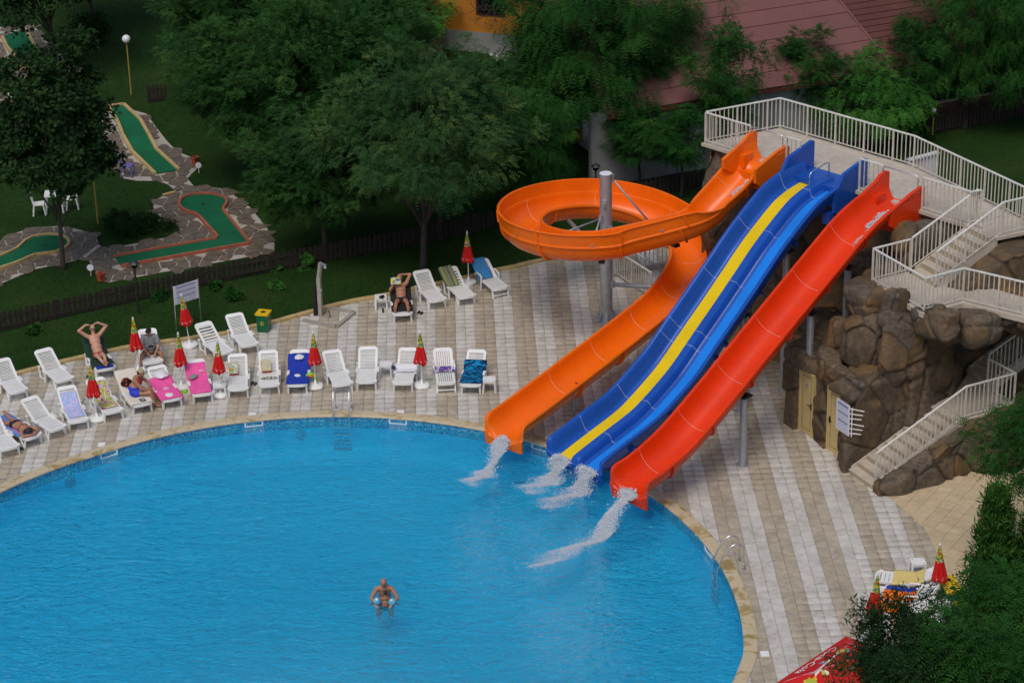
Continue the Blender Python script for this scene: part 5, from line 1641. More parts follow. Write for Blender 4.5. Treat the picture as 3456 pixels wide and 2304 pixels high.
def lounger_mesh(kind, ang):
    a = R_(ang); d = Vector((-math.cos(a), 0, math.sin(a))); hx = -0.13; hz = SEATZ
    Ry = Matrix.Rotation(a, 3, 'Y')
    def bk(s, y, off=0.0):
        p = Vector((hx, y, hz)) + d * s + Vector((math.sin(a), 0, math.cos(a))) * off
        return (p.x, p.y, p.z)
    seat = MB(); back = MB()
    for y in (-0.275, 0.275):
        seat.box((0.36, y, SEATZ - 0.02), (1.02, 0.065, 0.055))
        back.bar(bk(0.0, y), bk(0.76, y), 0.075, 0.045)
    # rounded foot panel
    ft = [(0.80, -0.305), (0.88, -0.29), (0.93, -0.20), (0.945, 0.0), (0.93, 0.20), (0.88, 0.29), (0.80, 0.305)]
    seat.prism(ft, SEATZ - 0.06, SEATZ + 0.008)
    tp = []
    for (s, y) in ((0.70, -0.31), (0.80, -0.29), (0.84, -0.22), (0.84, 0.22), (0.80, 0.29), (0.70, 0.31)):
        tp.append((s, y))
    n = len(tp)
    back.add([bk(s, y, 0.02) for s, y in tp] + [bk(s, y, -0.025) for s, y in tp], [tuple(range(n)), tuple(range(2 * n - 1, n - 1, -1))] + [(i, n + i, n + (i + 1) % n, (i + 1) % n) for i in range(n)])
    if kind == 'A':
        for k in range(17):
            seat.box((-0.10 + k * 0.053, 0, SEATZ - 0.005), (0.036, 0.50, 0.02))
        for k in range(12):
            s = 0.04 + k * 0.056; back.bar(bk(s, -0.26), bk(s, 0.26), 0.036, 0.02)
    elif kind == 'B':
        for k in range(8):
            seat.box((-0.08 + k * 0.115, 0, SEATZ - 0.005), (0.098, 0.50, 0.02))
        for k in range(6):
            s = 0.06 + k * 0.12; back.bar(bk(s, -0.26), bk(s, 0.26), 0.10, 0.02)
    else:
        for k in range(8):
            y = -0.235 + k * 0.067
            seat.box((0.34, y, SEATZ - 0.005), (0.98, 0.045, 0.02)); back.bar(bk(0.0, y), bk(0.74, y), 0.045, 0.02)
        back.bar(bk(0.03, -0.27), bk(0.03, 0.27), 0.06, 0.022); seat.box((-0.12, 0, SEATZ - 0.004), (0.07, 0.54, 0.024))
    legs = []
    for sy in (-1, 1):
        y = sy * 0.285
        if kind == 'C':
            m = MB(); m.bar((0.78, y, SEATZ - 0.03), (0.88, y * 1.02, 0), 0.045, 0.05); legs.append(m)
            m = MB(); m.bar((0.0, sy * 0.335, 0.5), (-0.05, sy * 0.34, 0), 0.045, 0.05); legs.append(m)
        else:
            m = MB(); m.bar((0.83, y, SEATZ - 0.03), (0.79, y * 1.05, 0), 0.05, 0.045); m.bar((0.55, y, SEATZ - 0.04), (0.76, y * 1.05, 0.02), 0.045, 0.04); legs.append(m)
            m = MB(); m.bar((-0.02, sy * 0.335, 0.37), (0.02, sy * 0.34, 0), 0.055, 0.05); m.bar((-0.42, sy * 0.345, 0.40), (-0.36, sy * 0.345, 0), 0.05, 0.05)
            m.bar((-0.40, sy * 0.345, 0.10), (0.02, sy * 0.34, 0.06), 0.035, 0.035); legs.append(m)
    arms = []
    for sy in (-1, 1):
        m = MB()
        if kind == 'C':
            m.tube([(0.0, sy * 0.335, 0.48), (-0.05, sy * 0.335, 0.53), (-0.35, sy * 0.335, 0.54), (-0.46, sy * 0.335, 0.50), (-0.50, sy * 0.335, 0.40)], 0.028, 8)
        else:
            m.box((0.05, sy * 0.335, 0.375), (0.34, 0.085, 0.035))
            seat.box((0.80, sy * 0.315, SEATZ - 0.005), (0.10, 0.05, 0.05)); legs[2 * (sy > 0) + 1].box((-0.40, sy * 0.345, 0.405), (0.10, 0.06, 0.03))
        arms.append(m)
    return seat, back, legs, arms


_lproto = {}


def lounger(label, kind, foot, headtop, ang=31, ztop=None, group=None, zf=0.345):
    a = R_(ang); htz = SEATZ + 0.84 * math.sin(a)
    d = foot[:2] - headtop[:2]; d = d / np.linalg.norm(d); rz = math.atan2(d[1], d[0])
    c = foot[:2] - d * 0.93
    key = (kind, ang)
    if key not in _lproto:
        r = root('sun_lounger', (c[0], c[1], 0), rotz=rz)
        s, b, ls, ar = lounger_mesh(kind, ang)
        s.build('seat', M['white_plastic'], r); b.build('backrest', M['white_plastic'], r)
        for x in ls:
            x.build('leg', M['white_plastic'], r)
        for x in ar:
            x.build('armrest', M['white_plastic'], r)
        if kind == 'C':
            MB().bar((0.86, -0.285, 0.09), (0.86, 0.285, 0.09), 0.045, 0.03).build('crossbar', M['white_plastic'], r)
        _lproto[key] = r; o = r
    else:
        o = copy_tree(_lproto[key])
        o.location = (c[0], c[1], 0); o.rotation_euler = (0, 0, rz)
    tag(o, label, 'sun lounger', group or 'white plastic sun loungers around the pool')
    o['_rz'] = rz; o['_ang'] = ang
    return o


def LW(lo, x, y, z):
    rz = lo['_rz']; c = lo.location
    return np.array([c.x + x * math.cos(rz) - y * math.sin(rz), c.y + x * math.sin(rz) + y * math.cos(rz), z])


def prof_top(s, ang):
    """distance from the foot end along the bed -> (x, z) of its upper face"""
    if s < 1.06:
        return 0.93 - s, SEATZ + 0.014
    q = s - 1.06; a = R_(ang)
    return -0.13 - q * math.cos(a) + 0.02 * math.sin(a), SEATZ + 0.014 + q * math.sin(a) + 0.012


def towel(label, lo, mat, s0, s1, y0, y1, hang=(0.0, 0.0), seed=0, wr=0.012, skew=0.0, lift=0.004, name='towel', cat='towel'):
    r = np.random.default_rng(seed); ang = lo['_ang']
    nu, nv = 34, 22
    L = (y1 - y0) + hang[0] + hang[1]
    V = []
    for i in range(nu):
        s = s0 + (s1 - s0) * i / (nu - 1); x, z = prof_top(max(s, -0.02), ang)
        if s < 0:
            x, z = 0.95, SEATZ + 0.014 + s
        for j in range(nv):
            w_ = -hang[0] + L * j / (nv - 1); y = y0 + w_; zz = z
            lim = 0.335
            yy = y + skew * (s - s0)
            if yy > lim:
                zz = z - (yy - lim); yy = lim + 0.02
            elif yy < -lim:
                zz = z - (-lim - yy); yy = -lim - 0.02
            V.append((x, yy, zz))
    V = np.array(V)
    dz = wr * (0.9 + vnoise(np.c_[V[:, :2] * 6, np.zeros(len(V))], 1.6, seed + 3, 3) * 1.2)
    V[:, 2] += np.abs(dz) + lift
    V[:, 1] += 0.02 * vnoise(V * 4, 1.5, seed + 5, 2); V[:, 0] += 0.015 * vnoise(V * 4, 1.5, seed + 6, 2)
    Fq = [(i * nv + j, i * nv + j + 1, (i + 1) * nv + j + 1, (i + 1) * nv + j) for i in range(nu - 1) for j in range(nv - 1)]
    o = mesh_obj(name, V, Fq, mat, None, True)
    md = o.modifiers.new('th', 'SOLIDIFY'); md.thickness = 0.012; md.offset = 1
    o.location = lo.location; o.rotation_euler = (0, 0, lo['_rz'])
    return tag(o, label, cat)


def heap(name, label, cat, loc, size, mat, seed, rotz=0.0):
    bm = bmesh.new(); bmesh.ops.create_icosphere(bm, subdivisions=4, radius=1)
    V = np.array([v.co for v in bm.verts]); Fq = [tuple(v.index for v in f.verts) for f in bm.faces]; bm.free()
    V = V * (1 + 0.28 * vnoise(V * 3, 1.4, seed, 3)[:, None] + 0.12 * np.abs(vnoise(V * 7, 1.5, seed + 1, 2))[:, None])
    V[:, 2] = np.where(V[:, 2] < 0, V[:, 2] * 0.15, V[:, 2])
    V = V * np.array(size) / 2
    V[:, 2] -= V[:, 2].min()
    o = mesh_obj(name, V, Fq, mat, None, True); o.location = tuple(loc); o.rotation_euler = (0, 0, rotz)
    return tag(o, label, cat)


def LP(zz, front, back, ang=31):
    return zz(*front, SEATZ), zz(*back, SEATZ + 0.84 * math.sin(R_(ang)))


lg = {}
for key, lab, kind, zz, fr, bk_ in (
    ('L1', 'white slatted lounger at the end of the front row next to the striped bag', 'A', Z1, (120, 1540), (-90, 1200)),
    ('L3', 'empty white lounger beside the woman lying face down', 'A', Z1, (660, 1322), (352, 992)),
    ('L4', 'white lounger with a pale lilac towel', 'A', Z1, (890, 1240), (752, 868)),
    ('L5', 'white lounger with an olive green printed towel', 'A', Z1, (1290, 1132), (1085, 782)),
    ('L6', 'white lounger under a cream cover with a woman sitting on it', 'A', Z1, (1612, 1052), (1405, 668)),
    ('L7', 'white lounger with a pink towel and a heap of clothes on its backrest', 'A', Z1, (1950, 996), (1778, 650)),
    ('L8', 'white lounger with a pink towel and grey and teal clothes on it', 'A', Z2, (285, 940), (200, 572)),
    ('L9', 'white lounger carrying a printed orange box', 'A', Z2, (678, 882), (670, 515)),
    ('L10', 'white lounger carrying a plain-fronted box and a striped teal towel', 'A', Z2, (1030, 840), (1016, 475)),
    ('L11', 'white lounger covered with a royal blue towel', 'A', Z2, (1340, 835), (1366, 470)),
    ('L12', 'empty white lounger beside the umbrella with the lime green float at its foot', 'A', Z2, (1866, 828), (1738, 462)),
    ('L13', 'empty white lounger beside the low table near the pool ladder', 'A', Z2, (2120, 800), (2140, 430)),
    ('L14', 'white lounger with a white towel with a dark end', 'A', Z3, (525, 815), (588, 445)),
    ('L15', 'white lounger with lengthwise slats and a multicoloured towel', 'C', Z3, (1020, 815), (980, 435)),
    ('L16', 'white lounger with a dark blue dolphin towel', 'A', Z3, (1290, 838), (1358, 465)),
    ('L17', 'empty white lounger at the end of the back row along the kerb', 'A', Z1, (212, 906), (20, 560)),
    ('L18', 'empty white lounger next to the man with his hands on his head', 'A', Z1, (740, 776), (492, 440)),
    ('L19', 'white lounger with a dark green cover under the man with his hands on his head', 'A', Z1, (1195, 655), (1012, 268)),
    ('L20', 'white wide-slotted lounger under the man in the grey shirt', 'B', Z1, (1725, 580), (1655, 212)),
    ('L21', 'empty white lounger with few wide slots', 'B', Z2, (545, 470), (290, 140)),
    ('L22', 'empty white lounger next to the green and yellow bin', 'A', Z2, (815, 385), (640, 45)),
    ('L23', 'white lounger with a black towel under the man reading', 'A', Z6, (1330, 1335), (1305, 1045)),
    ('L24', 'empty white lounger beside the man reading', 'A', Z6, (1645, 1212), (1505, 965)),
    ('L25', 'white lounger with a grey and yellow striped towel over its back', 'B', Z6, (1905, 1182), (1748, 935)),
    ('L26', 'white lounger with a sky blue towel over its back', 'C', Z6, (2200, 1108), (2022, 862)),
    ('L27', 'white wide-slotted lounger with a pale yellow towel by the bushes', 'B', ZR, (325, 440), (1005, 365)),
    ('L28', 'white lounger with an orange and blue towel by the bushes', 'C', ZR, (285, 600), (985, 540)),
    ('L29', 'white lounger with an orange cloth mostly behind the narrow-leaved tree', 'A', ZR, (240, 745), (930, 700)),
    ('L30', 'white lounger with a yellow towel mostly behind the narrow-leaved tree', 'A', ZR, (330, 960), (1000, 860)),
):
    f, b = LP(zz, fr, bk_)
    lg[key] = lounger(lab, kind, f, b)
f = Z1(390, 1415, SEATZ); b = Z1(-40, 1195, SEATZ)
lg['L2'] = lounger('white lounger laid flat under the woman lying face down', 'A', f, b, 2)

towel('pale lilac and blue towel on a lounger', lg['L4'], M['tw_lilac'], 0.28, 1.62, -0.26, 0.26, seed=1)
towel('olive green towel with a purple print', lg['L5'], M['tw_olive'], 0.30, 1.72, -0.30, 0.24, seed=2, skew=0.03)
towel('cream cover draped over the lounger of the sitting woman', lg['L6'], M['cream_cloth'], 0.05, 1.92, -0.33, 0.33, (0.12, 0.12), seed=3, wr=0.02)
towel('pink towel hanging off the lounger with the heap of clothes', lg['L7'], M['pink_cloth'], 0.05, 1.42, -0.33, 0.33, (0.10, 0.2), seed=4, wr=0.02)
towel('pink towel lying straight on the lounger with grey and teal clothes', lg['L8'], M['pink_cloth'], 0.08, 1.72, -0.31, 0.30, (0.06, 0.0), seed=5, wr=0.018)
towel('royal blue towel on a lounger', lg['L11'], M['royal_cloth'], 0.05, 1.70, -0.33, 0.33, (0.08, 0.12), seed=6, wr=0.016)
towel('white towel with a dark end laid across a lounger', lg['L14'], M['white_cloth'], 0.78, 1.22, -0.33, 0.33, (0.10, 0.03), seed=7, wr=0.03)
towel('multicoloured towel thrown across the lengthwise-slatted lounger', lg['L15'], M['tw_bluewhite'], 0.78, 1.12, -0.33, 0.33, (0.08, 0.12), seed=8, wr=0.035, skew=0.1)
towel('dark blue towel with lighter blue dolphins', lg['L16'], M['tw_dolphin'], 0.12, 1.46, -0.33, 0.33, (0.06, 0.08), seed=9, wr=0.022)
towel('dark green fabric cover on a lounger', lg['L19'], M['green_cloth'], 0.30, 1.86, -0.33, 0.33, (0.06, 0.06), seed=10, wr=0.02)
towel('blue towel at the foot of the dark green cover', lg['L19'], M['royal_cloth'], 0.06, 0.28, -0.28, 0.28, seed=11)
towel('black towel under the man reading', lg['L23'], M['black_cloth'], 0.18, 1.92, -0.33, 0.33, (0.10, 0.10), seed=12, wr=0.02)
towel('grey towel with yellow stripes over a lounger back', lg['L25'], M['tw_stripe'], 1.04, 1.92, -0.34, 0.10, (0.08, 0.0), seed=13, wr=0.016)
towel('sky blue towel with a dark print over a lounger back', lg['L26'], M['tw_sky'], 0.98, 1.92, -0.33, 0.16, (0.06, 0.0), seed=14, wr=0.016)
towel('pale yellow towel on the lounger by the bushes', lg['L27'], M['pale_yellow'], 0.48, 1.36, -0.30, 0.30, (0.04, 0.10), seed=15, wr=0.02)
towel('orange towel on the lengthwise-slatted lounger by the bushes', lg['L28'], M['orange_cloth'], 0.32, 1.22, -0.12, 0.30, (0, 0.05), seed=16, wr=0.02)
towel('blue towel folded beside the orange one by the bushes', lg['L28'], M['blue_cloth'], 0.36, 1.18, -0.32, -0.13, seed=17, wr=0.015)
towel('orange cloth on the lounger behind the narrow-leaved tree', lg['L29'], M['orange_cloth'], 0.3, 1.1, -0.28, 0.28, seed=18)
towel('yellow towel on the lounger behind the narrow-leaved tree', lg['L30'], M['pale_yellow'], 0.4, 1.3, -0.30, 0.30, seed=19)
towel('blue striped towel under the woman lying face down', lg['L2'], M['tw_beach'], 0.35, 1.86, -0.30, 0.30, (0.05, 0.08), seed=20, wr=0.012)
heap('clothes', 'heap of white and grey clothes on the back of a pink-towelled lounger', 'clothes', LW(lg['L7'], -0.50, 0.08, 0.58), (0.42, 0.50, 0.20), M['white_cloth'], 31)
heap('clothes', 'small crumpled magenta swimsuit on a pink towel', 'clothes', LW(lg['L7'], 0.12, 0.02, 0.375), (0.22, 0.24, 0.07), M['pink_print'], 32)
heap('clothes', 'crumpled grey cloth at the foot of a pink towel', 'clothes', LW(lg['L7'], 0.62, -0.02, 0.375), (0.26, 0.30, 0.08), M['white_cloth'], 33)
heap('clothes', 'grey and teal clothes thrown on a pink towel', 'clothes', LW(lg['L8'], -0.25, -0.12, 0.47), (0.48, 0.26, 0.09), M['mixed_cloth'], 34, 1.0)
heap('clothes', 'magenta and grey clothes beside the teal ones on a pink towel', 'clothes', LW(lg['L8'], -0.42, 0.14, 0.56), (0.2, 0.22, 0.07), M['pink_print'], 35)
heap('towel', 'striped teal towel bunched across a lounger seat', 'towel', LW(lg['L10'], 0.40, 0.0, 0.36), (0.16, 0.56, 0.08), M['teal_stripe'], 36, lg['L10']['_rz'])
heap('clothes', 'pale pink bundle on a royal blue towel', 'clothes', LW(lg['L11'], -0.55, 0.0, 0.63), (0.30, 0.36, 0.16), M['white_cloth'], 37)
heap('clothes', 'small white cloth on a royal blue towel', 'clothes', LW(lg['L11'], 0.28, -0.02, 0.375), (0.20, 0.26, 0.05), M['white_cloth'], 38, 0.5)
heap('bag', 'black bag with an orange floral print behind the sitting woman', 'bag', LW(lg['L6'], -0.38, -0.12, 0.52), (0.34, 0.36, 0.40), M['flower_black'], 39)
heap('bag', 'black bag on the foot of the green-covered lounger', 'bag', LW(lg['L19'], 0.66, 0.05, 0.37), (0.24, 0.30, 0.14), M['black_cloth'], 40)
heap('clothes', 'dark blue end of cloth hanging beside the white towel', 'clothes', LW(lg['L14'], -0.02, -0.40, 0.44), (0.14, 0.24, 0.09), M['navy_cloth'], 41)
heap('clothes', 'black cloth on the low table by the man reading', 'clothes', Z6(1145, 1182, 0.43), (0.18, 0.30, 0.06), M['black_cloth'], 42)


def carton(label, lo, x, y, z, mat, seed):
    o = root('carton', LW(lo, x, y, z), label, 'box', rotz=lo['_rz'] + 0.12)
    a = R_(48)
    m = MB(); rot = Matrix.Rotation(-a, 3, 'Y')
    w_, d_, h_ = 0.30, 0.12, 0.40
    f = MB(); f.box((0, 0, h_ / 2), (d_, w_, h_)); vs = [rot @ Vector(v) for v in f.v]
    MB().add(vs, f.f).build('body', M['box_side'], o)
    g = MB(); g.box((d_ / 2 + 0.003, 0, h_ / 2), (0.006, w_ * 0.96, h_ * 0.96)); MB().add([rot @ Vector(v) for v in g.v], g.f).build('front_panel', mat, o)


carton('orange printed carton propped on a lounger backrest', lg['L9'], -0.10, -0.12, 0.40, M['box_print'], 1)
carton('carton with a plain olive front propped on a lounger backrest', lg['L10'], -0.02, -0.06, 0.40, M['box_plain'], 2)


# ------------------------------------------------------------------ closed umbrellas
def text_geo(s, size, shear=0.25):
    cu = bpy.data.curves.new('t', 'FONT'); cu.body = s; cu.size = size; cu.align_x = 'CENTER'; cu.shear = shear; cu.resolution_u = 2; cu.offset = size * 0.012
    o = bpy.data.objects.new('t', cu); COL.objects.link(o)
    dg = bpy.context.evaluated_depsgraph_get(); dg.update()
    me = o.evaluated_get(dg).to_mesh(); bm = bmesh.new(); bm.from_mesh(me); bmesh.ops.triangulate(bm, faces=bm.faces)
    V = np.array([v.co for v in bm.verts]); Fq = [tuple(v.index for v in f.verts) for f in bm.faces]
    bm.free(); bpy.data.objects.remove(o); return V, Fq


TX_V, TX_F = text_geo('Coca-Cola', 0.085)
ZH, ZT = 0.86, 1.92


def canopy_r(th, z, seed):
    u = np.clip((ZT - z) / (ZT - ZH), 0, 1)
    base = 0.024 + 0.165 * u ** 1.1
    return base * (1 + 0.24 * np.cos(8 * th + seed) * u ** 0.5 + 0.10 * np.cos(3 * th + seed * 2))


def umbrella(label, base, lean=(0, 0), seed=0, spin=0.0):
    o = root('closed_umbrella', base, label, 'umbrella', 'closed red advertising umbrellas among the loungers', rotz=spin + 1e-6)
    o.rotation_euler = (lean[0], lean[1], spin)
    nu, nv = 64, 14; V = []
    for i in range(nv):
        for j in range(nu):
            th = 2 * math.pi * j / nu
            z = ZT - (ZT - ZH) * i / (nv - 1)
            if i == nv - 1:
                z += 0.045 * math.cos(8 * th + seed) + 0.03 * math.sin(3 * th + seed)
            r = float(canopy_r(th, z, seed)); V.append((r * math.cos(th), r * math.sin(th), z))
    Fq = [(i * nu + j, i * nu + (j + 1) % nu, (i + 1) * nu + (j + 1) % nu, (i + 1) * nu + j) for i in range(nv - 1) for j in range(nu)]
    can = mesh_obj('canopy', V, Fq, M['umbrella'], o, True)
    md = can.modifiers.new('th', 'SOLIDIFY'); md.thickness = 0.006
    for k in range(3):
        t0 = -math.pi / 2 + k * 2.1 - spin + 0.2 * seed
        W = []
        for v in TX_V:
            z = ZH + 0.10 + v[1]; rr = 0.19; th = t0 + v[0] / rr
            r = float(canopy_r(th, z, seed)) + 0.008; W.append((r * math.cos(th), r * math.sin(th), z))
        mesh_obj('lettering', W, TX_F, M['white_print'], can)
    MB().tube([(0, 0, 0.04), (0, 0, 2.0)], 0.017, 10).build('pole', M['white_plastic'], o)
    MB().lathe([(0.012, 1.90), (0.03, 1.92), (0.026, 1.96), (0.006, 1.985)], (0, 0, 0), 10).build('top_cap', M['white_plastic'], o)
    b = MB(); hx = 0.25
    prof = [(0.20, 0.0), (0.245, 0.02), (0.255, 0.07), (0.235, 0.12), (0.17, 0.14), (0.05, 0.15), (0.035, 0.26), (0.022, 0.27)]
    n = 24; vs = []
    for (r, z) in prof:
        for j in range(n):
            t = 2 * math.pi * j / n; c, s = math.cos(t), math.sin(t)
            k = (abs(c) ** 3.2 + abs(s) ** 3.2) ** (-1 / 3.2) if r > 0.1 else 1.0
            vs.append((r * k * c, r * k * s, z))
    fs = [(i * n + j, i * n + (j + 1) % n, (i + 1) * n + (j + 1) % n, (i + 1) * n + j) for i in range(len(prof) - 1) for j in range(n)] + [tuple(range(n - 1, -1, -1)), tuple(range((len(prof) - 1) * n, len(prof) * n))]
    b.add(vs, fs).build('base', M['white_plastic'], o, smooth=True)
    return o


umbrella('closed red umbrella at the foot side of the olive-towelled lounger', Z1(1095, 1228), (0.0, -0.03), 1, 0.3)
umbrella('closed red umbrella beside the man in the grey shirt', Z1(1560, 690), (0.0, -0.02), 2, 1.1)
umbrella('closed red umbrella between the two pink-towelled loungers', Z1(2045, 868), (0.01, -0.02), 3, 2.0)
umbrella('closed red umbrella in front of the white notice board', Z1(2142, 398), (0.0, -0.10), 4, 0.8)
umbrella('closed red umbrella standing through the low table', Z2(482, 955), (0.0, -0.02), 5, 2.7)
umbrella('closed red umbrella next to the royal blue towel', Z2(1552, 862), (0.0, 0.01), 6, 0.1)
umbrella('closed red umbrella next to the white towel with a dark end', Z3(748, 852), (0.0, -0.02), 7, 1.7)
umbrella('closed red umbrella next to the sky blue towel', Z6(1912, 1065), (0.0, 0.0), 8, 2.4)
umbrella('closed red umbrella beside the double yellow bin', ZR(1000, 770), (0.0, -0.06), 9, 0.5)
umbrella('closed red umbrella mostly behind the narrow-leaved tree', ZR(270, 1120), (0.06, 0.05), 10, 1.3)


# ------------------------------------------------------------------ low tables, bins, bottles, shoes
def table(label, loc, rz):
    o = root('side_table', loc, label, 'table', 'low white plastic tables between loungers', rotz=rz + 1e-6)
    t = MB(); h = 0.20
    t.prism([(-h, -h + 0.03), (-h + 0.03, -h), (h - 0.03, -h), (h, -h + 0.03), (h, h - 0.03), (h - 0.03, h), (-h + 0.03, h), (-h, h - 0.03)], 0.40, 0.425)
    top = t.build('table_top', M['white_plastic'], o)
    for sx in (-1, 1):
        for sy in (-1, 1):
            MB().bar((sx * 0.17, sy * 0.17, 0.40), (sx * 0.20, sy * 0.20, 0), 0.05, 0.04).build('leg', M['white_plastic'], o)
            MB().box((sx * 0.13, sy * 0.13, 0.426), (0.05, 0.03, 0.004)).build('slot', M['concrete'], top)
    ap = MB()
    for s in (-1, 1):
        ap.box((0, s * 0.18, 0.375), (0.34, 0.02, 0.05)); ap.box((s * 0.18, 0, 0.375), (0.02, 0.34, 0.05))
    ap.build('apron', M['white_plastic'], o)
    return o


table('low white table standing over an umbrella base', Z2(478, 950), 0.1)
table('low white table between an empty lounger and the white towel', Z3(350, 720), -0.15)
table('low white table beside the dolphin towel', Z3(1508, 895), 0.0)
table('low white table beside the man reading', Z6(1142, 1275), 0.1)
table('low white table beyond the yellow-towelled lounger by the bushes', ZR(765, 430), 0.05)
table('low white table under the bushes by the double bin', ZR(1010, 850), 0.2)


def bin_(label, loc, rz, n=1):
    o = root('litter_bin', loc, label, 'bin', rotz=rz + 1e-6)
    for k in range(n):
        y = (k - (n - 1) / 2) * 0.47
        m = MB(); m.prism([(-0.19, y - 0.19), (0.19, y - 0.19), (0.19, y + 0.19), (-0.19, y + 0.19)], 0.0, 0.62); b = m.build('body', M['green_bin'], o)
        MB().prism([(-0.225, y - 0.225), (0.225, y - 0.225), (0.225, y + 0.225), (-0.225, y + 0.225)], 0.62, 0.68).build('lid', M['yellow_bin'], o)
        MB().lathe([(0.085, 0.681), (0.085, 0.684)], (0, y, 0), 18).build('hole', M['black'], o)
        e = MB(); e.tube([(0.192, y + 0.06 * math.cos(t), 0.33 + 0.06 * math.sin(t)) for t in np.linspace(0, 6.28, 13)], 0.007, 4); e.build('emblem', M['yellow_bin'], b)
        e = MB(); e.tube([(0.065 * math.cos(t), y - 0.192, 0.33 + 0.065 * math.sin(t)) for t in np.linspace(0, 6.28, 13)], 0.007, 4)
        e.bar((-0.03, y - 0.192, 0.30), (0.02, y - 0.192, 0.37), 0.02); e.build('emblem', M['yellow_bin'], b)
    return o


bin_('green litter bin with a yellow lid by the kerb', Z2(975, 215), R_(-14))
bin_('double green litter bin with yellow lids by the bushes', ZR(1100, 760), R_(8), 2)


def shoes(label, loc, rz, mat):
    o = root('shoes', loc, label, 'shoes', rotz=rz + 1e-6)
    for s in (-1, 1):
        m = MB(); P = []
        for t in np.linspace(0, 2 * math.pi, 14, endpoint=False):
            P.append((0.125 * math.cos(t) + 0.02 * s, s * 0.06 + (0.045 + 0.008 * math.cos(t)) * math.sin(t)))
        m.prism(P, 0.0, 0.025); sh = m.build('sole', mat, o)
        MB().tube([(0.03 + 0.02 * s, s * 0.06 - 0.045, 0.02), (0.05 + 0.02 * s, s * 0.06, 0.06), (0.03 + 0.02 * s, s * 0.06 + 0.045, 0.02)], 0.018, 6).build('strap', mat, sh)


shoes('black slippers beside the man reading', Z6(1485, 1325), 1.2, M['black'])
shoes('dark sandals between the loungers carrying cartons', Z2(856, 820), 1.3, M['shorts'])
shoes('navy slippers beside the green-covered lounger', Z1(1010, 735), 0.2, M['navy_cloth'])
shoes('lime green flip-flops by the pink towel hanging to the ground', Z1(1765, 1020), 0.4, M['lime'])
shoes('lime green flip-flops between the pink towels', Z1(2075, 915), 0.1, M['lime'])
shoes('brown sandals in front of the lounger by the striped bag', Z1(235, 1550), 0.3, M['trunk'])
bt = root('bottle', Z6(1157, 1318), 'small dark bottle on the tiles by the low table', 'bottle')
bq = bt['_org']
MB().lathe([(0.032, 0), (0.034, 0.02), (0.034, 0.13), (0.014, 0.18), (0.013, 0.20)], (bq[0], bq[1], 0), 12).build('body', M['black'], bt, smooth=True)
MB().lathe([(0.016, 0.20), (0.016, 0.225)], (bq[0], bq[1], 0), 10).build('cap', M['white_plastic'], bt)
bag = root('beach_bag', Z1(125, 1420), 'white and orange striped beach bag with a green top', 'bag')
bo = np.array(bag['_org'])
m = MB(); vs = []; prf = [(0.16, 0.09, 0.0), (0.20, 0.11, 0.10), (0.21, 0.11, 0.25), (0.19, 0.06, 0.36)]
for (a, b, z) in prf:
    for j in range(16):
        t = 2 * math.pi * j / 16; vs.append((bo[0] + a * math.cos(t), bo[1] + b * math.sin(t), z))
m.add(vs, [(i * 16 + j, i * 16 + (j + 1) % 16, (i + 1) * 16 + (j + 1) % 16, (i + 1) * 16 + j) for i in range(3) for j in range(16)] + [tuple(range(15, -1, -1)), tuple(range(48, 64))]).build('body', M['bag_print'], bag, smooth=True)
for s in (-1, 1):
    MB().tube([(bo[0] - 0.09, bo[1] + s * 0.05, 0.34), (bo[0] - 0.06, bo[1] + s * 0.06, 0.50), (bo[0] + 0.06, bo[1] + s * 0.06, 0.50), (bo[0] + 0.09, bo[1] + s * 0.05, 0.34)], 0.012, 6).build('handle', M['tw_stripe'], bag)
fl_o = root('pool_float', Z2(1505, 850), 'lime green inflatable float leaning on an umbrella base', 'pool float')
fo = np.array(fl_o['_org'])
m = MB(); m.tube([fo + [0.15 * math.cos(t), 0.05, 0.24 + 0.2 * math.sin(t)] for t in np.linspace(0, 2 * math.pi, 20)], 0.055, 10); m.build('ring', M['lime'], fl_o, smooth=True)
m = MB(); m.tube([fo + [-0.06, 0.03, 0.36], fo + [0.08, 0.02, 0.40]], 0.05, 8); m.build('orange_fin', M['orange_cloth'], fl_o)
bk2 = root('book', LW(lg['L6'], 0.70, 0.06, 0.395), 'small dark-covered magazine on the cream cover', 'magazine', rotz=0.5)
MB().box((0, 0, 0.006), (0.17, 0.22, 0.012)).build('cover', M['shorts'], bk2); MB().box((0, 0.0, 0.0135), (0.09, 0.12, 0.002)).build('picture', M['magazine'], bk2)


# ------------------------------------------------------------------ pool ladders
def ladder(label, pxa, pxb):
    a, b = G(*pxa), G(*pxb); c = (a + b) / 2
    th = math.atan2(c[1] - PC[1], c[0] - PC[0]); rad = np.array([math.cos(th), math.sin(th), 0]); tan = np.array([-math.sin(th), math.cos(th), 0])
    base = np.array([PC[0], PC[1], 0]) + rad * (float(pool_r(th)) + 0.22)
    o = root('pool_ladder', base, label, 'pool ladder', 'steel pool ladders')
    for s in (-0.25, 0.25):
        q = base + tan * s
        pts = [q, q + [0, 0, 0.50], q - rad * 0.03 + [0, 0, 0.66], q - rad * 0.13 + [0, 0, 0.78], q - rad * 0.27 + [0, 0, 0.82], q - rad * 0.42 + [0, 0, 0.74], q - rad * 0.62 + [0, 0, 0.42], q - rad * 0.74 + [0, 0, 0.10], q - rad * 0.76 + [0, 0, -0.2], q - rad * 0.76 + [0, 0, -1.2]]
        h = MB().tube(pts, 0.022, 10).build('handrail', M['chrome'], o, smooth=True)
        MB().lathe([(0.06, 0), (0.06, 0.012), (0.03, 0.02)], q, 14).build('floor_flange', M['chrome'], h)
    for k in range(4):
        z = -0.28 - k * 0.26
        MB().box(base - rad * 0.76 + [0, 0, z], (0.10, 0.5, 0.03), th).build('step', M['chrome'], o)


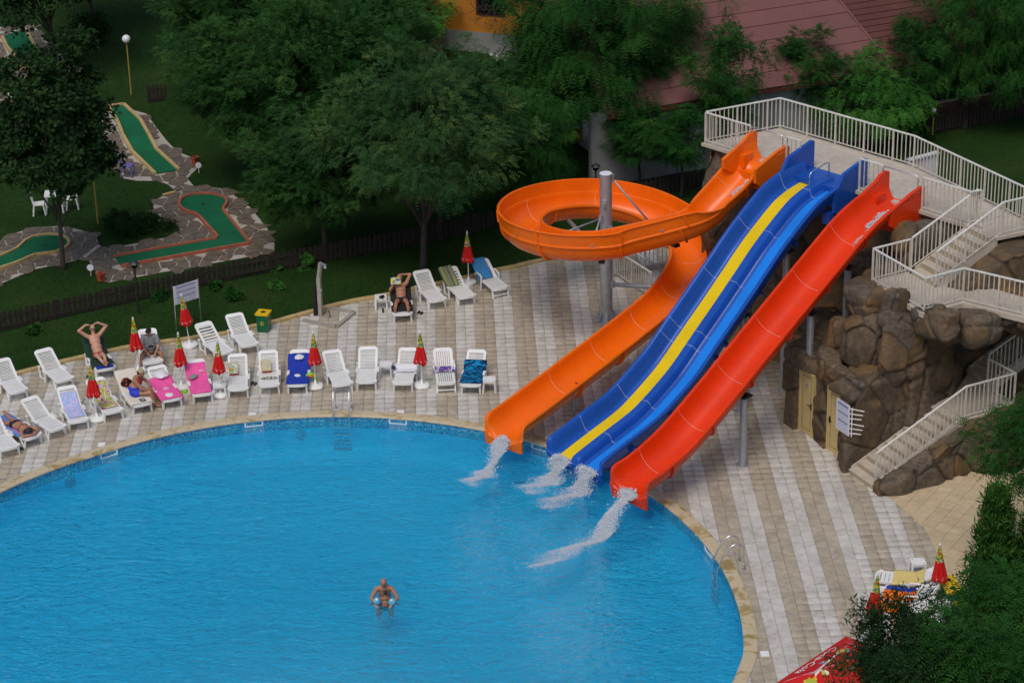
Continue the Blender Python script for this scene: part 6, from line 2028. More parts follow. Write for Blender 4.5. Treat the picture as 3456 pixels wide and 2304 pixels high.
ladder('steel pool ladder in front of the empty loungers', (600 + 1785 / 3.336, 1050 + 1105 / 3.336), (600 + 1943 / 3.336, 1050 + 1105 / 3.336))
ladder('steel pool ladder on the side near the red parasol', (2350 + 830 / 5.808, 1780 + 655 / 5.808), (2350 + 925 / 5.808, 1780 + 805 / 5.808))

# ------------------------------------------------------------------ shower and its basin
sb = Z6(575, 1345); sh = root('shower', sb, 'outdoor shower: grey post with a bent head and a black panel', 'shower')
ra = R_(-14)
MB().box(sb + [0.13, 0, 0.70], (0.13, 0.16, 1.40), ra).build('post', M['concrete'], sh)
MB().box(sb + [-0.04, 0.05, 0.52], (0.12, 0.16, 1.04), ra).build('panel', M['black'], sh)
MB().bar(sb + [0.13, 0, 1.38], sb + [0.23, -0.1, 1.98], 0.10, 0.12).build('head_arm', M['concrete'], sh)
m = MB(); m.bar(sb + [0.22, -0.1, 1.97], sb + [0.40, -0.28, 1.96], 0.10, 0.04); m.lathe([(0.05, 1.86), (0.06, 1.88), (0.03, 1.95)], (sb[0] + 0.39, sb[1] - 0.27, 0), 12); m.build('shower_head', M['steel'], sh)
MB().box(sb + [0.20, -0.08, 0.98], (0.05, 0.05, 0.07)).build('tap', M['chrome'], sh)
MB().tube([sb + [0.25, 0, 0.06], sb + [0.32, -0.05, 0.22], sb + [0.42, -0.1, 0.20], sb + [0.46, -0.12, 0.02]], 0.015, 6).build('foot_tap', M['dark_metal'], sh)
bc = [Z6(450, 1392), Z6(745, 1455), Z6(905, 1325), Z6(640, 1278)]
ba_ = root('shower_basin', np.mean(bc, 0), 'square stone shower basin let into the deck', 'basin')
for i in range(3):
    MB().bar(bc[i] + [0, 0, 0.035], bc[i + 1] + [0, 0, 0.035], 0.13, 0.09).build('rim', M['concrete'], ba_)
MB().box(np.mean(bc, 0) + [0, 0, 0.006], (0.16, 0.16, 0.012), SA).build('drain', M['steel'], ba_)

# ------------------------------------------------------------------ notice board on the lawn, lamps, garden chairs
pl_, pr_ = Z55(1558, 1475), Z55(1775, 1405)
sg = root('notice_board', (pl_ + pr_) / 2, 'white notice board on two thin posts standing on the lawn', 'sign')
for q in (pl_, pr_):
    MB().tube([q, q + [0, 0, 1.62]], 0.022, 8).build('post', M['chrome'], sg)
aa = math.atan2(pr_[1] - pl_[1], pr_[0] - pl_[0]); LL = np.linalg.norm(pr_ - pl_)
m = MB(); m.box((0, 0, 0.33), (LL * 0.97, 0.02, 0.66)); bd = m.build('board', M['notice'], sg, org=(0, 0, 0)); bd.rotation_euler = (0, 0, aa); bd.location = (0, -0.035, 0.94)


def lantern(label, base, h, z=0.0):
    o = root('lamp_post', base, label, 'lamp post')
    b = np.array(base)
    MB().tube([b, b + [0, 0, h - 0.22]], [0.045, 0.032], 8).build('pole', M['dark_metal'], o)
    MB().lathe([(0.05, h - 0.24), (0.10, h - 0.20), (0.14, h - 0.06), (0.05, h - 0.05)], (b[0], b[1], b[2]), 6).build('lantern_glass', M['glass_dark'], o)
    MB().lathe([(0.20, h - 0.06), (0.13, h + 0.0), (0.02, h + 0.06)], (b[0], b[1], b[2]), 6).build('hood', M['dark_metal'], o)


def globe_lamp(label, base, h, r=0.20):
    o = root('lamp_post', base, label, 'lamp post'); b = np.array(base)
    MB().tube([b, b + [0, 0, h - r]], 0.032, 8).build('pole', M['yellow_paint'], o)
    bm = bmesh.new(); bmesh.ops.create_uvsphere(bm, u_segments=20, v_segments=12, radius=r)
    m = MB(); m.add([np.array(v.co) + b + [0, 0, h] for v in bm.verts], [tuple(v.index for v in f.verts) for f in bm.faces]); bm.free()
    m.build('globe', M['globe'], o, smooth=True)


lantern('short black lantern post by the picket fence', Z55(1222, 1312), 1.86)
lantern('black lantern post behind the orange loop', Z7(945, 345), 1.5)
globe_lamp('white globe lamp on a yellow pole by the ramped lane', Z11(1158, 838), 2.5, 0.18)
gl2 = Z55(865, 535); globe_lamp('white globe lamp on a yellow pole rising through the slim-trunked tree', gl2, 3.1, 0.2)
globe_lamp('white globe lamp beside the short red-edged strip', Z11(140, 1240), 1.9, 0.16)
globe_lamp('small white globe lamp in front of the brick wall', Z4(1545, 1190), 1.05, 0.11)


def chair(label, loc, rz, mat, group=None):
    o = root('garden_chair', loc, label, 'chair', group, rotz=rz + 1e-6)
    s = MB(); s.prism([(-0.2, -0.2), (0.2, -0.22), (0.22, 0.22), (-0.2, 0.2)], 0.41, 0.44); s.build('seat', mat, o)
    b = MB()
    for y in (-0.19, 0.19):
        b.bar((-0.19, y, 0.43), (-0.27, y, 0.84), 0.04, 0.035)
    for z, x in ((0.84, -0.27), (0.72, -0.25), (0.60, -0.225)):
        b.bar((x, -0.2, z), (x, 0.2, z), 0.03, 0.06)
    b.build('backrest', mat, o)
    for sx in (-1, 1):
        for sy in (-1, 1):
            MB().bar((sx * 0.17, sy * 0.18, 0.42), (sx * 0.23, sy * 0.22, 0), 0.045, 0.04).build('leg', mat, o)
    return o


chair('purple plastic chair beside the ramped lane', Z55(1130, 110), R_(-10), M['purple'])
chair('white garden chair facing the white table under the slim-trunked tree', Z55(350, 450), R_(10), M['white_plastic'], 'white garden chairs under the tree')
chair('white garden chair on the far side of the white table under the slim-trunked tree', Z55(640, 400), R_(190), M['white_plastic'], 'white garden chairs under the tree')
gt = root('garden_table', Z55(490, 420), 'white plastic garden table under the slim-trunked tree', 'table', rotz=0.1)
MB().prism([(-0.35, -0.35), (0.35, -0.35), (0.35, 0.35), (-0.35, 0.35)], 0.68, 0.71).build('table_top', M['white_plastic'], gt)
for sx in (-1, 1):
    for sy in (-1, 1):
        MB().bar((sx * 0.28, sy * 0.28, 0.68), (sx * 0.32, sy * 0.32, 0), 0.05).build('leg', M['white_plastic'], gt)
for (zz, x, y, lb) in ((Z11, 1725, 1450, 'small terracotta tub by the walk to the ramped lane'), (Z55, 893, 1040, 'small terracotta tub at the start of the keyhole lane')):
    q = zz(x, y); o = root('planter', q, lb, 'planter')
    MB().lathe([(0.12, 0), (0.17, 0.26), (0.19, 0.27), (0.19, 0.32), (0.16, 0.32), (0.15, 0.26)], (q[0], q[1], 0), 4).build('tub', M['terracotta'], o)
    MB().lathe([(0.14, 0.24), (0.14, 0.27)], (q[0], q[1], 0), 4).build('soil', M['trunk'], o)
for (zz, x, y, lb) in ((Z11, 1755, 1525, 'small round hole marker by the terracotta tub near the ramped lane'), (Z55, 803, 995, 'small round hole marker at the start of the keyhole lane')):
    q = zz(x, y); o = root('hole_marker', q, lb, 'sign')
    MB().tube([q, q + [0, 0, 0.22]], 0.012, 6).build('stake', M['white_plastic'], o)
    MB().tube([q + [0, -0.012, 0.32], q + [0, 0.012, 0.32]], 0.12, 18).build('disc', M['globe'], o)
q = Z55(1490, 275); o = root('bench_plank', q, 'short pale plank lying at the edge of the keyhole surround', 'plank')
MB().bar(Z55(1440, 290) + [0, 0, 0.04], Z55(1545, 262) + [0, 0, 0.04], 0.14, 0.05).build('board', M['tan_brick'], o)
q = Z55(810, 785); o = root('bench_plank', q, 'grey plank lying between the two flagstone surrounds', 'plank')
MB().bar(Z55(750, 835) + [0, 0, 0.03], Z55(875, 737) + [0, 0, 0.03], 0.14, 0.05).build('board', M['mortar'], o)

# ------------------------------------------------------------------ sunken stairwell behind the steel column
w0, w1 = Z7(1110, 985), Z7(1700, 870)
railing('low railing on a concrete ledge behind the steel column', [Z7(1110, 975, 0.15), Z7(1680, 868, 0.15)], 0.95)
railing('railing running down beside the sunken stairwell behind the steel column', [Z7(1112, 985, 0.05), Z7(1430, 1190, 0.05)], 0.95)
o = root('ledge', w0, 'concrete ledge behind the steel column', 'ledge')
MB().bar(Z7(1080, 985, 0.07), Z7(1720, 866, 0.07), 0.25, 0.16).build('kerb_block', M['concrete'], o)
# ------------------------------------------------------------------ people
def capsule(p0, r0, p1, r1, n=12, k=5):
    p0 = Vector(p0); p1 = Vector(p1); t = (p1 - p0); L = t.length; t = t / max(L, 1e-6)
    a = t.cross(Vector((0.31, 0.17, 0.93))); a.normalize(); b = t.cross(a)
    rings = []
    for i in range(1, k + 1):
        ph = math.pi / 2 * i / k; rings.append((-r0 * math.cos(ph), r0 * math.sin(ph)))
    for i in range(0, k):
        ph = math.pi / 2 * i / k; rings.append((L + r1 * math.sin(ph), r1 * math.cos(ph)))
    vs = []
    for (d, r) in rings:
        for j in range(n):
            an = 2 * math.pi * j / n
            vs.append(p0 + t * d + a * (r * math.cos(an)) + b * (r * math.sin(an)))
    vs += [p0 - t * r0, p1 + t * r1]
    q = len(rings); fs = [(i * n + j, i * n + (j + 1) % n, (i + 1) * n + (j + 1) % n, (i + 1) * n + j) for i in range(q - 1) for j in range(n)]
    fs += [(q * n, (j + 1) % n, j) for j in range(n)] + [(q * n + 1, (q - 1) * n + j, (q - 1) * n + (j + 1) % n) for j in range(n)]
    return MB().add(vs, fs)


_bm = bmesh.new(); bmesh.ops.create_uvsphere(_bm, u_segments=16, v_segments=10, radius=1)
SPH_V = [np.array(v.co) for v in _bm.verts]; SPH_F = [tuple(v.index for v in f.verts) for f in _bm.faces]; _bm.free()


def ell(c, r, X=(1, 0, 0), Y=(0, 1, 0), Zv=(0, 0, 1)):
    A = np.array([X, Y, Zv], float); c = np.array(c, float)
    return MB().add([c + (v * np.array(r)) @ A for v in SPH_V], SPH_F)


def unit(v):
    v = np.array(v, float); return v / (np.linalg.norm(v) + 1e-9)


def hand_prims(w, d, palm_n, curl=0.5, s=1.0):
    """w wrist, d pointing direction, palm_n palm facing direction"""
    w = np.array(w, float); d = unit(d); pn = np.array(palm_n, float); pn = unit(pn - d * (pn @ d)); sd = np.cross(d, pn)
    out = [ell(w + d * 0.05 * s, (0.052 * s, 0.040 * s, 0.019 * s), d, sd, pn)]
    for k, (off, L) in enumerate(((-0.030, 0.070), (-0.010, 0.080), (0.010, 0.076), (0.029, 0.060))):
        b0 = w + d * 0.085 * s + sd * off * s
        d1 = unit(d * math.cos(curl) + pn * math.sin(curl)); b1 = b0 + d1 * L * 0.5 * s
        d2 = unit(d * math.cos(curl * 2.1) + pn * math.sin(curl * 2.1)); b2 = b1 + d2 * L * 0.5 * s
        out += [capsule(b0, 0.0098 * s, b1, 0.009 * s, 8, 3), capsule(b1, 0.009 * s, b2, 0.008 * s, 8, 3)]
    t0 = w + d * 0.03 * s - sd * 0.035 * s; t1 = t0 + unit(d * 0.6 - sd * 0.7 + pn * 0.3) * 0.04 * s; t2 = t1 + unit(d * 0.9 - sd * 0.2 + pn * 0.4) * 0.032 * s
    out += [capsule(t0, 0.013 * s, t1, 0.011 * s, 8, 3), capsule(t1, 0.011 * s, t2, 0.009 * s, 8, 3)]
    return out


def vox_child(name, prims, voxel, mat, parent, smooth=2):
    V, Nn, Fq = voxelise(prims, voxel, smooth)
    return mesh_obj(name, V, Fq, mat, parent, True)


def person(label, loc, rz, J, skin, fat=1.0, group=None, s=1.1, hands=True):
    """J: joints in the thing's own space. fw = chest forward, look = face forward, hu = head up"""
    o = root('person', loc, label, 'person', group, rotz=rz + 1e-6)
    pel, che, nek, hd = (np.array(J[k], float) for k in ('pelvis', 'chest', 'neck', 'head'))
    sp = unit(che - pel); fwd = np.array(J['fw'], float); fwd = unit(fwd - sp * (fwd @ sp)); lat = np.cross(fwd, sp)
    B = []
    mid = pel * 0.55 + che * 0.45 + np.array(J.get('bend', (0, 0, 0)))
    B.append(ell(pel, (0.165 * s, 0.115 * s * fat, 0.13 * s), lat, fwd, sp))
    B.append(ell(pel * 0.72 + mid * 0.28 + fwd * 0.02 * fat, (0.155 * s, 0.12 * s * fat, 0.12 * s), lat, fwd, sp))
    B.append(ell(mid + fwd * 0.025 * (fat - 0.9), (0.15 * s * (0.6 + 0.4 * fat), 0.118 * s * fat, 0.15 * s), lat, fwd, sp))
    B.append(ell(che - sp * 0.06, (0.165 * s, 0.118 * s, 0.15 * s), lat, fwd, sp))
    B.append(ell(che + sp * 0.06, (0.175 * s, 0.10 * s, 0.11 * s), lat, fwd, sp))
    if J.get('bust'):
        for q in (-1, 1):
            B.append(ell(che - sp * 0.02 + lat * 0.075 * q + fwd * 0.09, (0.07, 0.06, 0.07), lat, fwd, sp))
    for q, kk in ((-1, 'l'), (1, 'r')):
        sh = np.array(J['sh' + kk], float); el = np.array(J['el' + kk], float); wr = np.array(J['wr' + kk], float)
        B += [capsule(che + sp * 0.09, 0.07 * s, sh, 0.06 * s), capsule(sh, 0.060 * s * (0.6 + 0.4 * fat), el, 0.044 * s * (0.7 + 0.3 * fat)), capsule(el, 0.045 * s, wr, 0.031 * s)]
        if hands:
            hdir = np.array(J.get('hd' + kk, wr - el), float)
            B += hand_prims(wr, hdir, J.get('pn' + kk, -np.cross(lat, hdir)), J.get('curl', 0.5), s)
        hip = np.array(J['hip' + kk], float); kn = np.array(J['kn' + kk], float); an = np.array(J['an' + kk], float); to = np.array(J['to' + kk], float)
        bk_ = unit(np.cross(kn - hip, an - kn)) if np.linalg.norm(np.cross(kn - hip, an - kn)) > 1e-4 else lat
        B += [capsule(hip, 0.088 * s * (0.75 + 0.25 * fat), kn, 0.057 * s), capsule(kn, 0.056 * s, kn * 0.68 + an * 0.32, 0.054 * s), capsule(kn * 0.68 + an * 0.32, 0.054 * s, an, 0.036 * s)]
        B += [capsule(an + unit(an - kn) * 0.03 * s, 0.036 * s, an * 0.25 + to * 0.75, 0.034 * s), ell(to, (0.045 * s, 0.038 * s, 0.022 * s), unit(to - an), np.cross(unit(an - kn), unit(to - an)), unit(an - kn))]
    B.append(capsule(che + sp * 0.10, 0.062 * s, nek, 0.056 * s)); B.append(capsule(nek, 0.056 * s, hd - np.array(J['hu']) * 0.05 * s, 0.055 * s))
    hu = unit(J['hu']); lk = np.array(J['look'], float); lk = unit(lk - hu * (lk @ hu)); hl = np.cross(lk, hu)
    B.append(ell(hd + hu * 0.03 * s, (0.074 * s, 0.095 * s, 0.088 * s), hl, lk, hu)); B.append(ell(hd - hu * 0.045 * s + lk * 0.022 * s, (0.058 * s, 0.068 * s, 0.066 * s), hl, lk, hu))
    B.append(ell(hd - hu * 0.015 * s + lk * 0.095 * s, (0.013 * s, 0.02 * s, 0.022 * s), hl, lk, hu))
    for q in (-1, 1):
        B.append(ell(hd + hl * q * 0.076 * s - hu * 0.005, (0.012 * s, 0.02 * s, 0.03 * s), hl, lk, hu))
    vox_child('body', B, 0.0095 * (1 if s > 0.8 else 0.85), skin, o)
    o['hu'] = hu.tolist(); o['lk'] = lk.tolist(); o['hl'] = hl.tolist(); o['hd'] = hd.tolist()
    f = MB()
    for q in (-1, 1):
        e = ell(hd + hl * q * 0.031 * s + hu * 0.005 * s + lk * 0.085 * s, (0.015 * s, 0.008 * s, 0.008 * s), hl, lk, hu)
        e.build('eye', M['hair_dark'], o, org=(0, 0, 0))
    ell(hd - hu * 0.058 * s + lk * 0.083 * s, (0.024 * s, 0.01 * s, 0.007 * s), hl, lk, hu).build('mouth', M['red_cloth'], o, org=(0, 0, 0))
    return o, (sp, fwd, lat, hu, lk, hl)


def A_(*v):
    return np.array(v, float)


def briefs(o, J, mat, fr, grow=0.02, leg=0.18, fat=1.0, name='swim_trunks'):
    sp, fwd, lat = fr[:3]; pel = A_(*J['pelvis'])
    B = [ell(pel - sp * 0.01, (0.182 + grow, 0.127 * fat + grow, 0.11 + grow), lat, fwd, sp)]
    for kk in 'lr':
        hip = A_(*J['hip' + kk]); kn = A_(*J['kn' + kk]); e = hip + (kn - hip) * leg
        B.append(capsule(hip, 0.097 * (0.75 + 0.25 * fat) + grow, e, (0.097 + (0.063 - 0.097) * leg) * (0.75 + 0.25 * fat) + grow))
    return vox_child(name, B, 0.016, mat, o)


# man with his hands on his head
J = dict(pelvis=(-0.02, 0, 0.50), chest=(-0.34, 0, 0.86), neck=(-0.46, 0, 1.05), head=(-0.50, 0.0, 1.20), fw=(0.7, 0, 0.7), look=(1, -0.05, 0.0), hu=(-0.1, 0, 1),
         shl=(-0.44, -0.20, 0.97), ell=(-0.50, -0.46, 1.20), wrl=(-0.52, -0.20, 1.36), shr=(-0.44, 0.20, 0.97), elr=(-0.50, 0.46, 1.20), wrr=(-0.52, 0.20, 1.36),
         hdl=(0.0, 1, -0.15), hdr=(0.0, -1, -0.15), pnl=(0, 0.2, -1), pnr=(0, -0.2, -1), curl=0.25,
         hipl=(0.03, -0.09, 0.48), knl=(0.44, -0.10, 0.58), anl=(0.80, -0.01, 0.47), tol=(0.90, -0.03, 0.60), hipr=(0.03, 0.09, 0.48), knr=(0.44, 0.10, 0.56), anr=(0.82, 0.03, 0.44), tor=(0.93, 0.06, 0.56))
L = lg['L19']
p, fr = person('bald man in red swim briefs and sunglasses reclining with his hands on his head', (L.location.x, L.location.y, 0.02), L['_rz'], J, M['skin_pale'], 1.2)
briefs(p, J, M['red_cloth'], fr, 0.012, 0.14, 1.15)
hd = A_(*J['head']); sp, fw_, la, hu, lk, hl = fr
m = MB()
for q in (-1, 1):
    e = ell(hd + hl * q * 0.036 + hu * 0.010 + lk * 0.10, (0.030, 0.012, 0.02), hl, lk, hu); m.add(e.v, e.f)
m.bar(hd + hl * 0.075 + hu * 0.012 + lk * 0.0, hd + hl * 0.06 + hu * 0.012 + lk * 0.085, 0.006); m.bar(hd - hl * 0.075 + hu * 0.012, hd - hl * 0.06 + hu * 0.012 + lk * 0.085, 0.006); m.bar(hd - hl * 0.02 + hu * 0.012 + lk * 0.097, hd + hl * 0.02 + hu * 0.012 + lk * 0.097, 0.008)
m.build('sunglasses', M['black'], p, org=(0, 0, 0))

# man in the grey shirt sitting astride
J = dict(pelvis=(0.18, 0, 0.46), chest=(0.22, 0, 0.84), neck=(0.27, 0, 1.03), head=(0.31, -0.02, 1.18), fw=(1, 0, 0.1), look=(0.75, -0.65, -0.15), hu=(0.1, 0, 1),
         shl=(0.22, -0.21, 0.95), ell=(0.30, -0.28, 0.68), wrl=(0.50, -0.14, 0.55), shr=(0.22, 0.21, 0.95), elr=(0.34, 0.28, 0.68), wrr=(0.56, 0.12, 0.50), hdl=(0.6, 0.4, -0.6), hdr=(0.4, -0.3, -0.8), curl=0.5,
         hipl=(0.22, -0.10, 0.46), knl=(0.58, -0.32, 0.50), anl=(0.66, -0.40, 0.09), tol=(0.82, -0.46, 0.03), hipr=(0.22, 0.10, 0.46), knr=(0.60, 0.30, 0.50), anr=(0.66, 0.36, 0.09), tor=(0.82, 0.42, 0.03))
L = lg['L20']
p, fr = person('man in a grey printed T-shirt, dark shorts and black cap sitting on a lounger', (L.location.x, L.location.y, 0.0), L['_rz'], J, M['skin_tan'], 1.3)
sp, fw_, la, hu, lk, hl = fr
pe, ch = A_(*J['pelvis']), A_(*J['chest'])
B = [ell(pe + sp * 0.06, (0.21, 0.185, 0.14), la, fw_, sp), ell(pe * 0.5 + ch * 0.5 + fw_ * 0.02, (0.21, 0.19, 0.19), la, fw_, sp), ell(ch - sp * 0.04, (0.205, 0.16, 0.18), la, fw_, sp), ell(ch + sp * 0.07, (0.21, 0.13, 0.12), la, fw_, sp)]
for kk in 'lr':
    sh_, el_ = A_(*J['sh' + kk]), A_(*J['el' + kk]); B += [capsule(ch + sp * 0.09, 0.085, sh_, 0.078), capsule(sh_, 0.085, sh_ * 0.35 + el_ * 0.65, 0.08)]
ts = vox_child('t_shirt', B, 0.016, M['grey_cloth'], p)
e = ell(ch - sp * 0.13 + fw_ * 0.19, (0.095, 0.016, 0.055), la, fw_, sp); e.build('chest_print', M['black_cloth'], ts, org=(0, 0, 0))
briefs(p, J, M['shorts'], fr, 0.02, 0.62, 1.2, 'shorts')
hd = A_(*J['head'])
B = [ell(hd + hu * 0.055, (0.092, 0.114, 0.086), hl, lk, hu), ell(hd + hu * 0.045 + lk * 0.10, (0.065, 0.07, 0.014), hl, lk, hu)]
cp = vox_child('cap', B, 0.012, M['black_cloth'], p, 1)
ell(hd + hu * 0.085 + lk * 0.085, (0.022, 0.014, 0.018), hl, lk, hu).build('cap_badge', M['white_print'], cp, org=(0, 0, 0))
for kk in 'lr':
    an, to = A_(*J['an' + kk]), A_(*J['to' + kk]); vox_child('shoe', [capsule(an - [0, 0, 0.03], 0.052, to * 0.9 + an * 0.1, 0.046)], 0.014, M['white_cloth'], p)

# woman sitting sideways in a red and blue swimsuit
J = dict(pelvis=(0.24, -0.02, 0.48), chest=(0.17, 0.06, 0.83), neck=(0.22, 0.13, 1.01), head=(0.28, 0.20, 1.12), fw=(0.55, 0.80, 0.1), look=(0.6, 0.7, -0.35), hu=(0.15, 0.2, 1), bust=True, bend=(-0.02, -0.05, 0.0),
         shl=(0.02, 0.20, 0.91), ell=(0.16, 0.42, 0.70), wrl=(0.40, 0.40, 0.60), shr=(0.34, -0.04, 0.91), elr=(0.50, 0.12, 0.66), wrr=(0.52, 0.32, 0.56), hdl=(1, 0, -0.3), hdr=(0.1, 1, -0.3),
         hipl=(0.18, 0.06, 0.47), knl=(0.36, 0.46, 0.50), anl=(0.44, 0.56, 0.09), tol=(0.54, 0.68, 0.03), hipr=(0.34, -0.04, 0.47), knr=(0.56, 0.36, 0.50), anr=(0.62, 0.50, 0.09), tor=(0.70, 0.62, 0.03))
L = lg['L6']
p, fr = person('woman in a red and blue swimsuit with a beige headscarf sitting sideways on a lounger', (L.location.x, L.location.y, 0.02), L['_rz'], J, M['skin_tan'], 1.35)
sp, fw_, la, hu, lk, hl = fr; pe, ch, hd = A_(*J['pelvis']), A_(*J['chest']), A_(*J['head'])
B = [ell(pe - sp * 0.01, (0.215, 0.20, 0.16), la, fw_, sp), ell(pe * 0.66 + ch * 0.34 + A_(-0.02, -0.05, 0), (0.205, 0.195, 0.13), la, fw_, sp)]
for kk in 'lr':
    hp, kn = A_(*J['hip' + kk]), A_(*J['kn' + kk]); B.append(capsule(hp, 0.125, hp * 0.85 + kn * 0.15, 0.118))
vox_child('swimsuit_lower', B, 0.016, M['blue_cloth'], p)
B = [ell(ch - sp * 0.03 + fw_ * 0.05, (0.197, 0.145, 0.12), la, fw_, sp)]
sw = vox_child('swimsuit_top', B, 0.016, M['red_cloth'], p)
m = MB(); m.tube([ch - la * 0.10 + sp * 0.12 + fw_ * 0.08, ch - la * 0.10 + sp * 0.17 - fw_ * 0.02, ch - la * 0.02 + sp * 0.02 - fw_ * 0.115], 0.012, 6); m.tube([ch + la * 0.10 + sp * 0.12 + fw_ * 0.08, ch + la * 0.10 + sp * 0.17 - fw_ * 0.02, ch + la * 0.02 + sp * 0.02 - fw_ * 0.115], 0.012, 6)
m.build('straps', M['red_cloth'], sw, org=(0, 0, 0))
vox_child('hair', [ell(hd + hu * 0.02 - lk * 0.03, (0.093, 0.10, 0.094), hl, lk, hu), ell(hd - hu * 0.05 - lk * 0.075, (0.05, 0.05, 0.05), hl, lk, hu)], 0.012, M['hair_dark'], p)
vox_child('headscarf', [ell(hd + hu * 0.055 - lk * 0.01, (0.097, 0.115, 0.082), hl, lk, hu)], 0.012, M['headscarf'], p)

# woman lying face down, head to the foot end
J = dict(pelvis=(-0.02, 0.0, 0.47), chest=(0.38, 0.0, 0.47), neck=(0.57, 0.0, 0.47), head=(0.70, 0.0, 0.49), fw=(0, 0, -1), look=(0.2, 0.75, -0.4), hu=(1, 0, 0.05), bust=True,
         shl=(0.50, 0.17, 0.46), ell=(0.72, 0.30, 0.41), wrl=(0.84, 0.08, 0.40), shr=(0.50, -0.17, 0.46), elr=(0.74, -0.30, 0.41), wrr=(0.86, -0.06, 0.42), hdl=(0, -1, 0), hdr=(0, 1, 0), pnl=(0, 0, -1), pnr=(0, 0, -1), curl=0.1,
         hipl=(-0.08, 0.09, 0.46), knl=(-0.50, 0.13, 0.43), anl=(-0.90, 0.20, 0.52), tol=(-1.02, 0.22, 0.50), hipr=(-0.08, -0.09, 0.46), knr=(-0.50, -0.18, 0.43), anr=(-0.84, -0.30, 0.60), tor=(-0.94, -0.33, 0.66))
L = lg['L2']
p, fr = person('dark-haired woman in a black bikini lying face down on a blue towel', (L.location.x, L.location.y, 0.0), L['_rz'], J, M['skin_tan'], 0.95)
sp, fw_, la, hu, lk, hl = fr; hd = A_(*J['head'])
briefs(p, J, M['black_cloth'], fr, 0.010, 0.06, 1.0, 'bikini_bottom')
ch = A_(*J['chest'])
m = MB(); m.tube([ch - sp * 0.03 + la * 0.182 * math.cos(t) - fw_ * 0.135 * math.sin(t) for t in np.linspace(0, 2 * math.pi, 20)], 0.008, 5); m.build('bikini_strap', M['black_cloth'], p, org=(0, 0, 0))
vox_child('hair', [ell(hd + hu * 0.03 - lk * 0.02 + A_(0, 0, 0.015), (0.098, 0.112, 0.105), hl, lk, hu), ell(hd - A_(0.02, 0.08, -0.03), (0.10, 0.10, 0.06)), ell(hd + A_(0.07, -0.09, -0.02), (0.07, 0.08, 0.05))], 0.014, M['hair_dark'], p, 1)

# man reading, one arm behind his head
J = dict(pelvis=(-0.05, 0, 0.48), chest=(-0.38, 0.0, 0.75), neck=(-0.53, 0, 0.90), head=(-0.62, -0.01, 1.02), fw=(0.6, 0, 0.8), look=(0.85, -0.1, 0.3), hu=(-0.5, 0, 0.85),
         shl=(-0.47, -0.20, 0.84), ell=(-0.22, -0.36, 0.76), wrl=(-0.26, -0.22, 1.00), hdl=(-0.1, 0.2, 1), pnl=(-0.2, 1, 0), shr=(-0.47, 0.20, 0.85), elr=(-0.68, 0.36, 1.10), wrr=(-0.74, 0.12, 1.08), hdr=(0, -1, 0), pnr=(1, 0, 0), curl=0.35,
         hipl=(0.0, -0.10, 0.46), knl=(0.40, -0.19, 0.52), anl=(0.82, -0.24, 0.42), tol=(0.88, -0.27, 0.55), hipr=(0.0, 0.10, 0.46), knr=(0.40, 0.18, 0.52), anr=(0.82, 0.20, 0.42), tor=(0.88, 0.23, 0.55))
L = lg['L23']
p, fr = person('bald man in black swim trunks reclining with one arm behind his head, reading', (L.location.x, L.location.y, 0.02), L['_rz'], J, M['skin_tan'], 1.15)
briefs(p, J, M['black_cloth'], fr, 0.012, 0.20, 1.1)
mg = root('magazine', LW(L, -0.22, -0.16, 1.10), 'colourful magazine held up by the reclining man', 'magazine', rotz=L['_rz'])
for sgn, nm in ((-1, 'left_leaf'), (1, 'right_leaf')):
    m = MB(); f = MB(); f.box((0, sgn * 0.085, 0), (0.006, 0.165, 0.24)); rot = Matrix.Rotation(R_(-28), 3, 'Y') @ Matrix.Rotation(R_(10 * sgn), 3, 'Z')
    MB().add([rot @ Vector(v) for v in f.v], f.f).build('leaf', M['magazine'], mg)

# man and child in the water
mp_ = G(1100 + 1030 * 400 / 2091, 1850 + 960 * 400 / 2091, WL)
ms = WL - 0.98
J = dict(pelvis=(0, 0.10, 0.93), chest=(0, -0.02, 1.31), neck=(0, -0.10, 1.50), head=(0, -0.17, 1.62), fw=(0, -1, -0.2), look=(0, -0.9, -0.45), hu=(0, -0.25, 1),
         shl=(0.20, -0.06, 1.38), ell=(0.36, -0.22, 1.17), wrl=(0.22, -0.44, 1.10), shr=(-0.20, -0.06, 1.38), elr=(-0.35, -0.18, 1.15), wrr=(-0.22, -0.42, 1.08), hdl=(-0.5, -0.7, -0.3), hdr=(0.5, -0.7, -0.3),
         hipl=(0.10, 0.10, 0.92), knl=(0.20, -0.16, 0.62), anl=(0.19, 0.24, 0.40), tol=(0.19, 0.36, 0.30), hipr=(-0.10, 0.10, 0.92), knr=(-0.20, -0.16, 0.60), anr=(-0.19, 0.24, 0.38), tor=(-0.19, 0.36, 0.28))
DZ = ms - 0.0
p, fr = person('balding man standing waist-deep in the pool leaning over a child', (mp_[0], mp_[1] + 0.3, -1.55 + 0.0), 0.0, {k: (tuple(np.array(v) + (A_(0, 0, 0.30) if k in ('pelvis', 'chest', 'neck', 'head', 'shl', 'shr', 'ell', 'elr', 'wrl', 'wrr', 'hipl', 'hipr', 'knl', 'knr', 'anl', 'anr', 'tol', 'tor') else 0)) if isinstance(v, tuple) else v) for k, v in J.items()}, M['skin_tan'], 1.1)
J2 = {k: (tuple(np.array(v) + A_(0, 0, 0.30)) if isinstance(v, tuple) and k[:2] in ('pe', 'hi', 'kn') else v) for k, v in J.items()}
briefs(p, J2, M['navy_cloth'], fr, 0.014, 0.5, 1.1)
hu, lk, hl = fr[3:]; hd = A_(*J['head']) + A_(0, 0, 0.30)
vox_child('hair', [ell(hd + hu * 0.01 - lk * 0.04, (0.088, 0.08, 0.06), hl, lk, hu)], 0.012, M['hair_grey'], p)
cz = WL
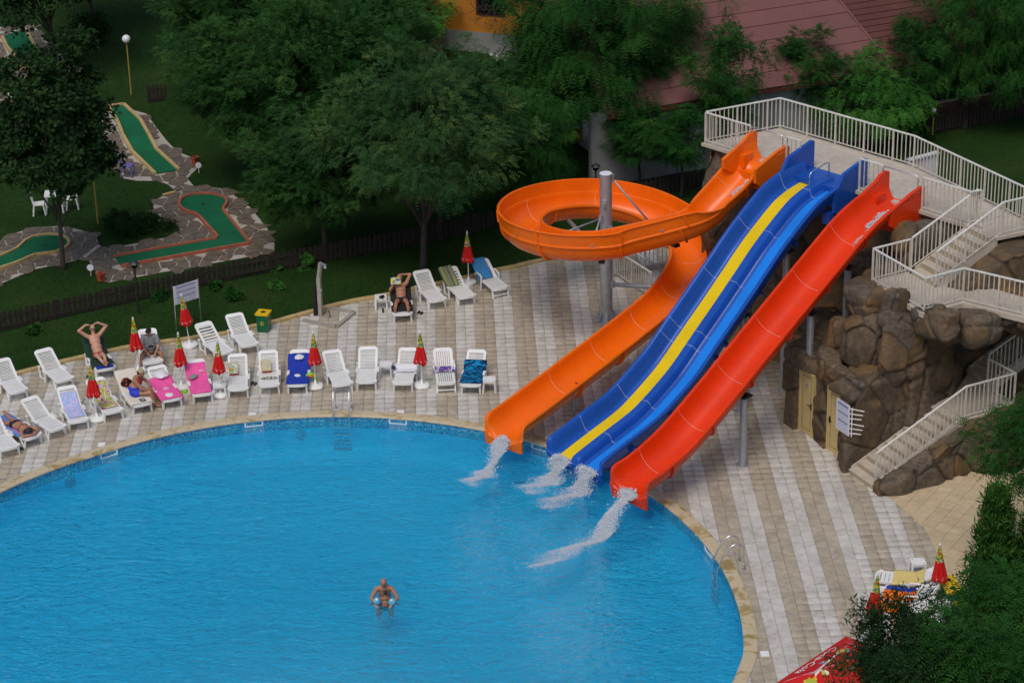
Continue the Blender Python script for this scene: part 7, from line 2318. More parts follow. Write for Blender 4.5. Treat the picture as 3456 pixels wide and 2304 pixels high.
Jc = dict(pelvis=(0.02, -0.05, -0.06), chest=(0.0, 0.02, 0.14), neck=(0.02, 0.08, 0.235), head=(0.03, 0.12, 0.31), fw=(0.1, 1, -0.25), look=(0.1, 0.9, 0.1), hu=(0, 0.25, 1),
          shl=(-0.12, 0.03, 0.19), ell=(-0.24, 0.03, 0.12), wrl=(-0.34, 0.06, 0.05), shr=(0.12, 0.05, 0.17), elr=(0.23, 0.03, 0.06), wrr=(0.33, 0.06, 0.01),
          hipl=(-0.04, -0.08, -0.08), knl=(-0.12, 0.02, -0.24), anl=(-0.14, -0.18, -0.30), tol=(-0.16, -0.25, -0.31), hipr=(0.06, -0.08, -0.08), knr=(0.12, 0.02, -0.22), anr=(0.12, -0.18, -0.30), tor=(0.13, -0.25, -0.31))
pc, frc = person('dark-haired child with blue inflatable armbands held by the man in the pool', (mp_[0] + 0.02, mp_[1] - 0.14, cz), 0.0, Jc, M['skin_brown'], 0.95, None, 0.58)
hd = A_(*Jc['head']); hu, lk, hl = frc[3:]
vox_child('hair', [ell(hd + hu * 0.025 - lk * 0.015, (0.056, 0.068, 0.062), hl, lk, hu)], 0.010, M['hair_dark'], pc)
vox_child('swimwear', [ell(A_(*Jc['pelvis']), (0.11, 0.09, 0.08), *[frc[2], frc[1], frc[0]])], 0.012, M['navy_cloth'], pc)
for kk, s_ in (('l', -1), ('r', 1)):
    e0, e1 = A_(*Jc['sh' + kk]), A_(*Jc['el' + kk]); d = unit(e1 - e0)
    ab = root('armband', (0, 0, 0)); ab.parent = pc; 
    ab = ab
    m = MB(); m.tube([e0 + d * 0.02, e0 + d * 0.04, e0 + d * 0.10, e0 + d * 0.16, e0 + d * 0.18], [0.05, 0.095, 0.105, 0.095, 0.05], 6)
    bpy.data.objects.remove(ab)
    a1 = m.build('armband', M['armband'], pc, org=(0, 0, 0))
    q = e0 + d * 0.10 + A_(0, -0.06, 0.08)
    ell(q, (0.035, 0.03, 0.03)).build('armband_print', M['white_print'], a1, org=(0, 0, 0))
# ------------------------------------------------------------------ trees
KD = IW / 2352


def Dg(x, y, z=0.0):
    return G(x * KD, y * KD, z)


def leaf_quads(base, d, side, L, Wd, fold=0.0):
    """vectorised leaves: base, direction, side vectors (n,3)"""
    tip = base + d * L[:, None]; mid = base + d * (L * 0.5)[:, None]
    V = np.stack([base, mid + side * (Wd / 2)[:, None], tip, mid - side * (Wd / 2)[:, None]], 1)
    return V.reshape(-1, 3)


def vunit(a):
    return a / (np.linalg.norm(a, axis=1)[:, None] + 1e-9)


def crown_mesh(name, mat, seed, rad, hc, nclump, per, mode, leaf, clump_r=0.6, shell=(0.45, 1.0), droop=0.3, shape='ell', top=1.0):
    r = np.random.default_rng(seed)
    rx, ry, rz = rad
    C = []
    while len(C) < nclump:
        d = unit(r.normal(size=3)); q = r.uniform(*shell) ** 0.6
        lump = 1 + 0.22 * math.sin(3 * math.atan2(d[1], d[0]) + seed) + 0.18 * math.sin(5 * d[2] + seed * 1.7) + r.normal(0, 0.07)
        p = d * q * lump * np.array([rx, ry, rz])
        if shape == 'cone':
            h = r.random() ** 0.8; a = r.uniform(0, 6.28); w_ = (1 - h) ** 0.75 * r.uniform(0.55, 1.0)
            p = np.array([rx * w_ * math.cos(a), ry * w_ * math.sin(a), rz * (2 * h - 1)])
        elif p[2] < -0.62 * rz:
            continue
        C.append(p)
    C = np.array(C)
    n = nclump * per
    ci = np.repeat(np.arange(nclump), per)
    cr_ = clump_r * r.uniform(0.65, 1.3, nclump)
    off = vunit(r.normal(size=(n, 3))) * (r.random(n) ** 0.45)[:, None] * np.array([1, 1, 0.6]) * cr_[ci][:, None]
    base = C[ci] + off
    out = vunit(base + np.array([0, 0, rz * 0.25]) + 1e-3)
    tone_c = r.random(nclump)
    if mode == 'frond':
        k = 5
        fd = vunit(out * 0.7 + vunit(off) * 0.6 + r.normal(0, 0.45, (n, 3)) + np.array([0, 0, -droop]))
        side = vunit(np.cross(fd, np.array([0, 0, 1.0]) + r.normal(0, 0.25, (n, 3))))
        FL = leaf[0] * r.uniform(0.7, 1.3, n)
        V = []; T = []
        for j in range(k):
            for s in (-1, 1):
                u = (j + 0.7) / k
                sag = np.array([0, 0, -1.0])[None] * (u * u * FL * droop * 0.7)[:, None]
                b = base + fd * (u * FL)[:, None] + sag
                ld = vunit(side * s * 0.95 + fd * 0.45 + np.array([0, 0, -0.25]))
                V.append(leaf_quads(b, ld, vunit(np.cross(ld, np.cross(fd, side)) + r.normal(0, 0.12, (n, 3))), leaf[1] * (1.1 - 0.5 * u) * np.ones(n), leaf[2] * np.ones(n)))
                T.append(np.clip(0.55 * tone_c[ci] + 0.45 * r.random(n), 0, 1))
        V = np.concatenate(V); T = np.concatenate(T)
    else:
        d = vunit(out * 0.5 + r.normal(0, 0.8, (n, 3)) + np.array([0, 0, -droop]))
        side = vunit(np.cross(d, out + r.normal(0, 0.5, (n, 3))))
        V = leaf_quads(base, d, side, leaf[0] * r.uniform(0.7, 1.3, n), leaf[1] * r.uniform(0.7, 1.3, n))
        T = np.clip(0.55 * tone_c[ci] + 0.45 * r.random(n), 0, 1)
    V[:, 2] += hc
    Fq = np.arange(len(V)).reshape(-1, 4)
    o = mesh_obj(name, V, Fq, mat, None, False, {'tone': ('FACE', T)})
    me = o.data; bpy.data.objects.remove(o)
    return me, C + np.array([0, 0, hc])


def trunk_mesh(C, hc, rz, r0, seed, nl=16, fork=None):
    r = np.random.default_rng(seed); m = MB()
    fork = fork or max(0.8, hc - rz * 0.75)
    top = np.array([r.normal(0, 0.1), r.normal(0, 0.1), hc + rz * 0.45])
    pts = [np.array([0, 0, -0.1]), np.array([r.normal(0, 0.04), r.normal(0, 0.04), fork * 0.5]), np.array([r.normal(0, 0.06), r.normal(0, 0.06), fork]), (np.array([0, 0, fork]) + top) / 2 + r.normal(0, 0.12, 3), top]
    P = smooth_path(pts, 16); rs = np.linspace(1, 0.18, len(P)) * r0; rs[0] *= 1.35
    m.tube(P, list(rs), 9)
    for c in C[r.permutation(len(C))[:nl]]:
        k = r.uniform(0.3, 0.75); s = P[int(k * (len(P) - 1))]
        mid = s * 0.5 + c * 0.5 + np.array([0, 0, 0.15]) + r.normal(0, 0.12, 3)
        q = smooth_path([s, mid, c], 8); m.tube(q, list(np.linspace(r0 * 0.38, 0.012, len(q))), 6)
    me = m.mesh('trunk', None, True); me.materials.append(M['trunk']); return me


KIND = {}


def kind(nm, mat, seed, rad, hc, ncl, per, mode, leaf, cr=0.6, r0=0.13, **kw):
    fork = kw.pop('fork', None)
    me, C = crown_mesh('crown', M[mat], seed, rad, hc, ncl, per, mode, leaf, cr, **kw)
    KIND[nm] = (me, trunk_mesh(C, hc, rad[2], r0, seed, fork=fork), hc)


kind('ash', 'leaf_ash', 11, (2.8, 2.7, 2.8), 4.6, 240, 46, 'frond', (0.34, 0.12, 0.045), 0.62, shell=(0.35, 1.0))
kind('ash2', 'leaf_ashb', 12, (3.6, 3.2, 2.6), 5.2, 190, 44, 'frond', (0.34, 0.12, 0.042), 0.66, shell=(0.45, 1.0), fork=2.3)
kind('maple', 'leaf_maple', 13, (2.1, 2.1, 2.75), 5.2, 170, 130, 'leaf', (0.17, 0.14), 0.55, 0.10, shell=(0.4, 1.0), fork=2.4)
kind('locust', 'leaf_locust', 14, (3.5, 3.2, 3.6), 4.8, 270, 48, 'frond', (0.36, 0.10, 0.040), 0.62, 0.17, droop=0.8, shell=(0.35, 1.0))
kind('young', 'leaf_locust', 15, (1.35, 1.35, 2.1), 3.9, 60, 46, 'frond', (0.34, 0.10, 0.042), 0.42, 0.07, droop=0.5, shell=(0.3, 1.0))
kind('bright', 'leaf_bright', 16, (1.9, 1.9, 1.75), 2.1, 110, 46, 'frond', (0.34, 0.11, 0.045), 0.5, 0.07, droop=0.6, shell=(0.35, 1.0))
kind('thuja', 'leaf_thuja', 17, (0.85, 0.85, 2.7), 2.7, 420, 46, 'leaf', (0.16, 0.035), 0.24, 0.06, droop=-0.9, shape='cone')
kind('willow', 'leaf_willow', 18, (1.8, 1.8, 2.3), 4.0, 300, 130, 'leaf', (0.17, 0.036), 0.40, 0.08, droop=0.5, shell=(0.25, 1.0))
kind('near', 'leaf_locust', 19, (2.2, 2.2, 2.2), 4.4, 300, 50, 'frond', (0.36, 0.085, 0.034), 0.5, 0.11, droop=0.55, shell=(0.3, 1.0))


def tree(label, nm, base, cpx=None, sc=1.0, rz=0.0, sz=None, name='broadleaf_tree', group=None, trunk=True):
    me, tm, hc = KIND[nm]
    b = np.array(base); o = root(name, (b[0], b[1], -0.05), label, 'tree', group, rotz=rz + 1e-6)
    s = (sc, sc, sz or sc)
    inst(me, 'crown', o, (0, 0, 0), 0, s); inst(tm, 'trunk', o, (0, 0, 0), 0, s)
    return o


tree('slim-trunked dark tree standing among the mini golf lanes', 'maple', Dg(145, 615), sc=1.0, rz=0.4)
tree('dark tree over the far ramped lane', 'maple', Dg(130, 165), sc=1.15, sz=0.95, rz=2.0)
tree('broad dark tree at the far end of the mini golf, beside the far ramped lane', 'maple', Dg(215, 70), sc=1.2, sz=0.9, rz=4.0)
tree('dense green tree hanging over the keyhole lane', 'ash', Dg(745, 590), sc=0.86, sz=0.72, rz=0.3)
tree('dense green tree behind the one hanging over the keyhole lane', 'ash', Dg(600, 430), sc=1.0, sz=0.92, rz=1.9)
tree('tall green tree in the middle of the grove behind the fence', 'ash', Dg(760, 440), sc=1.02, sz=1.12, rz=3.1)
tree('grey-green feathery tree with a bare lower trunk in front of the fence', 'ash2', Dg(973, 612), sc=1.0, rz=0.0)
tree('green tree right behind the fence beside the feathery tree', 'ash', Dg(1012, 545), sc=0.80, rz=5.0)
tree('tall green tree at the back of the grove below the orange house', 'ash', Dg(850, 310), sc=1.0, sz=0.9, rz=4.2)
tree('green tree at the back of the grove by the open lawn', 'ash', Dg(560, 230), sc=0.98, sz=0.9, rz=2.6)
tree('green tree at the back of the grove beyond the lawn', 'ash', Dg(690, 150), sc=1.0, sz=0.8, rz=1.2)
tree('dark green tree filling the gap below the orange house', 'ash', Dg(1130, 380), sc=0.8, sz=0.62, rz=5.6)
tree('low bright tree on the slope below the dark red stair rail', 'bright', Dg(905, 130), sc=1.1, rz=1.0)
tree('drooping locust tree between the feathery tree and the orange loop', 'locust', Dg(1215, 475), sc=0.58, rz=1.0)
tree('big dark locust tree in front of the maroon roof', 'locust', Dg(1365, 372), sc=1.06, rz=0.5)
tree('second locust tree merging with the big dark one', 'locust', Dg(1490, 340), sc=0.75, rz=2.2)
tree('locust tree filling the yard behind the steel column', 'locust', Dg(1290, 350), sc=0.7, rz=3.6)
tree('low locust tree against the platform corner', 'young', Dg(1565, 450), sc=0.95, sz=0.62, rz=0.7)
tree('low locust tree between the big locust and the platform', 'young', Dg(1470, 430), sc=0.95, sz=0.55, rz=3.0)
tree('narrow young locust tree above the platform corner', 'young', Dg(1665, 420), sc=1.0, sz=1.08, rz=1.0)
tree('young locust tree behind the back railing of the platform', 'young', Dg(1840, 330), sc=1.0, sz=0.82, rz=2.4)
tree('bright green young tree behind the back railing of the platform', 'bright', Dg(1995, 335), sc=1.0, rz=0.0)
tree('tall young locust tree in front of the brick wall', 'locust', Dg(2215, 290), sc=0.74, sz=0.78, rz=3.3)
tree('locust tree at the end of the brick wall', 'locust', Dg(2360, 290), sc=0.68, sz=0.72, rz=4.4)
tree('small locust tree between the bright green tree and the brick wall', 'young', Dg(2105, 305), sc=1.0, sz=0.8, rz=5.2)
tree('locust tree spreading over the rock border of the stairs', 'near', Dg(2475, 1330), sc=0.95, sz=0.92, rz=0.6)
tree('columnar thuja beside the beige paving', 'thuja', Dg(2262, 1580), sc=1.25, sz=1.05, rz=0.0, name='thuja')
tree('second thuja behind the locust tree by the double bin', 'thuja', Dg(2352, 1570), sc=1.1, sz=0.98, rz=1.0, name='thuja')
tree('dense locust tree covering the loungers by the bins', 'near', Dg(2465, 1850), sc=1.1, sz=1.0, rz=2.3)
tree('narrow-leaved tree in front of the loungers by the bins', 'willow', Dg(2085, 1905), sc=0.92, sz=0.97, rz=0.9)
tree('dark locust tree next to the narrow-leaved tree', 'near', Dg(2290, 1990), sc=1.0, sz=0.95, rz=4.0)
tree('thin-crowned tree at the edge of the deck beside the red parasol', 'willow', Dg(2230, 2200), sc=1.0, sz=0.95, rz=2.9)


def shrub(label, base, rad, mat, n, seed, leaf=(0.14, 0.04), h=0.0, cat='shrub', name='shrub'):
    me, C = crown_mesh('foliage', M[mat], seed, rad, rad[2] * 0.55 + h, max(8, n // 60), 60, 'leaf', leaf, min(rad) * 0.5, shell=(0.2, 1.0), droop=-0.3)
    o = root(name, (base[0], base[1], -0.03), label, cat, rotz=0.001)
    inst(me, 'foliage', o)
    m = MB()
    for k in range(5):
        a = k * 1.3; m.tube([(0, 0, 0), (rad[0] * 0.3 * math.cos(a), rad[1] * 0.3 * math.sin(a), rad[2] * 0.6)], 0.012, 5)
    me2 = m.mesh('stems'); me2.materials.append(M['trunk']); inst(me2, 'stems', o)


shrub('low spreading juniper on the lawn by the keyhole lane', Z55(1210, 590), (1.35, 0.8, 0.42), 'leaf_maple', 5200, 71, (0.15, 0.03))
shrub('juniper beside the spreading one on the lawn', Z55(1050, 545), (0.55, 0.5, 0.35), 'leaf_maple', 1800, 72, (0.15, 0.03))
shrub('rounded dark shrub by the far ramped lane', Dg(205, 100), (0.9, 0.9, 0.9), 'leaf_maple', 3600, 73, (0.16, 0.08))
for k, (x, y, r) in enumerate(((2075, 1190, 0.28), (1900, 1100, 0.16), (1410, 1190, 0.2), (310, 1470, 0.14), (280, 1500, 0.14))):
    shrub(('broad leafy weed on the lawn by the notice board', 'small weed on the lawn near the fence by the notice board', 'weed at the foot of the fence by the lantern', 'small weed on the lawn by the empty loungers', 'low weed on the lawn by the kerb')[k], Z55(x, y), (r, r, r), 'leaf_locust', 500, 80 + k, (0.13, 0.07), cat='weed', name='weed')
for k, (x, y, r) in enumerate(((180, 940, 0.25), (460, 930, 0.3), (230, 1100, 0.2))):
    shrub(('weeds at the fence beside the shower', 'taller weeds at the fence beside the shower', 'weeds on the lawn below the shower fence')[k], Z6(x, y), (r, r, r), 'leaf_bright', 500, 90 + k, (0.13, 0.06), cat='weed', name='weed')
shrub('dark hedge shrub at the foot of the right-hand fence', Z4(1250, 1200), (1.3, 1.0, 1.0), 'leaf_locust', 6000, 95, (0.14, 0.07))
shrub('leafy shrub below the platform behind the back railing', Z4(500, 1110), (1.5, 1.0, 1.2), 'leaf_locust', 6000, 96, (0.14, 0.07))

# bare tree in front of the orange house
bt_ = root('bare_tree', Dg(1215, 150), 'leafless tree in front of the orange house', 'tree', rotz=0.3)
rr = np.random.default_rng(5); m = MB(); tw = MB()
m.tube([(0, 0, 0), (0.05, 0, 1.2), (-0.05, 0.1, 2.2)], [0.14, 0.11, 0.08], 8)


def bough(mm, p, d, L, r, depth):
    q = p + d * L; mid = (p + q) / 2 + rr.normal(0, L * 0.07, 3)
    mm.tube([p, mid, q], [r, r * 0.8, r * 0.6], 5)
    if depth > 0:
        for _ in range(3):
            nd = unit(d + rr.normal(0, 0.55, 3) + np.array([0, 0, 0.1])); bough(mm, q if _ else mid, nd, L * rr.uniform(0.6, 0.8), r * 0.6, depth - 1)


for k in range(6):
    a = k * 1.05 + rr.uniform(0, 0.5); bough(m, np.array([0, 0, 1.6 + 0.1 * k]), unit((math.cos(a), math.sin(a), rr.uniform(0.2, 0.9))), 1.3, 0.055, 4)
m.build('trunk', M['trunk'], bt_)

# ------------------------------------------------------------------ grass
r = np.random.default_rng(3)
n = 95000
gx = r.uniform(-26, 12, n); gy = r.uniform(66, 118, n) ** 1.0
flags = GOLF
ok = ~pip(deck_poly, gx, gy)
for p in flags:
    ok &= ~pip([tuple(q[:2]) for q in p], gx, gy)
ok &= np.hypot(gx - PC[0], gy - PC[1]) > PR + 1
d_ = np.stack([gx, gy], 1) - F1.o; fx = d_ @ F1.u; fy = d_ @ F1.v
ok &= ~((fx > -1.0) & (fy < 3.2))
gx, gy = gx[ok], gy[ok]; n = len(gx)
a = r.uniform(0, 6.28, n); hh = r.uniform(0.035, 0.085, n); wd = r.uniform(0.012, 0.026, n)
P0 = np.stack([gx, gy, np.full(n, -0.055)], 1); sx = np.stack([np.cos(a), np.sin(a), np.zeros(n)], 1)
ln = np.stack([r.normal(0, 0.03, n), r.normal(0, 0.03, n), hh], 1)
V = np.stack([P0 - sx * wd[:, None], P0 + sx * wd[:, None], P0 + ln], 1).reshape(-1, 3)
go = mesh_obj('grass', V, np.arange(3 * n).reshape(-1, 3), M['blade'], None, False, {'tone': ('FACE', r.random(n))})
go['kind'] = 'stuff'; go['label'] = 'short green lawn grass around the mini golf'; go['category'] = 'grass'

# ------------------------------------------------------------------ long low house with the maroon roof
EZ = 3.0
E0 = Dg(1480, 251, EZ); E1 = Dg(2480, 86, EZ)
ed = unit(E1 - E0); ea = math.atan2(ed[1], ed[0]); back = np.array([-ed[1], ed[0], 0]); SL = R_(24)
upv = back * math.cos(SL) + np.array([0, 0, math.sin(SL)]); nrm_ = unit(np.cross(ed, upv))


def on_plane(xd, yd, P0, n):
    d = _fw + CR * (xd * KD - IW / 2) / FPX - CU * (yd * KD - IH / 2) / FPX; c = np.array([0, 0, CAMH])
    return c + d * (((P0 - c) @ n) / (d @ n))


house = root('long_house', (E0 + E1) / 2 * [1, 1, 0], 'long low house with a maroon sheet roof behind the trees', 'house')
hA = on_plane(1925, 0, E0, nrm_); hB = on_plane(2052, 158, E0, nrm_)
LE = np.linalg.norm(E1 - E0)


def hip_t(w_):
    ta, tb = (hA - E0) @ ed, (hB - E0) @ ed; wa, wb = (hA - E0) @ upv, (hB - E0) @ upv
    return tb + (ta - tb) * (w_ - wb) / (wa - wb)


rf = MB(); hw = 0.02
under = [E0 - nrm_ * 0.12, E1 - nrm_ * 0.12, E1 + upv * 16 - nrm_ * 0.12, E0 + upv * 16 - nrm_ * 0.12]
rfo = MB().add(under, [(0, 1, 2, 3)]).build('roof', M['roof_b'], house)
RW = 0.88
for k in range(18):
    w0_, w1_ = k * RW, (k + 1) * RW + 0.06
    t0, t1 = hip_t(w0_), hip_t(w1_)
    a0 = -1.5; q = [E0 + ed * a0 + upv * w0_ + nrm_ * 0.045, E0 + ed * t0 + upv * w0_ + nrm_ * 0.045, E0 + ed * t1 + upv * w1_ + nrm_ * 0.01, E0 + ed * a0 + upv * w1_ + nrm_ * 0.01]
    MB().add(q + [p - nrm_ * 0.03 for p in q], [(0, 1, 2, 3), (7, 6, 5, 4), (0, 4, 5, 1), (1, 5, 6, 2), (2, 6, 7, 3), (3, 7, 4, 0)]).build('roof_sheet', M['roof_a'], rfo)
RW2 = 0.36
for k in range(44):
    w0_, w1_ = k * RW2, (k + 1) * RW2 + 0.03
    t0, t1 = hip_t(w0_), hip_t(w1_); zz = 0.04
    q = [E0 + ed * (t0 - 0.05) + upv * w0_ + nrm_ * zz, E1 + upv * w0_ + nrm_ * zz, E1 + upv * w1_ + nrm_ * 0.005, E0 + ed * (t1 - 0.05) + upv * w1_ + nrm_ * 0.005]
    MB().add(q + [p - nrm_ * 0.03 for p in q], [(0, 1, 2, 3), (7, 6, 5, 4), (0, 4, 5, 1), (1, 5, 6, 2), (2, 6, 7, 3), (3, 7, 4, 0)]).build('roof_sheet', M['roof_b'], rfo)
hl_ = [hip_t(0), hip_t(15)]
MB().tube([E0 + ed * hl_[0] + nrm_ * 0.05, E0 + ed * hl_[1] + upv * 15 + nrm_ * 0.05], 0.06, 6).build('hip_cap', M['roof_a'], rfo)
MB().bar(E0 - ed * 1.5 - [0, 0, 0.10] + back * 0.03, E1 - [0, 0, 0.10] + back * 0.03, 0.04, 0.2).build('fascia', M['dark_red'], rfo)
W0 = E0 * [1, 1, 0] + back * 0.5; W1 = E1 * [1, 1, 0] + back * 0.5


def wall_t(xd, yd):
    p = on_plane(xd, yd, W0, back); return (p - W0) @ ed, p[2]


def wbox(t0, t1, z0, z1, d0, d1, mat, name, parent):
    P = [W0 + ed * t + back * d for t in (t0, t1) for d in (d0, d1)]
    return MB().prism([tuple(P[0][:2]), tuple(P[2][:2]), tuple(P[3][:2]), tuple(P[1][:2])], z0, z1).build(name, mat, parent)


tb_, _ = wall_t(2090, 250)
wbox(-2.0, tb_, -0.05, EZ - 0.1, 0.0, 0.25, M['grey_wall'], 'wall', house)
wbox(tb_ + 0.002, LE + 1, -0.05, 1.0, 0.0, 0.25, M['brick_wall'], 'brick_wall', house)
wbox(tb_ + 0.002, LE + 1, 1.0, 1.08, -0.06, 0.25, M['concrete'], 'sill', house)
tp0, _ = wall_t(2326, 200)
wbox(tp0, tp0 + 0.75, 1.08, EZ - 0.1, -0.05, 0.25, M['white_wall'], 'pier', house)
wbox(tb_ + 0.002, tp0, 1.08, EZ - 0.1, 0.12, 0.16, M['glass_dark'], 'glazing', house)
wbox(tp0 + 0.75, LE + 1, 1.08, EZ - 0.1, 0.12, 0.16, M['glass_dark'], 'glazing', house)
for k in range(5):
    tt_ = tb_ + (tp0 - tb_) * k / 4
    wbox(tt_ - 0.04, tt_ + 0.04, 1.08, EZ - 0.1, 0.02, 0.118, M['dark_red'], 'mullion', house)
e = ell(W0 + ed * (tp0 + 0.36) + back * -0.06 + [0, 0, 1.9], (0.17, 0.012, 0.28), ed, back, (0, 0, 1)); e.build('painted_medallion', M['trunk'], house)
t_w, z_w = wall_t(1855, 320)
for (xd, yd) in ((1803, 300),):
    t0, z0 = wall_t((2556 + 615 / 2.613) / KD, 870 / 2.613 / KD); t1, z1 = wall_t((2556 + 712 / 2.613) / KD, 742 / 2.613 / KD)
    wf = wbox(t0, t1, max(0.6, z0), min(2.6, z1), -0.03, 0.02, M['dark_red'], 'window', house)
    wbox(t0 + 0.06, t1 - 0.06, max(0.6, z0) + 0.06, min(2.6, z1) - 0.06, -0.04, -0.031, M['glass_dark'], 'pane', wf)

# ------------------------------------------------------------------ orange house, stair rail, yard behind the locust tree
oh = root('orange_house', Dg(1130, 112), 'orange-walled house at the edge of the yard', 'house')
a0, a1 = Dg(992, 108), Dg(1420, 150); u_ = unit(a1 - a0); v_ = np.array([-u_[1], u_[0], 0])


def obox(t0, t1, z0, z1, d0, d1, mat, name, parent):
    P = [a0 + u_ * t + v_ * d for t in (t0, t1) for d in (d0, d1)]
    return MB().prism([tuple(P[0][:2]), tuple(P[2][:2]), tuple(P[3][:2]), tuple(P[1][:2])], z0, z1).build(name, mat, parent)


L_ = np.linalg.norm(a1 - a0)
obox(0.0, L_, 0.9, 5.0, 0, 0.3, M['orange_wall'], 'wall', oh); obox(0.0, L_, -0.05, 0.9, -0.02, 0.3, M['grey_wall'], 'plinth', oh)
obox(-2.6, -0.003, -0.05, 5.0, 0.1, 0.4, M['ochre_wall'], 'side_wall', oh); obox(-0.12, 0.0, 0, 5.0, -0.12, 0.0, M['white_wall'], 'downpipe', oh)
obox(2.2, 3.6, 1.7, 3.1, -0.03, 0.0, M['dark_red'], 'window', oh); obox(2.3, 3.5, 1.8, 3.0, -0.05, -0.032, M['glass_dark'], 'pane', oh)
obox(-3.0, L_ + 0.5, 5.0, 5.2, -0.5, 4.0, M['roof_a'], 'roof', oh)
s0_, s1_ = Dg(870, 10, 2.0), Dg(1000, 92, 0.7)
st = root('staircase', Dg(940, 90), 'outside stairs with a dark red rail beside the orange house', 'stairs')
sd_ = unit((s1_ - s0_) * [1, 1, 0])
for k in range(10):
    p = s0_ + (s1_ - s0_) * (k + 0.5) / 10
    MB().box((p[0], p[1], p[2] / 2), (np.linalg.norm((s1_ - s0_)[:2]) / 10, 1.2, p[2]), math.atan2(sd_[1], sd_[0])).build('step', M['concrete'], st)
for off in (-0.55, 0.55):
    side = np.array([-sd_[1], sd_[0], 0]) * off
    MB().bar(s0_ + side + [0, 0, 0.95], s1_ + side + [0, 0, 0.95], 0.06, 0.06).build('handrail', M['dark_red'], st); MB().bar(s0_ + side + [0, 0, 0.1], s1_ + side + [0, 0, 0.1], 0.05, 0.05).build('lower_rail', M['dark_red'], st)
    for k in range(30):
        p = s0_ + (s1_ - s0_) * k / 29 + side; MB().bar(p + [0, 0, 0.1], p + [0, 0, 0.95], 0.025).build('baluster', M['dark_red'], st)
yard = [Dg(1120, 120), Dg(1240, 110), Dg(1420, 240), Dg(1560, 330), Dg(1500, 400), Dg(1420, 400), Dg(1330, 330), Dg(1200, 200)]
m = MB(); m.add([(p[0], p[1], -0.03) for p in yard], [tuple(range(len(yard)))]); struct(m.build('yard', M['white_wall']))
q = Dg(1180, 172); lp = root('log_pile', q, 'heap of split firewood in the yard', 'firewood')
rr = np.random.default_rng(9)
for k in range(46):
    c = q + [rr.normal(0, 0.5), rr.normal(0, 0.4), 0.08 + 0.55 * rr.random() * math.exp(-rr.random())]; d = unit((rr.normal(), rr.normal(), rr.normal(0, 0.3))) * 0.2
    MB().bar(c - d, c + d, 0.11, 0.09).build('log', M['firewood'], lp)
q = Dg(1303, 318); o = root('market_stall', q, 'white stall with a yellow base and blue posts behind the big locust tree', 'stall')
MB().box(q + [0, 0, 0.25], (1.0, 0.8, 0.5), 0.5).build('base', M['yellow_bin'], o); MB().box(q + [0, 0, 0.95], (1.0, 0.8, 0.9), 0.5).build('curtain', M['white_cloth'], o)
MB().box(q + [0, 0, 2.3], (1.15, 0.95, 0.12), 0.5).build('canopy', M['white_cloth'], o)
for sx in (-1, 1):
    for sy in (-1, 1):
        MB().bar(q + [sx * 0.5, sy * 0.4, 1.4], q + [sx * 0.5, sy * 0.4, 2.25], 0.06).build('post', M['blue_cloth'], o)
q0, q1 = Dg(1418, 378), Dg(1450, 392); o = root('ornate_panel', q0, 'orange-framed panel with a white scroll pattern in the yard', 'panel')
MB().bar(q0 + [0, 0, 0.8], q1 + [0, 0, 0.8], 0.03, 1.3).build('board', M['ornament'], o)
for q in (q0, q1):
    MB().bar(q + [0, 0, 0.0], q + [0, 0, 1.5], 0.08).build('frame_post', M['terracotta'], o)
for z in (0.13, 1.47):
    MB().bar(q0 + [0, 0, z], q1 + [0, 0, z], 0.07, 0.08).build('frame_rail', M['terracotta'], o)
q = Dg(1440, 392); heap('tarpaulin', 'crumpled green tarpaulin on the ground by the ornate panel', 'tarpaulin', q, (1.9, 0.9, 0.22), M['tarp'], 55, -0.6)
q0, q1 = Dg(512, 142), Dg(560, 142); 
fence('short red-brown fence piece on the lawn behind the globe lamp', [Z11(1310, 900), Z11(1480, 880)], 0.8, 0.17)
# white tool bin beyond the platform railing
q = Z4(1450, 1560); o = root('white_cabinet', q, 'white corrugated shed partly hidden by the platform railing', 'shed')
w_ = [Z4(1330, 1420, 4.4), Z4(1590, 1350, 4.4)]
for k in range(12):
    a, b = w_[0] + (w_[1] - w_[0]) * k / 12, w_[0] + (w_[1] - w_[0]) * (k + 0.92) / 12
    MB().bar((a + b) / 2 * [1, 1, 0] + [0, 0, 0.0], (a + b) / 2 * [1, 1, 0] + [0, 0, 4.4], np.linalg.norm((b - a)[:2]), 0.05).build('wall_sheet', M['white_wall'], o)
MB().bar(w_[0] + [0, 0, 0.03], w_[1] + [0, 0, 0.03], 0.2, 0.06).build('roof_edge', M['white_wall'], o)

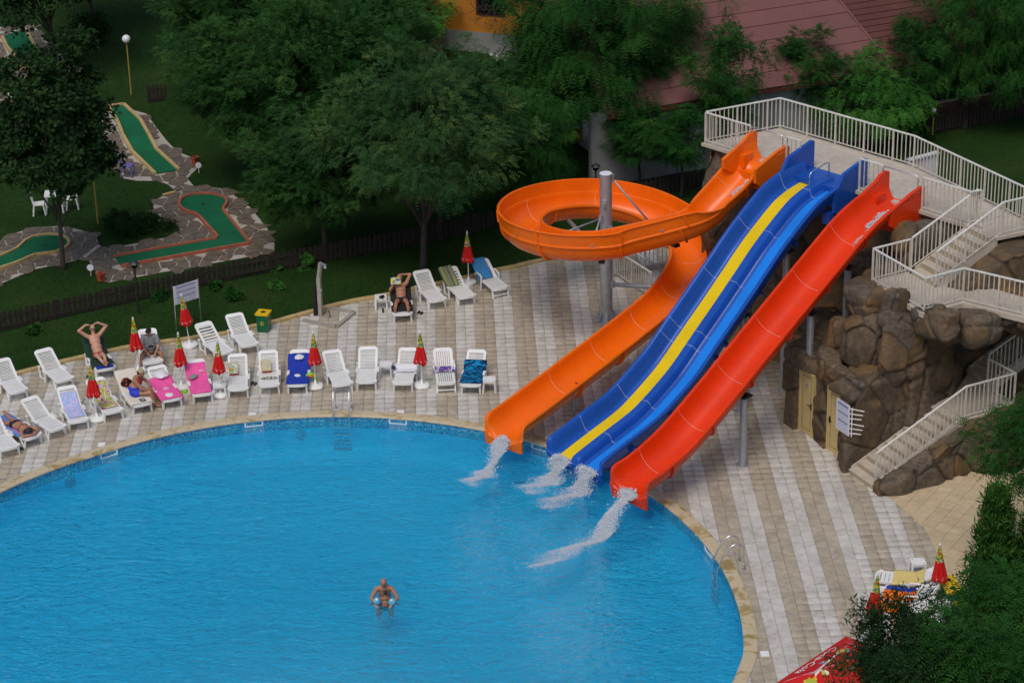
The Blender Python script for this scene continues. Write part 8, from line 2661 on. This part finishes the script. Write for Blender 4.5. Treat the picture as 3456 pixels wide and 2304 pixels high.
# ------------------------------------------------------------------ open red parasol at the edge of the deck
zc = 2.25
k0 = ZQ(720, 1187, zc); kl = ZQ(150, 1568, zc); ke = unit(kl - k0); kf = np.array([-ke[1], ke[0], 0])
if kf @ (ZQ(890, 1262, zc) - k0) < 0:
    kf = -kf
S_ = 3.0; ctr = k0 + ke * S_ / 2 + kf * S_ / 2; apex = ctr + [0, 0, 0.75]
po = root('parasol', (ctr[0], ctr[1], 0), 'open red advertising parasol at the edge of the deck', 'umbrella')
cs = [k0, k0 + ke * S_, k0 + ke * S_ + kf * S_, k0 + kf * S_]
cn_m = MB(); cn_m.add(cs + [apex], [(0, 1, 4), (1, 2, 4), (2, 3, 4), (3, 0, 4)]); cn = cn_m.build('canopy', M['parasol'], po)
cn.modifiers.new('th', 'SOLIDIFY').thickness = 0.01
m = MB()
for i in range(4):
    a, b = cs[i], cs[(i + 1) % 4]; m.add([a, b, b - [0, 0, 0.16], a - [0, 0, 0.16]], [(0, 1, 2, 3)])
m.build('valance', M['red_cloth'], cn)
MB().tube([(ctr[0], ctr[1], 0.05), (ctr[0], ctr[1], 2.95)], 0.03, 10).build('pole', M['white_paint'], po); MB().box((ctr[0], ctr[1], 0.05), (0.6, 0.6, 0.1)).build('base', M['concrete'], po)
for c in cs:
    MB().bar(np.array([ctr[0], ctr[1], 2.45]), c * 0.55 + apex * 0.45 - [0, 0, 0.04], 0.025).build('rib', M['white_paint'], po)
    MB().tube([apex + [0, 0, 0.012], (apex * 0.15 + c * 0.85) + [0, 0, 0.012]], 0.006, 4).build('seam', M['pink_print'], cn)
BV, BF = text_geo('Coca-Cola', 0.36, 0.3)
for (a, b) in ((cs[0], cs[1]), (cs[3], cs[0])):
    mid = (a + b) / 2; up_ = unit(apex - mid); al = unit(b - a)
    nn = unit(np.cross(al, up_)); nn = nn if nn[2] > 0 else -nn
    if np.cross(al, up_) @ nn < 0:
        al = -al
    cpos = mid + up_ * 0.16 + (ke * 0.0)
    W = [cpos + al * v[0] + up_ * v[1] + nn * 0.012 for v in BV]
    mesh_obj('lettering', np.array(W) - np.array(po['_org']), BF, M['white_print'], cn)
    sw = []
    for t in np.linspace(-1, 1, 24):
        y0 = 0.62 + 0.07 * math.sin(t * 2.6); sw.append((t * 0.75 + 0.25, y0, 0.09 * (1 - t * t) + 0.012))
    vs = [cpos + al * x + up_ * (y + s * w_) + nn * 0.012 for x, y, w_ in sw for s in (-0.5, 0.5)]
    MB().add(vs, [(2 * i, 2 * i + 2, 2 * i + 3, 2 * i + 1) for i in range(23)]).build('ribbon_print', M['white_print'], cn, org=po['_org'])
for ob in bpy.data.objects:
    for kk in ('_org', '_rz', '_ang', 'hu', 'lk', 'hl', 'hd'):
        if kk in ob.keys():
            del ob[kk]
